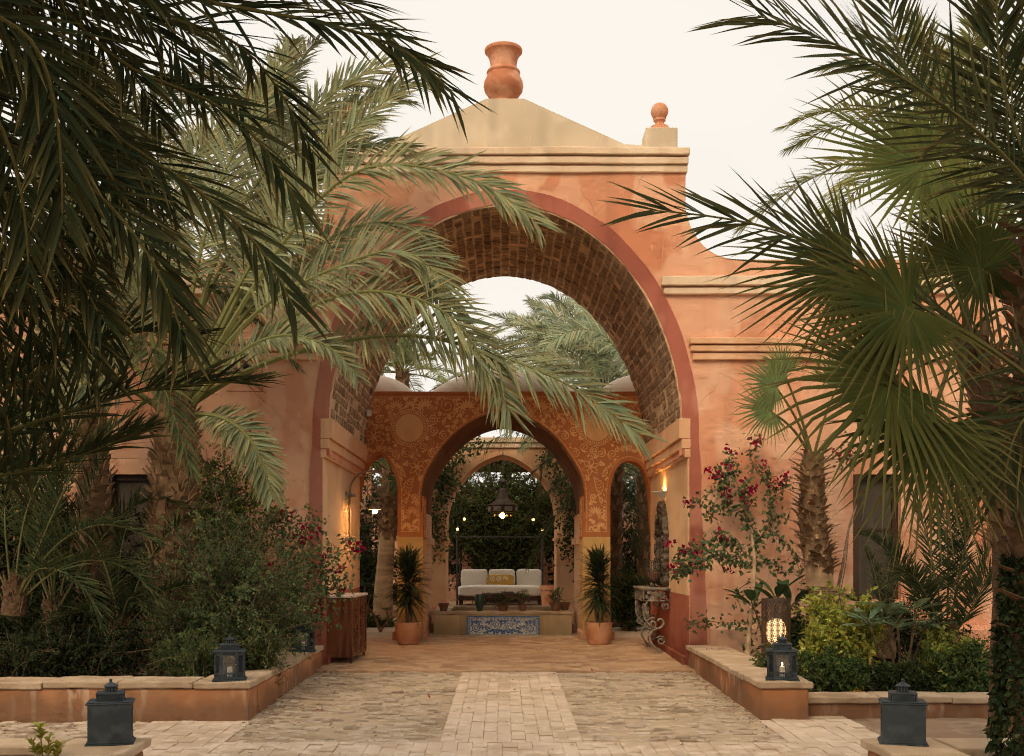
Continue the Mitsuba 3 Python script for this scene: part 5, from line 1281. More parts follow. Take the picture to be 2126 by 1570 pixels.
# ------------------------------------------------------------------ the near palm whose fronds hang in from the upper left
near = thing('date_palm', 'dark date palm close to the camera, its fronds hanging in from the upper left', 'palm tree')
nt = [(-3.25, 3.4, -0.3), (-3.2, 3.4, 2.0), (-3.05, 3.5, 4.4)]
put('trunk', trunk_tube(nt, [0.24, 0.2, 0.2], 20, 5), 'trunk_fibre', parent=near)
put('leaf_bases', boots(nt, [0.22, 0.19, 0.19], 150, 0.17, 0.4, 9), 'palm_boot', parent=near, kind='stuff')
nb = np.array([-3.05, 3.5, 4.5])
N_SP = [
    [(60, -160, 4.6), (330, -20, 4.6), (620, 38, 4.5), (840, 108, 4.4), (935, 190, 4.35)],
    [(40, -90, 4.9), (270, 140, 4.8), (450, 218, 4.75), (565, 330, 4.7), (622, 430, 4.7)],
    [(0, 60, 4.9), (200, 255, 4.8), (410, 395, 4.7), (550, 530, 4.6), (615, 650, 4.55)],
    [(-10, 60, 4.7), (140, 250, 4.6), (290, 470, 4.5), (385, 690, 4.45)],
    [(-80, 250, 4.5), (70, 320, 4.5), (220, 420, 4.4), (330, 570, 4.3), (380, 700, 4.25)],
    [(-120, 340, 4.6), (0, 400, 4.6), (120, 510, 4.5), (210, 660, 4.4)],
    [(80, -260, 5.0), (300, -130, 5.0), (560, -50, 4.9), (780, 50, 4.8), (890, 170, 4.75)],
    [(-20, -80, 5.3), (100, 80, 5.3), (180, 300, 5.2), (210, 540, 5.2)],
    [(-140, 480, 4.7), (0, 560, 4.7), (120, 640, 4.6), (200, 760, 4.5)],
    [(10, -150, 5.4), (250, 20, 5.4), (430, 60, 5.4), (560, 160, 5.3), (650, 320, 5.3)],
    [(-60, 0, 4.3), (60, 80, 4.3), (120, 260, 4.25), (130, 460, 4.2)],
    [(-160, 120, 4.3), (-40, 200, 4.3), (40, 380, 4.25), (60, 560, 4.2)],
    [(-120, -120, 5.5), (60, -40, 5.5), (230, 90, 5.5), (330, 250, 5.4)],
    [(-100, 200, 5.6), (60, 330, 5.6), (180, 520, 5.6), (240, 760, 5.5)],
    [(-140, 300, 5.4), (-20, 470, 5.4), (60, 660, 5.4), (90, 860, 5.4)],
    [(-60, -140, 4.9), (140, -60, 4.9), (300, 40, 4.9), (420, 190, 4.8)],
    [(-150, 20, 5.8), (30, 130, 5.8), (210, 260, 5.8), (360, 430, 5.7)],
    [(-160, 430, 5.2), (-30, 620, 5.2), (30, 800, 5.2), (40, 960, 5.1)],
    [(-150, -60, 6.2), (80, 60, 6.2), (230, 230, 6.2), (310, 420, 6.1)],
    [(-120, 60, 6.4), (90, 200, 6.4), (250, 330, 6.4), (370, 520, 6.3)],
    [(-160, 200, 6.2), (0, 380, 6.2), (120, 560, 6.2), (170, 760, 6.1)],
    [(-150, 330, 6.0), (20, 500, 6.0), (90, 690, 6.0), (110, 880, 5.9)],
    [(-100, -180, 6.0), (180, -90, 6.0), (380, 60, 6.0), (500, 230, 5.9)],
    [(-170, 520, 5.6), (-60, 700, 5.6), (0, 860, 5.6), (20, 1000, 5.5)],
]
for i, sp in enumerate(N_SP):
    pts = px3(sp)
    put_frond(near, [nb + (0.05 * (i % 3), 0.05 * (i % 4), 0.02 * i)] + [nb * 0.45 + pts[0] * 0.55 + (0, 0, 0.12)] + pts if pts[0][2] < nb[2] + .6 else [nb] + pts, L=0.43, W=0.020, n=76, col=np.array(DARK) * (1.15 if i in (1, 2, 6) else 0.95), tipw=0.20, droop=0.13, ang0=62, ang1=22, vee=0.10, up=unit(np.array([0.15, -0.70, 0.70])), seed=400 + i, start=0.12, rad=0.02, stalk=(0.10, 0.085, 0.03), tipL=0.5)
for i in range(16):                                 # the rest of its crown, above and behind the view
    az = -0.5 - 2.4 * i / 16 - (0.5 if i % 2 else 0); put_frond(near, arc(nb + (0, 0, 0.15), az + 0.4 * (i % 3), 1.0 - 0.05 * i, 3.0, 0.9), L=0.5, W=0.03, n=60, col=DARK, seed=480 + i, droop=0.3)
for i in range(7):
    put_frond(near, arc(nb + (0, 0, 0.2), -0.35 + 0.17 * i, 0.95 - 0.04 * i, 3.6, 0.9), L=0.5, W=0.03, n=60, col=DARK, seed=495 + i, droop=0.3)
# low fronds of another near palm that reach in at the left edge
low = thing('young_palm', 'dark palm close to the camera, its low fronds reaching in at the left edge', 'palm')
lb_ = at(-330, 1180, 4.7)
put('trunk', trunk_tube([(lb_[0], 4.7, -0.3), (lb_[0], 4.7, 0.4), tuple(lb_)], [0.16, 0.15, 0.12], 16, 6), 'trunk_fibre', parent=low)
for i, sp in enumerate(([(-300, 1120, 4.7), (-120, 960, 4.7), (100, 868, 4.6), (330, 806, 4.55), (545, 792, 4.5)], [(-300, 1120, 4.7), (-100, 880, 4.8), (80, 770, 4.8), (280, 690, 4.8), (420, 700, 4.8)],
    [(-310, 1110, 4.7), (-160, 800, 4.9), (0, 650, 5.0), (180, 600, 5.0)], [(-300, 1130, 4.7), (-80, 1010, 4.6), (120, 960, 4.5), (300, 890, 4.4)], [(-310, 1110, 4.7), (-200, 800, 4.5), (-60, 620, 4.4), (90, 560, 4.4)])):
    put_frond(low, px3(sp), L=0.42, W=0.019, n=52, col=DARK, droop=0.15, vee=0.5, seed=450 + i, start=0.25, rad=0.016, stalk=(0.08, 0.08, 0.03))
# ------------------------------------------------------------------ right side: near date palm with ivy, fan palms
rp_ = thing('date_palm', 'date palm with an ivy-wrapped trunk at the right edge, dark fronds reaching over the path', 'palm tree')
rt = [(at(2162, 0, 6.3)[0], 6.3, -0.3), (at(2164, 0, 6.3)[0], 6.3, 1.0), (at(2140, 0, 6.3)[0] + 0.1, 6.3, 2.2), (at(2170, 0, 6.3)[0] + 0.1, 6.35, 3.1)]
put('trunk', trunk_tube(rt, [0.15, 0.14, 0.17, 0.17], 20, 7), 'trunk_fibre', parent=rp_)
put('leaf_bases', boots(rt, [0.13, 0.14, 0.16, 0.16], 170, 0.20, 0.9, 12, 0.5, 0.30, 1.0), 'trunk_fibre', parent=rp_, kind='stuff')
rc = np.array(rt[-1])
E_SP = [
    [(2230, 520, 6.1), (2126, 372, 5.9), (1975, 232, 5.7), (1790, 118, 5.5), (1560, 28, 5.4)],
    [(2300, 900, 6.1), (2126, 775, 5.9), (1920, 640, 5.8), (1720, 520, 5.7), (1530, 458, 5.6), (1345, 436, 5.5)],
    [(2200, 480, 6.2), (2120, 300, 6.2), (2075, 130, 6.2), (2070, -40, 6.2)],
    [(2260, 820, 6.1), (2170, 840, 5.9), (2110, 900, 5.8), (2085, 1000, 5.8)],
    [(2200, 420, 6.5), (2130, 150, 6.6), (2160, -100, 6.7)],
    [(2210, 460, 6.5), (2000, 300, 6.7), (1880, 150, 6.9), (1840, -30, 7.0)],
]
for i, sp in enumerate(E_SP):
    put_frond(rp_, [rc] + px3(sp), L=0.58, W=0.0195, n=60 if i != 1 else 46, col=np.array((0.050, 0.058, 0.027)) * (1.05, 1.0, 0.85, 0.8)[i % 4], tipw=0.25, droop=0.06, vee=0.12, up=unit(np.array([-0.25, -0.80, 0.45])), seed=500 + i, start=0.36 if i == 1 else 0.16, rad=0.02, stalk=(0.13, 0.12, 0.05), tipL=0.62, ang0=62, ang1=26)
for i in range(5):                                  # the rest of its crown, beside the view
    put_frond(rp_, arc(rc + (0, 0, 0.3), -1.1 + 0.45 * i, 0.9, 2.6, 0.7), L=0.5, W=0.03, n=56, col=(0.04, 0.052, 0.025), seed=512 + i, droop=0.3)
ivy = thing('ivy', 'dark ivy covering the lower trunk of the palm at the right edge', 'ivy')
tx_ = rt[0][0]
ir = np.random.default_rng(9)
lv = Leaves(); k = 5200
a = ir.uniform(0, 2 * math.pi, k); zz = -0.2 + 1.55 * ir.random(k) ** 0.9; rr = (0.17 + 0.05 * ir.random(k)) * np.interp(zz, [-0.2, 0.5, 1.0, 1.4], [1.25, 1.15, 1.0, 0.85])
P = np.c_[tx_ + rr * np.cos(a), 6.3 + rr * np.sin(a), zz]; O = np.c_[np.cos(a), np.sin(a), 0 * a]
lv.blades(P, unit(O * 0.5 + ir.normal(0, 0.6, (k, 3)) - (0, 0, 0.5)), unit(O + ir.normal(0, 0.4, (k, 3))), ir.uniform(0.03, 0.055, k), ir.uniform(0.025, 0.04, k), tints(ir, (0.03, 0.042, 0.018), k, 0.3), 0.15, 0.1, 0.4)
m, c = lv.mesh()
st = [tube(spline([(tx_ + 0.17 * math.cos(b), 6.3 + 0.17 * math.sin(b), -0.2), (tx_ + 0.17 * math.cos(b + .5), 6.3 + 0.17 * math.sin(b + .5), 0.5), (tx_ + 0.16 * math.cos(b + .2), 6.3 + 0.16 * math.sin(b + .2), 1.25)], 12), 0.008, 5) for b in (3.5, 4.2, 4.9, 5.6)]
put('stems', cat_(*st), 'twig', parent=ivy); put('foliage', m, 'shrub_leaf', parent=ivy, color=c, kind='stuff')

def put_fan(t, hub, D, N, base, col=(0.07, 0.105, 0.032), R=0.8, seed=0, **k):
    lv = fan(np.asarray(hub), D, N, R, col=col, seed=seed, **k)
    pt = spline([np.asarray(base), (np.asarray(base) + hub) / 2 + (0, 0, 0.08), np.asarray(hub)], 12)
    lv.solid(tube(pt, np.linspace(0.018, 0.010, 12), 6), (0.14, 0.13, 0.05))
    m, c = lv.mesh()
    return put('fan_leaf', m, 'frond_leaf', parent=t, color=c)
fp = thing('fan_palm', 'fan palm with big hanging fan leaves in front of the right wall', 'palm tree')
fc = at(2010, 700, 8.4)
ft = [(at(2088, 0, 8.8)[0], 8.8, -0.2), (at(2086, 0, 8.8)[0], 8.75, 1.2), (at(2070, 0, 8.7)[0], 8.6, 2.0), tuple(fc)]
put('trunk', trunk_tube(ft, [0.13, 0.11, 0.12, 0.13], 18, 8), 'trunk_fibre', parent=fp)
put('leaf_bases', boots(ft, [0.15, 0.12, 0.12], 100, 0.17, 0.8, 14, 0.4, 0.45, 1.0), 'palm_boot', parent=fp, kind='stuff')
FANS = [  # hub px, py, y, direction in the picture (right, up) and depth, R, droop, tone
    (1922, 345, 7.4, (-1.0, 0.22, -0.1), 0.98, 0.05, 1.7), (1770, 560, 6.4, (-0.97, -0.22, -0.2), 0.88, 0.10, 1.0),
    (1885, 640, 5.6, (-0.93, -0.30, -0.3), 0.72, 0.12, 0.95), (1850, 795, 5.5, (-0.95, -0.32, -0.3), 0.76, 0.18, 1.05), (1930, 885, 5.5, (-0.55, -0.80, -0.2), 0.64, 0.22, 0.9),
    (1990, 905, 7.8, (0.0, -1.0, -0.2), 0.75, 0.2, 0.7), (2040, 560, 8.0, (-0.5, 0.6, -0.1), 0.95, 0.10, 0.85),
    (2120, 640, 8.2, (0.8, 0.3, -0.2), 0.95, 0.15, 0.7), (2080, 860, 8.0, (0.6, -0.8, -0.3), 0.8, 0.3, 0.6),
    (1880, 660, 8.9, (-0.9, 0.1, 0.4), 0.9, 0.15, 0.75), (1990, 420, 8.9, (0.1, 1.0, 0.2), 0.9, 0.05, 1.35), (2000, 560, 9.2, (0.3, 0.9, 0.3), 0.95, 0.1, 1.0),
]
for i, (px, py, y, d, R, dp, tone) in enumerate(FANS):
    D = np.array([d[0], d[2], d[1]]); N = np.array([-0.25 * d[0], -1.0, 0.45])
    put_fan(fp, at(px, py, y), D, N, fc, np.array((0.100, 0.118, 0.036)) * tone * (0.9 if i in (0, 9, 10) else 0.55), R, 520 + i, droop=dp, spread=2.2 if i != 1 else 1.7, k=44, split=0.36)  # most fans darkened, their shade put into the leaf colour

# the fan palm in the right bed, with shaggy brown trunk
gp_ = thing('fan_palm', 'fan palm with a shaggy brown boot-covered trunk standing by the right wall', 'palm tree')
y_ = 12.4
g0, g1, g2 = at(1712, 1300, y_), at(1690, 1130, y_), at(1688, 955, y_)
gt = [(g0[0], y_, 0.0), tuple(at(1706, 1230, y_)), tuple(g1), tuple(g2)]
put('trunk', trunk_tube(gt, [0.18, 0.145, 0.13, 0.08], 24, 9, 0.012), 'palm_bark_pale', parent=gp_)
put('leaf_bases', boots([tuple(at(1704, 1200, y_)), tuple(g1), tuple(g2)], [0.115, 0.125, 0.08], 200, 0.16, 0.85, 15, 0.9), 'palm_boot', parent=gp_, kind='stuff')
put('leaf_scars', cat_(*[lathe([(0.165 + 0.03 * (1 - q), -0.008), (0.185 + 0.03 * (1 - q), 0.0), (0.165 + 0.03 * (1 - q), 0.008)], (np.interp(q, [0, 1], [g0[0], at(1706, 1200, y_)[0]]), y_, 0.05 + q * 0.95), 20) for q in np.linspace(0, 1, 22)]), 'palm_boot', parent=gp_, kind='stuff')
for i, (px, py, y, d, R, tone) in enumerate([(1612, 805, 12.2, (-0.85, 0.40, -0.2), 0.55, 1.25), (1600, 855, 12.0, (-1, -0.05, -0.3), 0.50, 1.1), (1625, 770, 12.3, (-0.45, 0.9, 0), 0.42, 1.3), (1740, 800, 12.5, (0.5, 0.8, 0.2), 0.6, 0.9), (1780, 870, 12.5, (0.9, 0.0, 0.2), 0.6, 0.8)]):
    put_fan(gp_, at(px, py, y), np.array([d[0], d[2], d[1]]), np.array([-0.2 * d[0], -1, 0.5]), g2, np.array((0.095, 0.125, 0.048)) * tone, R, 560 + i, droop=0.2, spread=1.9, k=34, split=0.4)

yr = at(1965, 1345, 11.2)
young_palm('young date palm with tall upright fronds in the right bed', yr, [px3(s) for s in (
    [(1962, 1330, 11.2), (1935, 1160, 11.0), (1890, 1010, 10.9), (1835, 890, 10.8)], [(1966, 1330, 11.2), (1968, 1130, 11.1), (1955, 960, 11.0), (1930, 830, 11)],
    [(1970, 1330, 11.2), (2000, 1150, 11.0), (2040, 1000, 10.9), (2060, 880, 10.8)], [(1972, 1332, 11.2), (2040, 1180, 10.9), (2090, 1060, 10.8), (2130, 1000, 10.7)],
    [(1960, 1332, 11.2), (1890, 1210, 10.8), (1830, 1130, 10.6), (1790, 1110, 10.5)], [(1966, 1330, 11.2), (1990, 1200, 11.4), (2000, 1040, 11.5), (1990, 900, 11.6)],
    [(1964, 1332, 11.2), (1920, 1230, 10.7), (1880, 1190, 10.4), (1850, 1210, 10.3)], [(1970, 1332, 11.2), (2030, 1240, 10.7), (2070, 1180, 10.5), (2110, 1190, 10.4)])], (0.062, 0.082, 0.038), 0.36, 64, 600)
young_palm('small young palm beside the right window', at(1835, 1345, 12.4), [px3(s) for s in ([(1835, 1330, 12.4), (1825, 1230, 12.3), (1800, 1140, 12.2)], [(1838, 1330, 12.4), (1860, 1220, 12.3), (1905, 1140, 12.2)], [(1836, 1330, 12.4), (1842, 1210, 12.3), (1850, 1110, 12.3)], [(1833, 1332, 12.4), (1790, 1260, 12.2), (1760, 1240, 12.1)], [(1839, 1332, 12.4), (1890, 1250, 12.2), (1930, 1210, 12.1)])], (0.075, 0.085, 0.048), 0.22, 40, 640, 0.016)

# ------------------------------------------------------------------ shrubs
bt, tips = bush('bush', 'large airy grey-green bush spilling over the left planter wall', 'bush', (at(470, 0, 11.2)[0], 11.25, 0.1), (0.98, 0.75, 1.98), 120, 26, 14, leaf=(0.038, 0.019), col=(0.094, 0.125, 0.056), col2=(0.145, 0.18, 0.07), p2=0.25, seed=700, lo=0.16, twig_len=0.26, droop=0.3)
bush('bush', 'upper green bush with glossy leaves behind the shaggy palm trunk', 'bush', (at(470, 0, 12.9)[0], 12.9, 0.1), (0.55, 0.4, 3.05), 46, 22, 10, leaf=(0.060, 0.028), col=(0.085, 0.12, 0.038), col2=(0.20, 0.24, 0.055), p2=0.35, seed=701, lo=0.5, twig_len=0.26)
bush('bush', 'dark low bush at the left end of the bed behind the planter wall', 'bush', (at(150, 0, 10.9)[0], 10.95, 0.1), (0.9, 0.45, 0.75), 46, 16, 10, leaf=(0.05, 0.024), col=(0.036, 0.048, 0.022), seed=702, lo=0.2)
bush('bush', 'fine-leaved green bush just behind the lantern on the left planter wall', 'bush', (at(395, 0, 10.5)[0], 10.55, 0.1), (0.46, 0.28, 0.62), 46, 16, 11, leaf=(0.032, 0.016), col=(0.09, 0.125, 0.05), col2=(0.14, 0.18, 0.06), p2=0.3, seed=703, lo=0.2, twig_len=0.16)
bush('bush', 'small pale green bush right of the lantern in the left bed', 'bush', (at(530, 0, 10.9)[0], 10.95, 0.1), (0.24, 0.24, 0.62), 30, 14, 11, leaf=(0.032, 0.015), col=(0.085, 0.105, 0.035), col2=(0.15, 0.16, 0.05), p2=0.3, seed=704, lo=0.2, twig_len=0.15)
bush('bush', 'tall dark glossy bush by the left window', 'bush', (at(255, 0, 13.0)[0], 12.9, 0.1), (0.75, 0.4, 1.9), 46, 18, 10, leaf=(0.07, 0.035), col=(0.040, 0.056, 0.028), seed=705, lo=0.2, twig_len=0.26)
bush('bush', 'dark undergrowth bush at the far left below the palms', 'bush', (at(60, 0, 12.0)[0], 12.2, 0.1), (1.3, 0.6, 1.3), 50, 18, 10, leaf=(0.07, 0.03), col=(0.032, 0.044, 0.020), seed=706, lo=0.2, twig_len=0.26)
bush('bush', 'tall dark leafy mass at the left edge behind the palm trunks', 'bush', (at(20, 0, 12.9)[0], 13.0, 0.1), (0.95, 0.45, 3.0), 70, 20, 10, leaf=(0.08, 0.036), col=(0.036, 0.048, 0.022), seed=707, lo=0.15, twig_len=0.3)
bush('bush', 'yellow-green variegated bush in front of the fan palm on the right', 'bush', (at(1735, 0, 11.4)[0], 11.4, 0.05), (0.46, 0.33, 0.98), 44, 14, 10, leaf=(0.074, 0.044), col=(0.36, 0.38, 0.075), col2=(0.48, 0.46, 0.11), p2=0.45, seed=710, lo=0.25, twig_len=0.2)
bush('bush', 'small yellow-green bush right of the big-leaved shrub', 'bush', (at(1965, 0, 10.9)[0], 10.95, 0.05), (0.30, 0.24, 0.62), 26, 12, 10, leaf=(0.05, 0.03), col=(0.30, 0.33, 0.075), col2=(0.40, 0.40, 0.09), p2=0.3, seed=711, lo=0.3, twig_len=0.17)
bush('bush', 'low dark green bush behind the lantern with the candle', 'bush', (at(1730, 0, 10.75)[0], 10.75, 0.02), (0.36, 0.22, 0.42), 44, 14, 11, leaf=(0.05, 0.026), col=(0.085, 0.13, 0.045), col2=(0.10, 0.13, 0.04), p2=0.2, seed=712, lo=0.2, twig_len=0.14)
bush('bush', 'low dark green bush along the right planter wall, left of the nearest palm trunk', 'bush', (at(2010, 0, 10.8)[0], 10.75, 0.02), (0.48, 0.22, 0.52), 50, 14, 11, leaf=(0.05, 0.026), col=(0.085, 0.13, 0.045), col2=(0.10, 0.13, 0.04), p2=0.2, seed=713, lo=0.2, twig_len=0.15)
bush('bush', 'low green bush under the big-leaved shrub on the right', 'bush', (at(1860, 0, 10.8)[0], 10.78, 0.02), (0.34, 0.2, 0.34), 36, 14, 11, leaf=(0.04, 0.02), col=(0.05, 0.072, 0.028), col2=(0.09, 0.12, 0.04), p2=0.2, seed=714, lo=0.2, twig_len=0.14)
bush('bush', 'dark bush in front of the young palm at the left edge', 'bush', (at(20, 0, 10.5)[0], 10.6, 0.1), (0.5, 0.25, 0.55), 40, 14, 10, leaf=(0.045, 0.02), col=(0.04, 0.052, 0.024), seed=718, lo=0.2, twig_len=0.18)
bush('bush', 'dark bush at the foot of the right window', 'bush', (at(1880, 0, 12.8)[0], 12.8, 0.05), (0.85, 0.4, 0.8), 40, 16, 10, leaf=(0.06, 0.03), col=(0.045, 0.06, 0.028), seed=715, lo=0.2)
bush('bush', 'pale leafy bush between the fretwork lamp and the right planter wall', 'bush', (at(1590, 0, 11.3)[0] + 0.06, 11.2, 0.05), (0.16, 0.2, 0.42), 22, 10, 9, leaf=(0.055, 0.028), col=(0.12, 0.14, 0.05), seed=716, lo=0.3, twig_len=0.13)
bush('bush', 'dark leafy bush left of the fan palm trunk on the right', 'bush', (at(1665, 0, 12.6)[0], 12.7, 0.05), (0.42, 0.3, 0.85), 34, 14, 10, leaf=(0.06, 0.03), col=(0.05, 0.07, 0.03), seed=717, lo=0.25)

# plumeria with large leaves, and broad-leaved plant behind the lamp
def big_leaf_plant(name, lab, cat, base, branches, L, W, per, col, seed, up=0.4, stem=0.016, droop=0.15):
    t = thing(name, lab, cat)
    r = np.random.default_rng(seed)
    st = []
    for br in branches:
        c = spline([np.asarray(q, float) for q in [base] + br], 20)
        st.append(tube(c, np.linspace(stem, stem * 0.6, 20), 7))
        d0 = unit(c[-1] - c[-4])
        for k in range(per):
            a = k * 2.399 + r.normal(0, 0.2)
            h = np.array([math.cos(a), math.sin(a), 0])
            D = unit(h * 1.0 + d0 * up + r.normal(0, 0.12, 3))
            p = c[-1] - d0 * 0.10 * r.random()
            l = L * r.uniform(0.75, 1.15)
            lv = Leaves()
            S = unit(np.cross(D, UP)); N = np.cross(S, D)
            tq = np.linspace(0, 1, 9)
            w = W * np.sin(np.pi * np.clip(tq * 0.93 + 0.05, 0, 1)) ** 0.75 * r.uniform(0.85, 1.1)
            cen = p + D * (0.16 * l + l * tq)[:, None] + np.array([0, 0, -1.0]) * (droop * l * tq ** 2)[:, None]
            V = np.stack([cen + S * w[:, None] / 2 + N * w[:, None] * 0.16, cen, cen - S * w[:, None] / 2 + N * w[:, None] * 0.16], 1).reshape(1, -1, 3)
            F = []
            for q in range(8):
                for o in (0, 1): F += [[q * 3 + o, q * 3 + o + 1, q * 3 + 3 + o], [q * 3 + o + 1, q * 3 + 4 + o, q * 3 + 3 + o]]
            cc = tints(r, col, 1, 0.15, 0.08)
            C = np.repeat(np.repeat(cc[:, None], 27, 1), 1, 0).copy(); C[:, 1::3] *= 1.35
            lv.add(V, np.array(F), C)
            lv.solid(tube(np.array([p, cen[0] + D * 0.01]), 0.004, 4), np.array(col) * 1.3)
            m, c_ = lv.mesh(); put('leaf', m, 'shrub_leaf', parent=t, color=c_)
    put('stem', cat_(*st), 'bark', parent=t)
    return t
b0 = at(1868, 1432, 11.0)
big_leaf_plant('plumeria', 'frangipani with long pale green leaves on grey forked branches in the right bed', 'shrub', b0, [[at(1835, 1370, 11.0), at(1800, 1285, 11.0)], [at(1868, 1360, 11.0), at(1862, 1290, 10.9)], [at(1900, 1360, 11.05), at(1925, 1290, 11.1)], [at(1890, 1350, 10.9), at(1900, 1262, 10.8)], [at(1850, 1350, 11.1), at(1835, 1262, 11.2)]], 0.30, 0.095, 10, (0.20, 0.26, 0.14), 730)
b1 = np.array([at(1590, 0, 12.7)[0], 12.7, 0.05])
big_leaf_plant('broad_leaved_plant', 'broad-leaved plant with big glossy leaves rising behind the fretwork lamp', 'plant', b1, [[b1 + (-0.05, 0, 0.45), at(1560, 1250, 12.6)], [b1 + (0.05, 0, 0.45), at(1615, 1235, 12.6)], [b1 + (0.1, 0, 0.4), at(1650, 1250, 12.6)]], 0.36, 0.13, 5, (0.055, 0.085, 0.035), 731, up=0.9)
b2 = np.array([at(90, 0, 6.6)[0], 6.6, 0.0])
big_leaf_plant('seedling', 'small yellow-green plant in the near left planter', 'plant', b2, [[b2 + (0.0, 0, 0.12), b2 + (-0.02, 0, 0.36)], [b2 + (0.04, 0.02, 0.10), b2 + (0.08, 0.02, 0.26)], [b2 + (-0.01, 0, 0.1), b2 + (-0.03, 0.01, 0.22)], [b2 + (0.03, 0, 0.08), b2 + (0.12, 0, 0.16)], [b2 + (-0.05, 0, .04), b2 + (-0.2, 0, .12)], [b2 + (0.0, 0, 0.06), b2 + (-0.07, 0, 0.30)], [b2 + (0.02, 0, 0.1), b2 + (0.03, 0, 0.30)], [b2 + (-0.1, 0, .02), b2 + (-0.26, 0.02, .06)]], 0.052, 0.032, 17, (0.26, 0.25, 0.045), 732, up=0.8, stem=0.006)

# ------------------------------------------------------------------ bougainvillea
def flowers(t, pts, r, n=9, size=0.045):
    for p in pts:
        m, c = bract_cluster(np.asarray(p), r, n + int(r.integers(-3, 4)), size * r.uniform(0.8, 1.2))
        put('flower_cluster', m, 'flower_bract', parent=t, color=c)
fr_r = np.random.default_rng(41)
bg = thing('bougainvillea', 'bougainvillea with magenta flowers trained on the wall right of the arch', 'climbing plant')
yv = 13.5
V_ = lambda *q: [at(x, y, yv + d) for x, y, d in q]
paths = [
    (V_((1553, 1372, -.9), (1562, 1250, -.7), (1566, 1150, -.3), (1556, 1090, -.1), (1535, 1020, 0.05), (1518, 950, 0.1)), 0.75),
    (V_((1562, 1180, -.4), (1520, 1160, -.5), (1470, 1158, -.8), (1425, 1180, -1.0), (1392, 1186, -1.2)), 1.9),
    (V_((1560, 1160, -.3), (1500, 1120, -.4), (1440, 1140, -.7), (1405, 1160, -.9)), 1.5),
    (V_((1562, 1130, -.1), (1596, 1090, 0), (1600, 1030, 0.05), (1585, 965, 0.1)), 1.4),
    (V_((1545, 1050, 0), (1515, 1060, 0), (1500, 1000, .05), (1483, 978, .05)), 1.3),
    (V_((1512, 1050, 0), (1508, 1000, 0.05), (1512, 965, 0.1), (1518, 938, 0.1)), 1.2),
    (V_((1500, 1010, 0), (1465, 1030, -.1), (1430, 1050, -.2)), 1.0),
    (V_((1556, 1100, 0), (1548, 1060, 0.0), (1553, 1020, 0.05), (1545, 998, .05)), 1.1),
    (V_((1600, 1040, 0), (1630, 1010, .05), (1636, 990, .05)), 1.0),
    (V_((1590, 1000, .05), (1562, 960, .1), (1560, 920, .1), (1575, 912, .1)), 0.8),
    (V_((1600, 1060, 0), (1640, 1080, 0), (1700, 1084, 0)), 0.35),
    (V_((1600, 1100, -.1), (1640, 1140, -.1), (1665, 1200, -.2), (1680, 1240, -.3)), 0.9),
    (V_((1564, 1180, -.4), (1600, 1170, -.3), (1640, 1195, -.3)), 0.9),
    (V_((1555, 1210, -.5), (1530, 1230, -.5), (1540, 1265, -.6)), 0.5),
    (V_((1420, 1302, -.3), (1470, 1290, -.1), (1520, 1300, 0), (1550, 1310, -.2)), 0.7),
    (V_((1490, 1080, 0), (1470, 1060, -.1), (1500, 1050, 0)), 0.9),
    (V_((1735, 960, -.2), (1770, 945, -.1), (1760, 920, 0)), 1.2),
]
st, lm, lc = vine_mesh(paths, leaf=(0.062, 0.046), per_m=125, spread=0.045, col=(0.092, 0.122, 0.056), seed=42)
put('stems', st, 'twig', parent=bg); put('foliage', lm, 'shrub_leaf', parent=bg, color=lc, kind='stuff')
trk = put('stem', tube(spline(V_((1551, 1376, -.95), (1560, 1260, -.75), (1566, 1160, -.4), (1560, 1110, -.2)), 20), np.linspace(0.030, 0.016, 20), 8), 'palm_bark_pale', parent=bg, label='pale bare lower stem')
flowers(bg, V_((1518, 936, .05), (1474, 978, 0), (1495, 986, 0), (1510, 970, 0), (1514, 1024, -.05), (1506, 1030, -.05), (1495, 1108, -.45), (1504, 1118, -.45), (1556, 1024, 0), (1562, 1014, 0), (1548, 1040, 0), (1618, 998, 0), (1628, 990, 0), (1604, 1005, 0), (1426, 1044, -.25), (1424, 1186, -1.0), (1434, 1178, -1.0), (1396, 1182, -1.25), (1404, 1176, -1.25), (1420, 1146, -.85), (1436, 1140, -.8), (1568, 915, .05), (1575, 910, .05), (1448, 1158, -.8), (1512, 1182, -.5), (1582, 962, .05), (1390, 1130, -1.1), (1545, 1000, 0.0), (1552, 1050, 0), (1738, 942, -.15), (1755, 945, -.1), (1770, 962, -.1), (1480, 990, 0)), fr_r, 9, 0.046)
bl_ = thing('bougainvillea', 'bougainvillea with magenta flowers leaning over the left pier and the cabinet', 'climbing plant')
W_ = lambda *q: [at(x, y, 12.9 + d) for x, y, d in q]
paths = [
    (W_((560, 1390, -.2), (590, 1270, -.1), (600, 1180, 0), (600, 1100, 0.1), (585, 1060, .2)), 1.2),
    (W_((590, 1260, 0), (640, 1200, .2), (690, 1150, .3), (740, 1135, .35)), 1.2), (W_((590, 1270, 0), (640, 1250, .1), (690, 1220, .2), (720, 1215, .2)), 1.6),
    (W_((595, 1220, 0), (625, 1150, .1), (640, 1100, .2), (655, 1075, .2)), 1.4), (W_((600, 1280, 0), (640, 1290, 0), (680, 1280, .0)), 1.4),
    (W_((600, 1180, 0), (640, 1180, .1), (680, 1190, .15), (712, 1175, .2)), 1.4), (W_((600, 1250, 0), (620, 1230, -.1), (660, 1235, 0), (690, 1250, 0)), 1.6),
    (W_((600, 1120, 0.1), (560, 1090, .2), (545, 1070, .2)), 1.0), (W_((590, 1300, -.1), (620, 1290, -.15), (650, 1290, -.15)), 1.4),
]
st, lm, lc = vine_mesh(paths, leaf=(0.058, 0.042), per_m=210, spread=0.10, col=(0.112, 0.14, 0.064), seed=43)
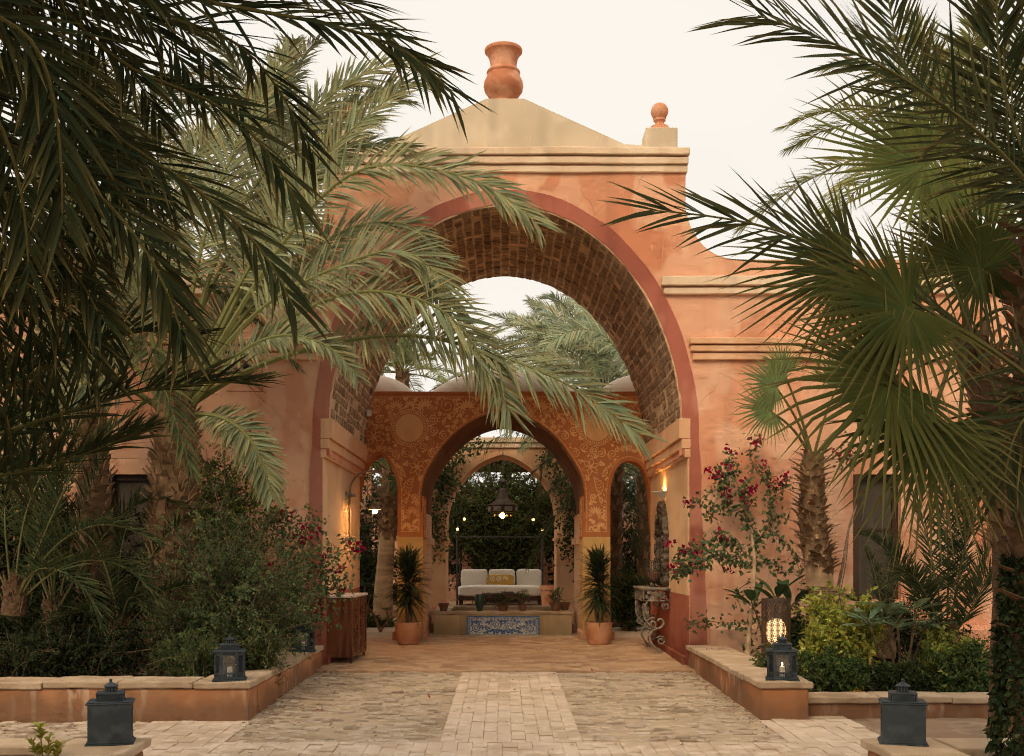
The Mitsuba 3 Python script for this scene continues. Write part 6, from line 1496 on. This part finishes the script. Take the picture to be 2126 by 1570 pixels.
put('stems', st, 'twig', parent=bl_); put('foliage', lm, 'shrub_leaf', parent=bl_, color=lc, kind='stuff')
flowers(bl_, W_((588, 1056, .15), (592, 1068, .15), (630, 1095, .1), (658, 1103, .15), (625, 1120, .1), (672, 1158, .25), (683, 1152, .25), (640, 1120, .1), (704, 1180, .15), (711, 1222, .15), (742, 1133, .3), (656, 1262, 0), (660, 1250, 0), (578, 1180, .05), (565, 1175, .05), (572, 1190, 0), (585, 1120, .1), (615, 1115, .1), (570, 1075, .15), (728, 1132, .3)), fr_r, 10, 0.048)

# ------------------------------------------------------------------ potted dracaenas
def dracaena(px, lab, labp, seed):
    y = 16.55
    x = (px - VX) * y / FPX
    g = G(y) + 0.014
    pot = thing('flower_pot', labp, 'flower pot', 'terracotta pots at the painted pillars')
    put('body', lathe([(0, g), (0.125, g), (0.14, g + 0.01), (0.175, g + 0.10), (0.19, g + 0.20), (0.193, g + 0.285), (0.198, g + 0.29), (0.198, g + 0.315), (0.180, g + 0.318), (0.175, g + 0.28), (0, g + 0.275)], (x, y, 0), 40), 'terracotta_pot', parent=pot, smooth=35)
    put('soil', lathe([(0.178, g + 0.277), (0.09, g + 0.288), (0, g + 0.29)], (x, y, 0), 24), 'soil', parent=pot)
    t = thing('dracaena', lab, 'plant', 'dracaenas at the painted pillars')
    r = np.random.default_rng(seed)
    for dx, top in ((0.0, 1.18), (0.03, 0.95), (-0.02, 0.75)):
        put('stem', tube(spline([(x + dx, y, g + 0.25), (x + dx * 1.5, y + 0.01, (g + top) / 2), (x + dx * 2, y, top)], 10), [0.016] * 10, 6), 'twig', parent=t)
    lv = Leaves()
    for k in range(430):
        z0 = 0.66 + 0.58 * r.random() ** 0.8
        a = r.uniform(0, 2 * math.pi)
        el = np.interp(z0, [0.62, 0.9, 1.25], [-0.65, 0.15, 1.15]) + r.normal(0, 0.26)
        l = r.uniform(0.30, 0.44)
        D = np.array([math.cos(a) * math.cos(el), math.sin(a) * math.cos(el), math.sin(el)])
        p = np.array([x + r.normal(0, 0.03), y + r.normal(0, 0.03), z0])
        S = unit(np.cross(D, UP)); N = np.cross(S, D)
        tq = np.linspace(0, 1, 5)
        cen = p + D * (l * tq)[:, None] - UP * (0.26 * l * tq ** 2)[:, None]
        w = 0.025 * np.array([0.5, 1, 0.9, 0.6, 0.02])
        V = np.stack([cen + S * w[:, None] / 2, cen - N * w[:, None] * 0.2, cen - S * w[:, None] / 2], 1).reshape(1, -1, 3)
        F = []
        for q in range(4):
            for o in (0, 1): F += [[q * 3 + o, q * 3 + o + 1, q * 3 + 3 + o], [q * 3 + o + 1, q * 3 + 4 + o, q * 3 + 3 + o]]
        cc = tints(r, (0.042, 0.058, 0.028), 1, 0.25, 0.1)
        lv.add(V, np.array(F), np.repeat(cc[:, None], 15, 1))
    m, c = lv.mesh()
    put('foliage', m, 'shrub_leaf', parent=t, color=c, kind='stuff')
dracaena(848, 'spiky dracaena in the terracotta pot at the left painted pillar', 'round terracotta pot at the foot of the left painted pillar', 801)
dracaena(1243, 'spiky dracaena in the terracotta pot at the right painted pillar', 'round terracotta pot at the foot of the right painted pillar', 802)

# ------------------------------------------------------------------ pots on the basin
def small_pot(px, y, r, h, lab, mt='clay_dark', prof=None, rim=True):
    t = thing('small_pot', lab, 'pot')
    x = (px - VX) * y / FPX; z = BZ + 0.006
    prof = prof or [(0, 0), (0.62 * r, 0), (0.66 * r, 0.01), (0.95 * r, 0.82 * h), (1.04 * r, 0.83 * h), (1.05 * r, h), (0.92 * r, h), (0.88 * r, 0.8 * h), (0, 0.78 * h)]
    put('body', lathe([(a, z + b) for a, b in prof], (x, y, 0), 28), mt, parent=t, smooth=35)
    put('soil', lathe([(0.9 * r, z + 0.79 * h), (0, z + 0.84 * h)], (x, y, 0), 16), 'soil', parent=t)
    return np.array([x, y, z + 0.8 * h])
small_pot(921, 18.66, 0.085, 0.125, 'small brown clay pot at the left end of the basin rim')
q = small_pot(996, 18.62, 0.075, 0.27, 'dark green glazed ribbed vase on the basin rim', 'green_glaze', [(0, 0), (0.05, 0), (0.045, 0.02), (0.075, 0.12), (0.082, 0.2), (0.07, 0.25), (0.075, 0.27), (0.068, 0.27), (0.06, 0.24), (0, 0.22)])
q1 = small_pot(1045, 18.62, 0.10, 0.15, 'square-shouldered brown pot with a small herb in the middle of the basin rim')
q2 = small_pot(1085, 18.64, 0.07, 0.10, 'small pot with a tuft of umbrella grass on the basin rim')
q3 = small_pot(1154, 18.66, 0.10, 0.14, 'wide brown clay pot near the right end of the basin rim')
small_pot(1172, 18.95, 0.09, 0.13, 'brown clay pot behind the wide one at the right end of the basin')
bush('potted_herb', 'small feathery herb growing in the middle pot of the basin', 'plant', q1, (0.13, 0.11, 0.16), 26, 6, 7, leaf=(0.03, 0.012), col=(0.07, 0.085, 0.035), seed=820, lo=0.3, twig_len=0.07)
bush('potted_seedling', 'thin pale seedling in the wide pot at the right end of the basin', 'plant', q3, (0.09, 0.07, 0.3), 8, 4, 5, leaf=(0.05, 0.03), col=(0.10, 0.13, 0.06), seed=821, lo=0.4, twig_len=0.08)
ug = thing('umbrella_grass', 'tuft of green umbrella grass on the basin rim before the sofa', 'plant')
lv = Leaves(); r = np.random.default_rng(30); stt = []
for i in range(26):
    a = r.uniform(0, 6.28); e = q2 + (0.17 * r.random() * math.cos(a), 0.12 * r.random() * math.sin(a), r.uniform(0.12, 0.27))
    stt.append(tube(spline([q2, (q2 + e) / 2 + (0, 0, 0.05), e], 6), 0.0022, 4, caps=False))
    k = 14; aa = r.uniform(0, 6.28, k)
    lv.blades(np.repeat(e[None], k, 0), np.c_[np.cos(aa), np.sin(aa), r.uniform(-0.4, 0.3, k)], np.repeat(UP[None], k, 0), r.uniform(0.06, 0.1, k), 0.006, tints(r, (0.10, 0.13, 0.05), k), 0.1, 0.3)
m, c = lv.mesh(); put('stalks', cat_(*stt), 'twig', parent=ug); put('foliage', m, 'shrub_leaf', parent=ug, color=c, kind='stuff')
rc_ = thing('planter_pot', 'tall terracotta pot between the right end of the sofa and the pavilion pillar', 'flower pot')
xx = (1141 - VX) * 23.6 / FPX
put('body', lathe([(0, 0.24), (0.15, 0.24), (0.19, 0.62), (0.21, 0.62), (0.21, 0.70), (0.18, 0.70), (0.16, 0.6), (0, 0.58)], (xx, 23.6, 0), 28), 'terracotta_urn', parent=rc_, smooth=35)
put('soil', lathe([(0.17, 0.60), (0, 0.62)], (xx, 23.6, 0), 16), 'soil', parent=rc_)
# bare frangipani branches in the left side arch, aloe leaves beside it
bf = thing('bare_branch', 'bare forked frangipani stem on the pavement in the left side arch', 'plant')
yb_ = 18.3
B_ = lambda *q: [at(x, y, yb_) for x, y in q]
put('stem', cat_(*[tube(spline(B_(*s), 16), np.linspace(a, b, 16), 7) for s, a, b in (([(790, 1312), (784, 1296), (778, 1280), (768, 1266), (754, 1256)], .024, .014), ([(790, 1312), (797, 1300), (806, 1288), (802, 1270)], .022, .012), ([(800, 1296), (815, 1284), (828, 1276)], .016, .01))]), 'bark', parent=bf, smooth=True)
lv = Leaves(); p = B_((802, 1268))[0]
k = 7; aa = np.arange(k) * 0.9; lv.blades(np.repeat(p[None], k, 0), np.c_[np.cos(aa), np.sin(aa), 0.5 + 0 * aa], np.repeat(UP[None], k, 0), 0.13, 0.05, tints(r, (0.09, 0.12, 0.07), k), 0.2, 0.1)
m, c = lv.mesh(); put('foliage', m, 'shrub_leaf', parent=bf, color=c)
bp = np.array([at(758, 0, 19.5)[0], 19.5, 0.05])
big_leaf_plant('broad_leaved_plant', 'small broad-leaved plant just inside the left side arch', 'plant', bp, [[bp + (0, 0, 0.45), bp + (0.0, 0, 0.78)], [bp + (0.04, 0, 0.4), bp + (0.1, 0, 0.62)]], 0.20, 0.07, 6, (0.06, 0.085, 0.05), 733)

# ------------------------------------------------------------------ gardens behind the arcade
bpalm = thing('fan_palm', 'fan palm with pale smooth trunk seen through the left side arch', 'palm tree')
yy = 21.6
bt_ = [tuple(at(793, 1292, yy) * (1, 1, 0) + (0, 0, 0.0)), tuple(at(800, 1170, yy)), tuple(at(808, 1060, yy)), tuple(at(812, 985, yy))]
put('trunk', trunk_tube(bt_, [0.20, 0.16, 0.145, 0.13], 22, 11, 0.012), 'palm_bark_pale', parent=bpalm)
put('leaf_bases', boots([tuple(at(803, 1125, yy)), tuple(at(809, 1050, yy)), tuple(at(812, 980, yy))], [0.15, 0.17, 0.13], 90, 0.20, 0.7, 16, 0.6), 'palm_boot', parent=bpalm, kind='stuff')
for i in range(12):
    a = i * 2.399; el = 0.9 - 0.14 * i
    c_ = np.array(bt_[-1]); h = np.array([math.cos(a), math.sin(a), 0])
    hub = c_ + h * 0.75 * math.cos(el) + UP * (0.75 * math.sin(el) + 0.2)
    put_fan(bpalm, hub, h * math.cos(el) + UP * math.sin(el), UP * math.cos(el) - h * math.sin(el), c_, (0.05, 0.07, 0.03), 0.75, 840 + i, droop=0.35, spread=2.0, k=30)
bpalm2 = thing('date_palm', 'brown palm trunk just inside the right side arch', 'palm tree')
bt2 = [(at(1272, 0, 20.6)[0], 20.6, 0.0), (at(1276, 0, 20.6)[0], 20.6, 1.6), (at(1280, 0, 20.6)[0], 20.6, 3.0)]
put('trunk', trunk_tube(bt2, [0.15, 0.13, 0.12], 18, 12), 'trunk_fibre', parent=bpalm2)
put('leaf_bases', boots(bt2, [0.15, 0.12, 0.12], 90, 0.16, 0.6, 17, 0.4), 'palm_boot', parent=bpalm2, kind='stuff')
for i in range(14):
    put_frond(bpalm2, arc(np.array(bt2[-1]), i * 2.399, 0.9 - 0.1 * i, 1.9, 1.3), L=0.34, W=0.022, n=56, col=(0.07, 0.09, 0.045), seed=860 + i, droop=0.5, rad=0.014)
# masses of dark green in and behind the pavilion
bush('climber', 'dense dark green creeper filling the far arch behind the pendant lantern', 'climbing plant', (0.0, 26.0, 0.25), (1.9, 0.40, 3.6), 240, 24, 10, leaf=(0.075, 0.042), col=(0.062, 0.08, 0.030), col2=(0.10, 0.12, 0.04), p2=0.25, seed=870, lo=0.56, twig_len=0.32)
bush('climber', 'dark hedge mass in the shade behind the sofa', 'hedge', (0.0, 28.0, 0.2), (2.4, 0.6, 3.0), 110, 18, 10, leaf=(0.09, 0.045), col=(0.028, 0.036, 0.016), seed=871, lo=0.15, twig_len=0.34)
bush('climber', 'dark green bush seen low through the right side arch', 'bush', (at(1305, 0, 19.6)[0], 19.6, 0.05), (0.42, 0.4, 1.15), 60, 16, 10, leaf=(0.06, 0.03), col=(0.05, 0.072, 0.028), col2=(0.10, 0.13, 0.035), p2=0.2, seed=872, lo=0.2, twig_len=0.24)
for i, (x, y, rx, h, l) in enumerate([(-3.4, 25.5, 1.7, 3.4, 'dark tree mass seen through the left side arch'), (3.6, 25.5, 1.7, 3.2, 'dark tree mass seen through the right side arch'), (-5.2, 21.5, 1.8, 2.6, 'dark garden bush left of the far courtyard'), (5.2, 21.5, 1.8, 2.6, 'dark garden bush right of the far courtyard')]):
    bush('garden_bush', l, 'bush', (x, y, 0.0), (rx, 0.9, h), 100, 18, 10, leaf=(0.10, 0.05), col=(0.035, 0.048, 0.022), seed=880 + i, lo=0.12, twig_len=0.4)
bush('ground_plants', 'low strip of green plants at the foot of the left side arch', 'bush', (at(770, 0, 20.4)[0], 20.5, 0.02), (0.55, 0.25, 0.22), 40, 8, 8, leaf=(0.05, 0.02), col=(0.06, 0.085, 0.03), seed=885, lo=0.2, twig_len=0.1)
cl = thing('creeper', 'leafy creeper hanging down the left and right pillars of the far arch', 'climbing plant')
K_ = lambda yv, *q: [at(x, y, yv) for x, y in q]
pths = [(K_(21.8, (960, 930), (935, 965), (915, 1010), (905, 1060), (908, 1130)), 1.6), (K_(21.6, (1000, 915), (960, 940), (925, 985), (905, 1040)), 1.4), (K_(21.6, (1150, 930), (1175, 985), (1185, 1040), (1178, 1110), (1190, 1160)), 1.6), (K_(21.7, (1130, 940), (1160, 1000), (1185, 1060), (1192, 1110)), 1.4), (K_(21.5, (905, 1040), (900, 1110), (915, 1160)), 1.0), (K_(21.6, (930, 1000), (950, 1020), (960, 1060)), 1.3), (K_(21.6, (1188, 1080), (1192, 1140), (1188, 1180)), .5)]
st, lm, lc = vine_mesh(pths, leaf=(0.075, 0.055), per_m=160, spread=0.11, col=(0.055, 0.075, 0.032), seed=44)
put('stems', st, 'twig', parent=cl); put('foliage', lm, 'shrub_leaf', parent=cl, color=lc, kind='stuff')
hp = thing('date_palm', 'date palm beside the pavilion with fronds hanging over the far arch', 'palm tree')
hc = np.array([1.9, 23.2, 4.9])
put('trunk', trunk_tube([(2.1, 23.4, 0), (2.05, 23.3, 2.5), tuple(hc)], [0.2, 0.17, 0.15], 16, 13), 'trunk_fibre', parent=hp)
put('leaf_bases', boots([(2.1, 23.4, 0), (2.05, 23.3, 2.5), tuple(hc)], [0.19, 0.16, 0.14], 100, 0.18, 0.5, 18), 'palm_boot', parent=hp, kind='stuff')
for i, sp in enumerate([[(1180, 880), (1120, 880), (1050, 900), (990, 930)], [(1200, 890), (1160, 900), (1130, 950), (1120, 1010)], [(1190, 900), (1185, 960), (1178, 1030)]]):
    put_frond(hp, [hc] + [at(x, y, 21.5) for x, y in sp], L=0.42, W=0.026, n=60, col=(0.10, 0.12, 0.06), seed=890 + i, droop=0.9, vee=0.0, rad=0.014)
for i in range(14):
    put_frond(hp, arc(hc, i * 2.399 + 0.4, 1.1 - 0.11 * i, 2.6, 1.1), L=0.46, W=0.026, n=60, col=(0.155, 0.19, 0.11), seed=900 + i, droop=0.3, rad=0.018)
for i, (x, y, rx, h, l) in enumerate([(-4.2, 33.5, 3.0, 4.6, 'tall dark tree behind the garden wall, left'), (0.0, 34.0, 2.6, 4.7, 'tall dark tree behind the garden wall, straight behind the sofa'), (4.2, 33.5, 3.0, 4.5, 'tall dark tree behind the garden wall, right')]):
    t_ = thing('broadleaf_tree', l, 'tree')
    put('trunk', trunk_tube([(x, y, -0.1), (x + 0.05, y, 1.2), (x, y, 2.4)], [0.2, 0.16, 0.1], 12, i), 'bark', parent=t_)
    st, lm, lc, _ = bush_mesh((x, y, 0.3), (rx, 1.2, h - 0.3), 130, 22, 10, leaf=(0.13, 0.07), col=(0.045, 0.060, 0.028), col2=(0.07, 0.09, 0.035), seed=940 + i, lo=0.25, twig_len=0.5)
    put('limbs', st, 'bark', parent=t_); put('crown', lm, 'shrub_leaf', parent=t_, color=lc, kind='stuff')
cp_ = thing('date_palm', 'pale date palm close behind the painted arcade, its big fronds filling the great arch', 'palm tree')
cc_ = at(1335, 840, 22.6)
put('trunk', trunk_tube([(cc_[0] + 0.1, 22.6, 0), (cc_[0] + 0.05, 22.6, 2.2), tuple(cc_)], [0.2, 0.17, 0.16], 16, 19), 'trunk_fibre', parent=cp_)
put('leaf_bases', boots([(cc_[0] + 0.1, 22.6, 0), (cc_[0] + 0.05, 22.6, 2.2), tuple(cc_)], [0.19, 0.16, 0.15], 100, 0.2, 0.6, 20), 'palm_boot', parent=cp_, kind='stuff')
for i, sp in enumerate([[(1250, 745, 22.3), (1165, 665, 22.0), (1100, 625, 21.8)], [(1275, 720, 22.6), (1215, 640, 22.6), (1170, 600, 22.6)], [(1235, 790, 22.0), (1130, 755, 21.6), (1040, 775, 21.2)], [(1305, 700, 22.8), (1280, 610, 23), (1230, 540, 23)], [(1215, 810, 22.4), (1110, 800, 22.2), (1010, 830, 22)], [(1290, 740, 22), (1240, 690, 21.6), (1180, 690, 21.2), (1130, 720, 21)], [(1390, 720, 22.6), (1440, 650, 22.6)], [(1420, 800, 22.6), (1500, 800, 22.6)], [(1320, 900, 21.8), (1290, 990, 21.2)], [(1250, 770, 23), (1150, 700, 23.4), (1060, 660, 23.8)]]):
    put_frond(cp_, [cc_] + px3(sp), L=0.60, W=0.034, n=74, col=(0.33, 0.37, 0.235), tip=(0.36, 0.32, 0.18), seed=960 + i, droop=0.15, vee=0.2, up=unit(np.array([0.1, -0.8, 0.6])), rad=0.018, start=0.2)
# palms standing free behind the gatehouse
def far_palm(lab, c, n, length, L, col, seed, trunk_r=0.2, droop=0.3):
    t = thing('date_palm', lab, 'palm tree')
    c = np.asarray(c, float)
    tr = [(c[0], c[1], -0.1), (c[0] + 0.1, c[1], c[2] * 0.5), tuple(c)]
    put('trunk', trunk_tube(tr, [trunk_r * 1.2, trunk_r, trunk_r * 0.9], 14, seed), 'trunk_fibre', parent=t)
    put('leaf_bases', boots(tr, [trunk_r, trunk_r * .95, trunk_r * .85], 120, 0.25, 0.5, seed + 1), 'palm_boot', parent=t, kind='stuff')
    for i in range(n):
        put_frond(t, arc(c, i * 2.399 + seed, 1.35 - 1.5 * i / n, length, length * 0.42), L=L, W=0.030, n=70, col=col, seed=seed * 7 + i, droop=droop, rad=0.022, start=0.18)
far_palm('pale green date palm seen through the great arch, right of its middle', at(1235, 760, 27.0), 26, 3.2, 0.62, (0.32, 0.36, 0.24), 21)
far_palm('hazy date palm far behind, seen low through the great arch on the left', at(835, 775, 33.0), 18, 2.4, 0.5, (0.26, 0.30, 0.13), 22)
far_palm('pale date palm farther back, filling the sky low in the great arch', at(1130, 770, 34.0), 24, 3.4, 0.6, (0.34, 0.37, 0.26), 23)
far_palm('tall yellowish date palm behind the right wing of the gatehouse', at(1985, 300, 18.5), 24, 3.4, 0.62, (0.22, 0.24, 0.09), 24)
far_palm('tall date palm behind the left wing of the gatehouse', at(250, 420, 18.8), 24, 3.6, 0.6, (0.12, 0.14, 0.07), 25)
far_palm('tall date palm behind the left shoulder of the gate', at(560, 330, 19.5), 22, 3.3, 0.6, (0.20, 0.22, 0.135), 26)

for i, (x, y, z, l) in enumerate([(0.3, -1.6, 8.4, 'middle'), (-4.6, 2.2, 7.4, 'left'), (4.9, 2.6, 7.6, 'right')]):  # unseen palms added to shade the ground, beds and lower wall
    far_palm(f'tall date palm added behind the viewer for shade, {l} one of three, outside the picture', (x, y, z), 26, 3.6, 0.6, (0.06, 0.075, 0.035), 30 + i)
# ------------------------------------------------------------------ small things
lr = np.random.default_rng(51)
lit = Leaves(); k = 420
side = lr.random(k)
X = np.where(side < 0.36, -2.14 + lr.exponential(0.16, k), np.where(side < 0.74, 2.17 - lr.exponential(0.16, k), lr.uniform(-2.1, 2.1, k)))
Yl = np.where(side < 0.74, lr.uniform(9.0, 13.6, k), lr.uniform(8.0, 13.2, k))
Zl = np.array([G(q) for q in Yl]) + 0.007
aa = lr.uniform(0, 6.28, k)
lit.blades(np.c_[X, Yl, Zl], np.c_[np.cos(aa), np.sin(aa), lr.uniform(0, 0.25, k)], np.c_[lr.normal(0, .2, k), lr.normal(0, .2, k), np.ones(k)], lr.uniform(0.02, 0.055, k), lr.uniform(0.008, 0.022, k), tints(lr, (0.12, 0.075, 0.035), k, 0.5, 0.2), 0.25, 0)
m, c = lit.mesh(); tag(put('leaf_litter', m, 'shrub_leaf', color=c, kind='stuff'), 'dry leaves and bits scattered on the paving, mostly along the planter walls', 'leaf litter')
pr = np.random.default_rng(66)
def petal_at(x, y, z, lab):
    t = thing('fallen_flower', lab, 'flower', 'fallen magenta flowers')
    m, c = bract_cluster(np.array([x, y, z + 0.014]), pr, 5, 0.026, (0.34, 0.02, 0.07))
    v = m.vertices.copy(); v[:, 2] = z + 0.002 + (v[:, 2] - v[:, 2].min()) * 0.6
    put('petals', trimesh.Trimesh(v, m.faces, process=False), 'flower_bract', parent=t, color=c)
    put('heart', placed(trimesh.creation.icosphere(1, 0.005), np.array([[1, 0, 0, x], [0, 1, 0, y], [0, 0, 1, z + 0.008], [0, 0, 0, 1.0]])), 'linen', parent=t)
for px, py, lab in ((889, 1451, 'fallen magenta flower on the left cobbles near the brick path'), (1233, 1396, 'fallen magenta flower at the far edge of the right cobbles'), (665, 1478, 'dark fallen flower in the middle of the left cobbles'), (1473, 1427, 'fallen flower on the right cobbles near the planter wall')):
    y = (CZ + SLOPE * Y0) * FPX / (py - VY + SLOPE * FPX); petal_at((px - VX) * y / FPX, y, G(y), lab)
for px, py, lab in ((538, 1378, 'fallen magenta flower on the left coping, nearer the bush'), (555, 1382, 'fallen magenta flower on the left coping, nearer the edge'), (1474, 1350, 'fallen magenta flower on the right coping, left of a pair'), (1500, 1350, 'fallen magenta flower on the right coping, right of a pair')):
    y = (CZ - ZC) * FPX / (py - VY); petal_at((px - VX) * y / FPX, y, ZC, lab)
mg = thing('marigold', 'little yellow flowers at the edge of the right planter wall', 'flower')
for i, (px, py) in enumerate(((1772, 1437), (1781, 1434), (1790, 1438), (1777, 1441))):
    m, c = bract_cluster(at(px, py, 10.52), pr, 14, 0.026, (0.55, 0.33, 0.02)); put('flower_head', m, 'flower_bract', parent=mg, color=c)
put('stems', cat_(*[tube([(at(px, 0, 10.54)[0], 10.56, 0.0), tuple(at(px, py, 10.53))], 0.003, 4) for px, py in ((1772, 1437), (1781, 1434), (1790, 1438))]), 'twig', parent=mg)
tw = thing('dry_branch', 'dark dry branch leaning against the wall between the fan palm and the window', 'branch')
put('branch', tube(spline([at(1738, 1230, 12.6), at(1752, 1160, 12.8), at(1762, 1100, 13.2), at(1778, 1050, 13.6)], 16), np.linspace(0.02, 0.012, 16), 6), 'bark', parent=tw)
put('twig', tube(spline([at(1742, 1240, 12.6), at(1756, 1170, 12.9), at(1762, 1090, 13.4)], 16), 0.006, 5), 'twig', parent=tw)
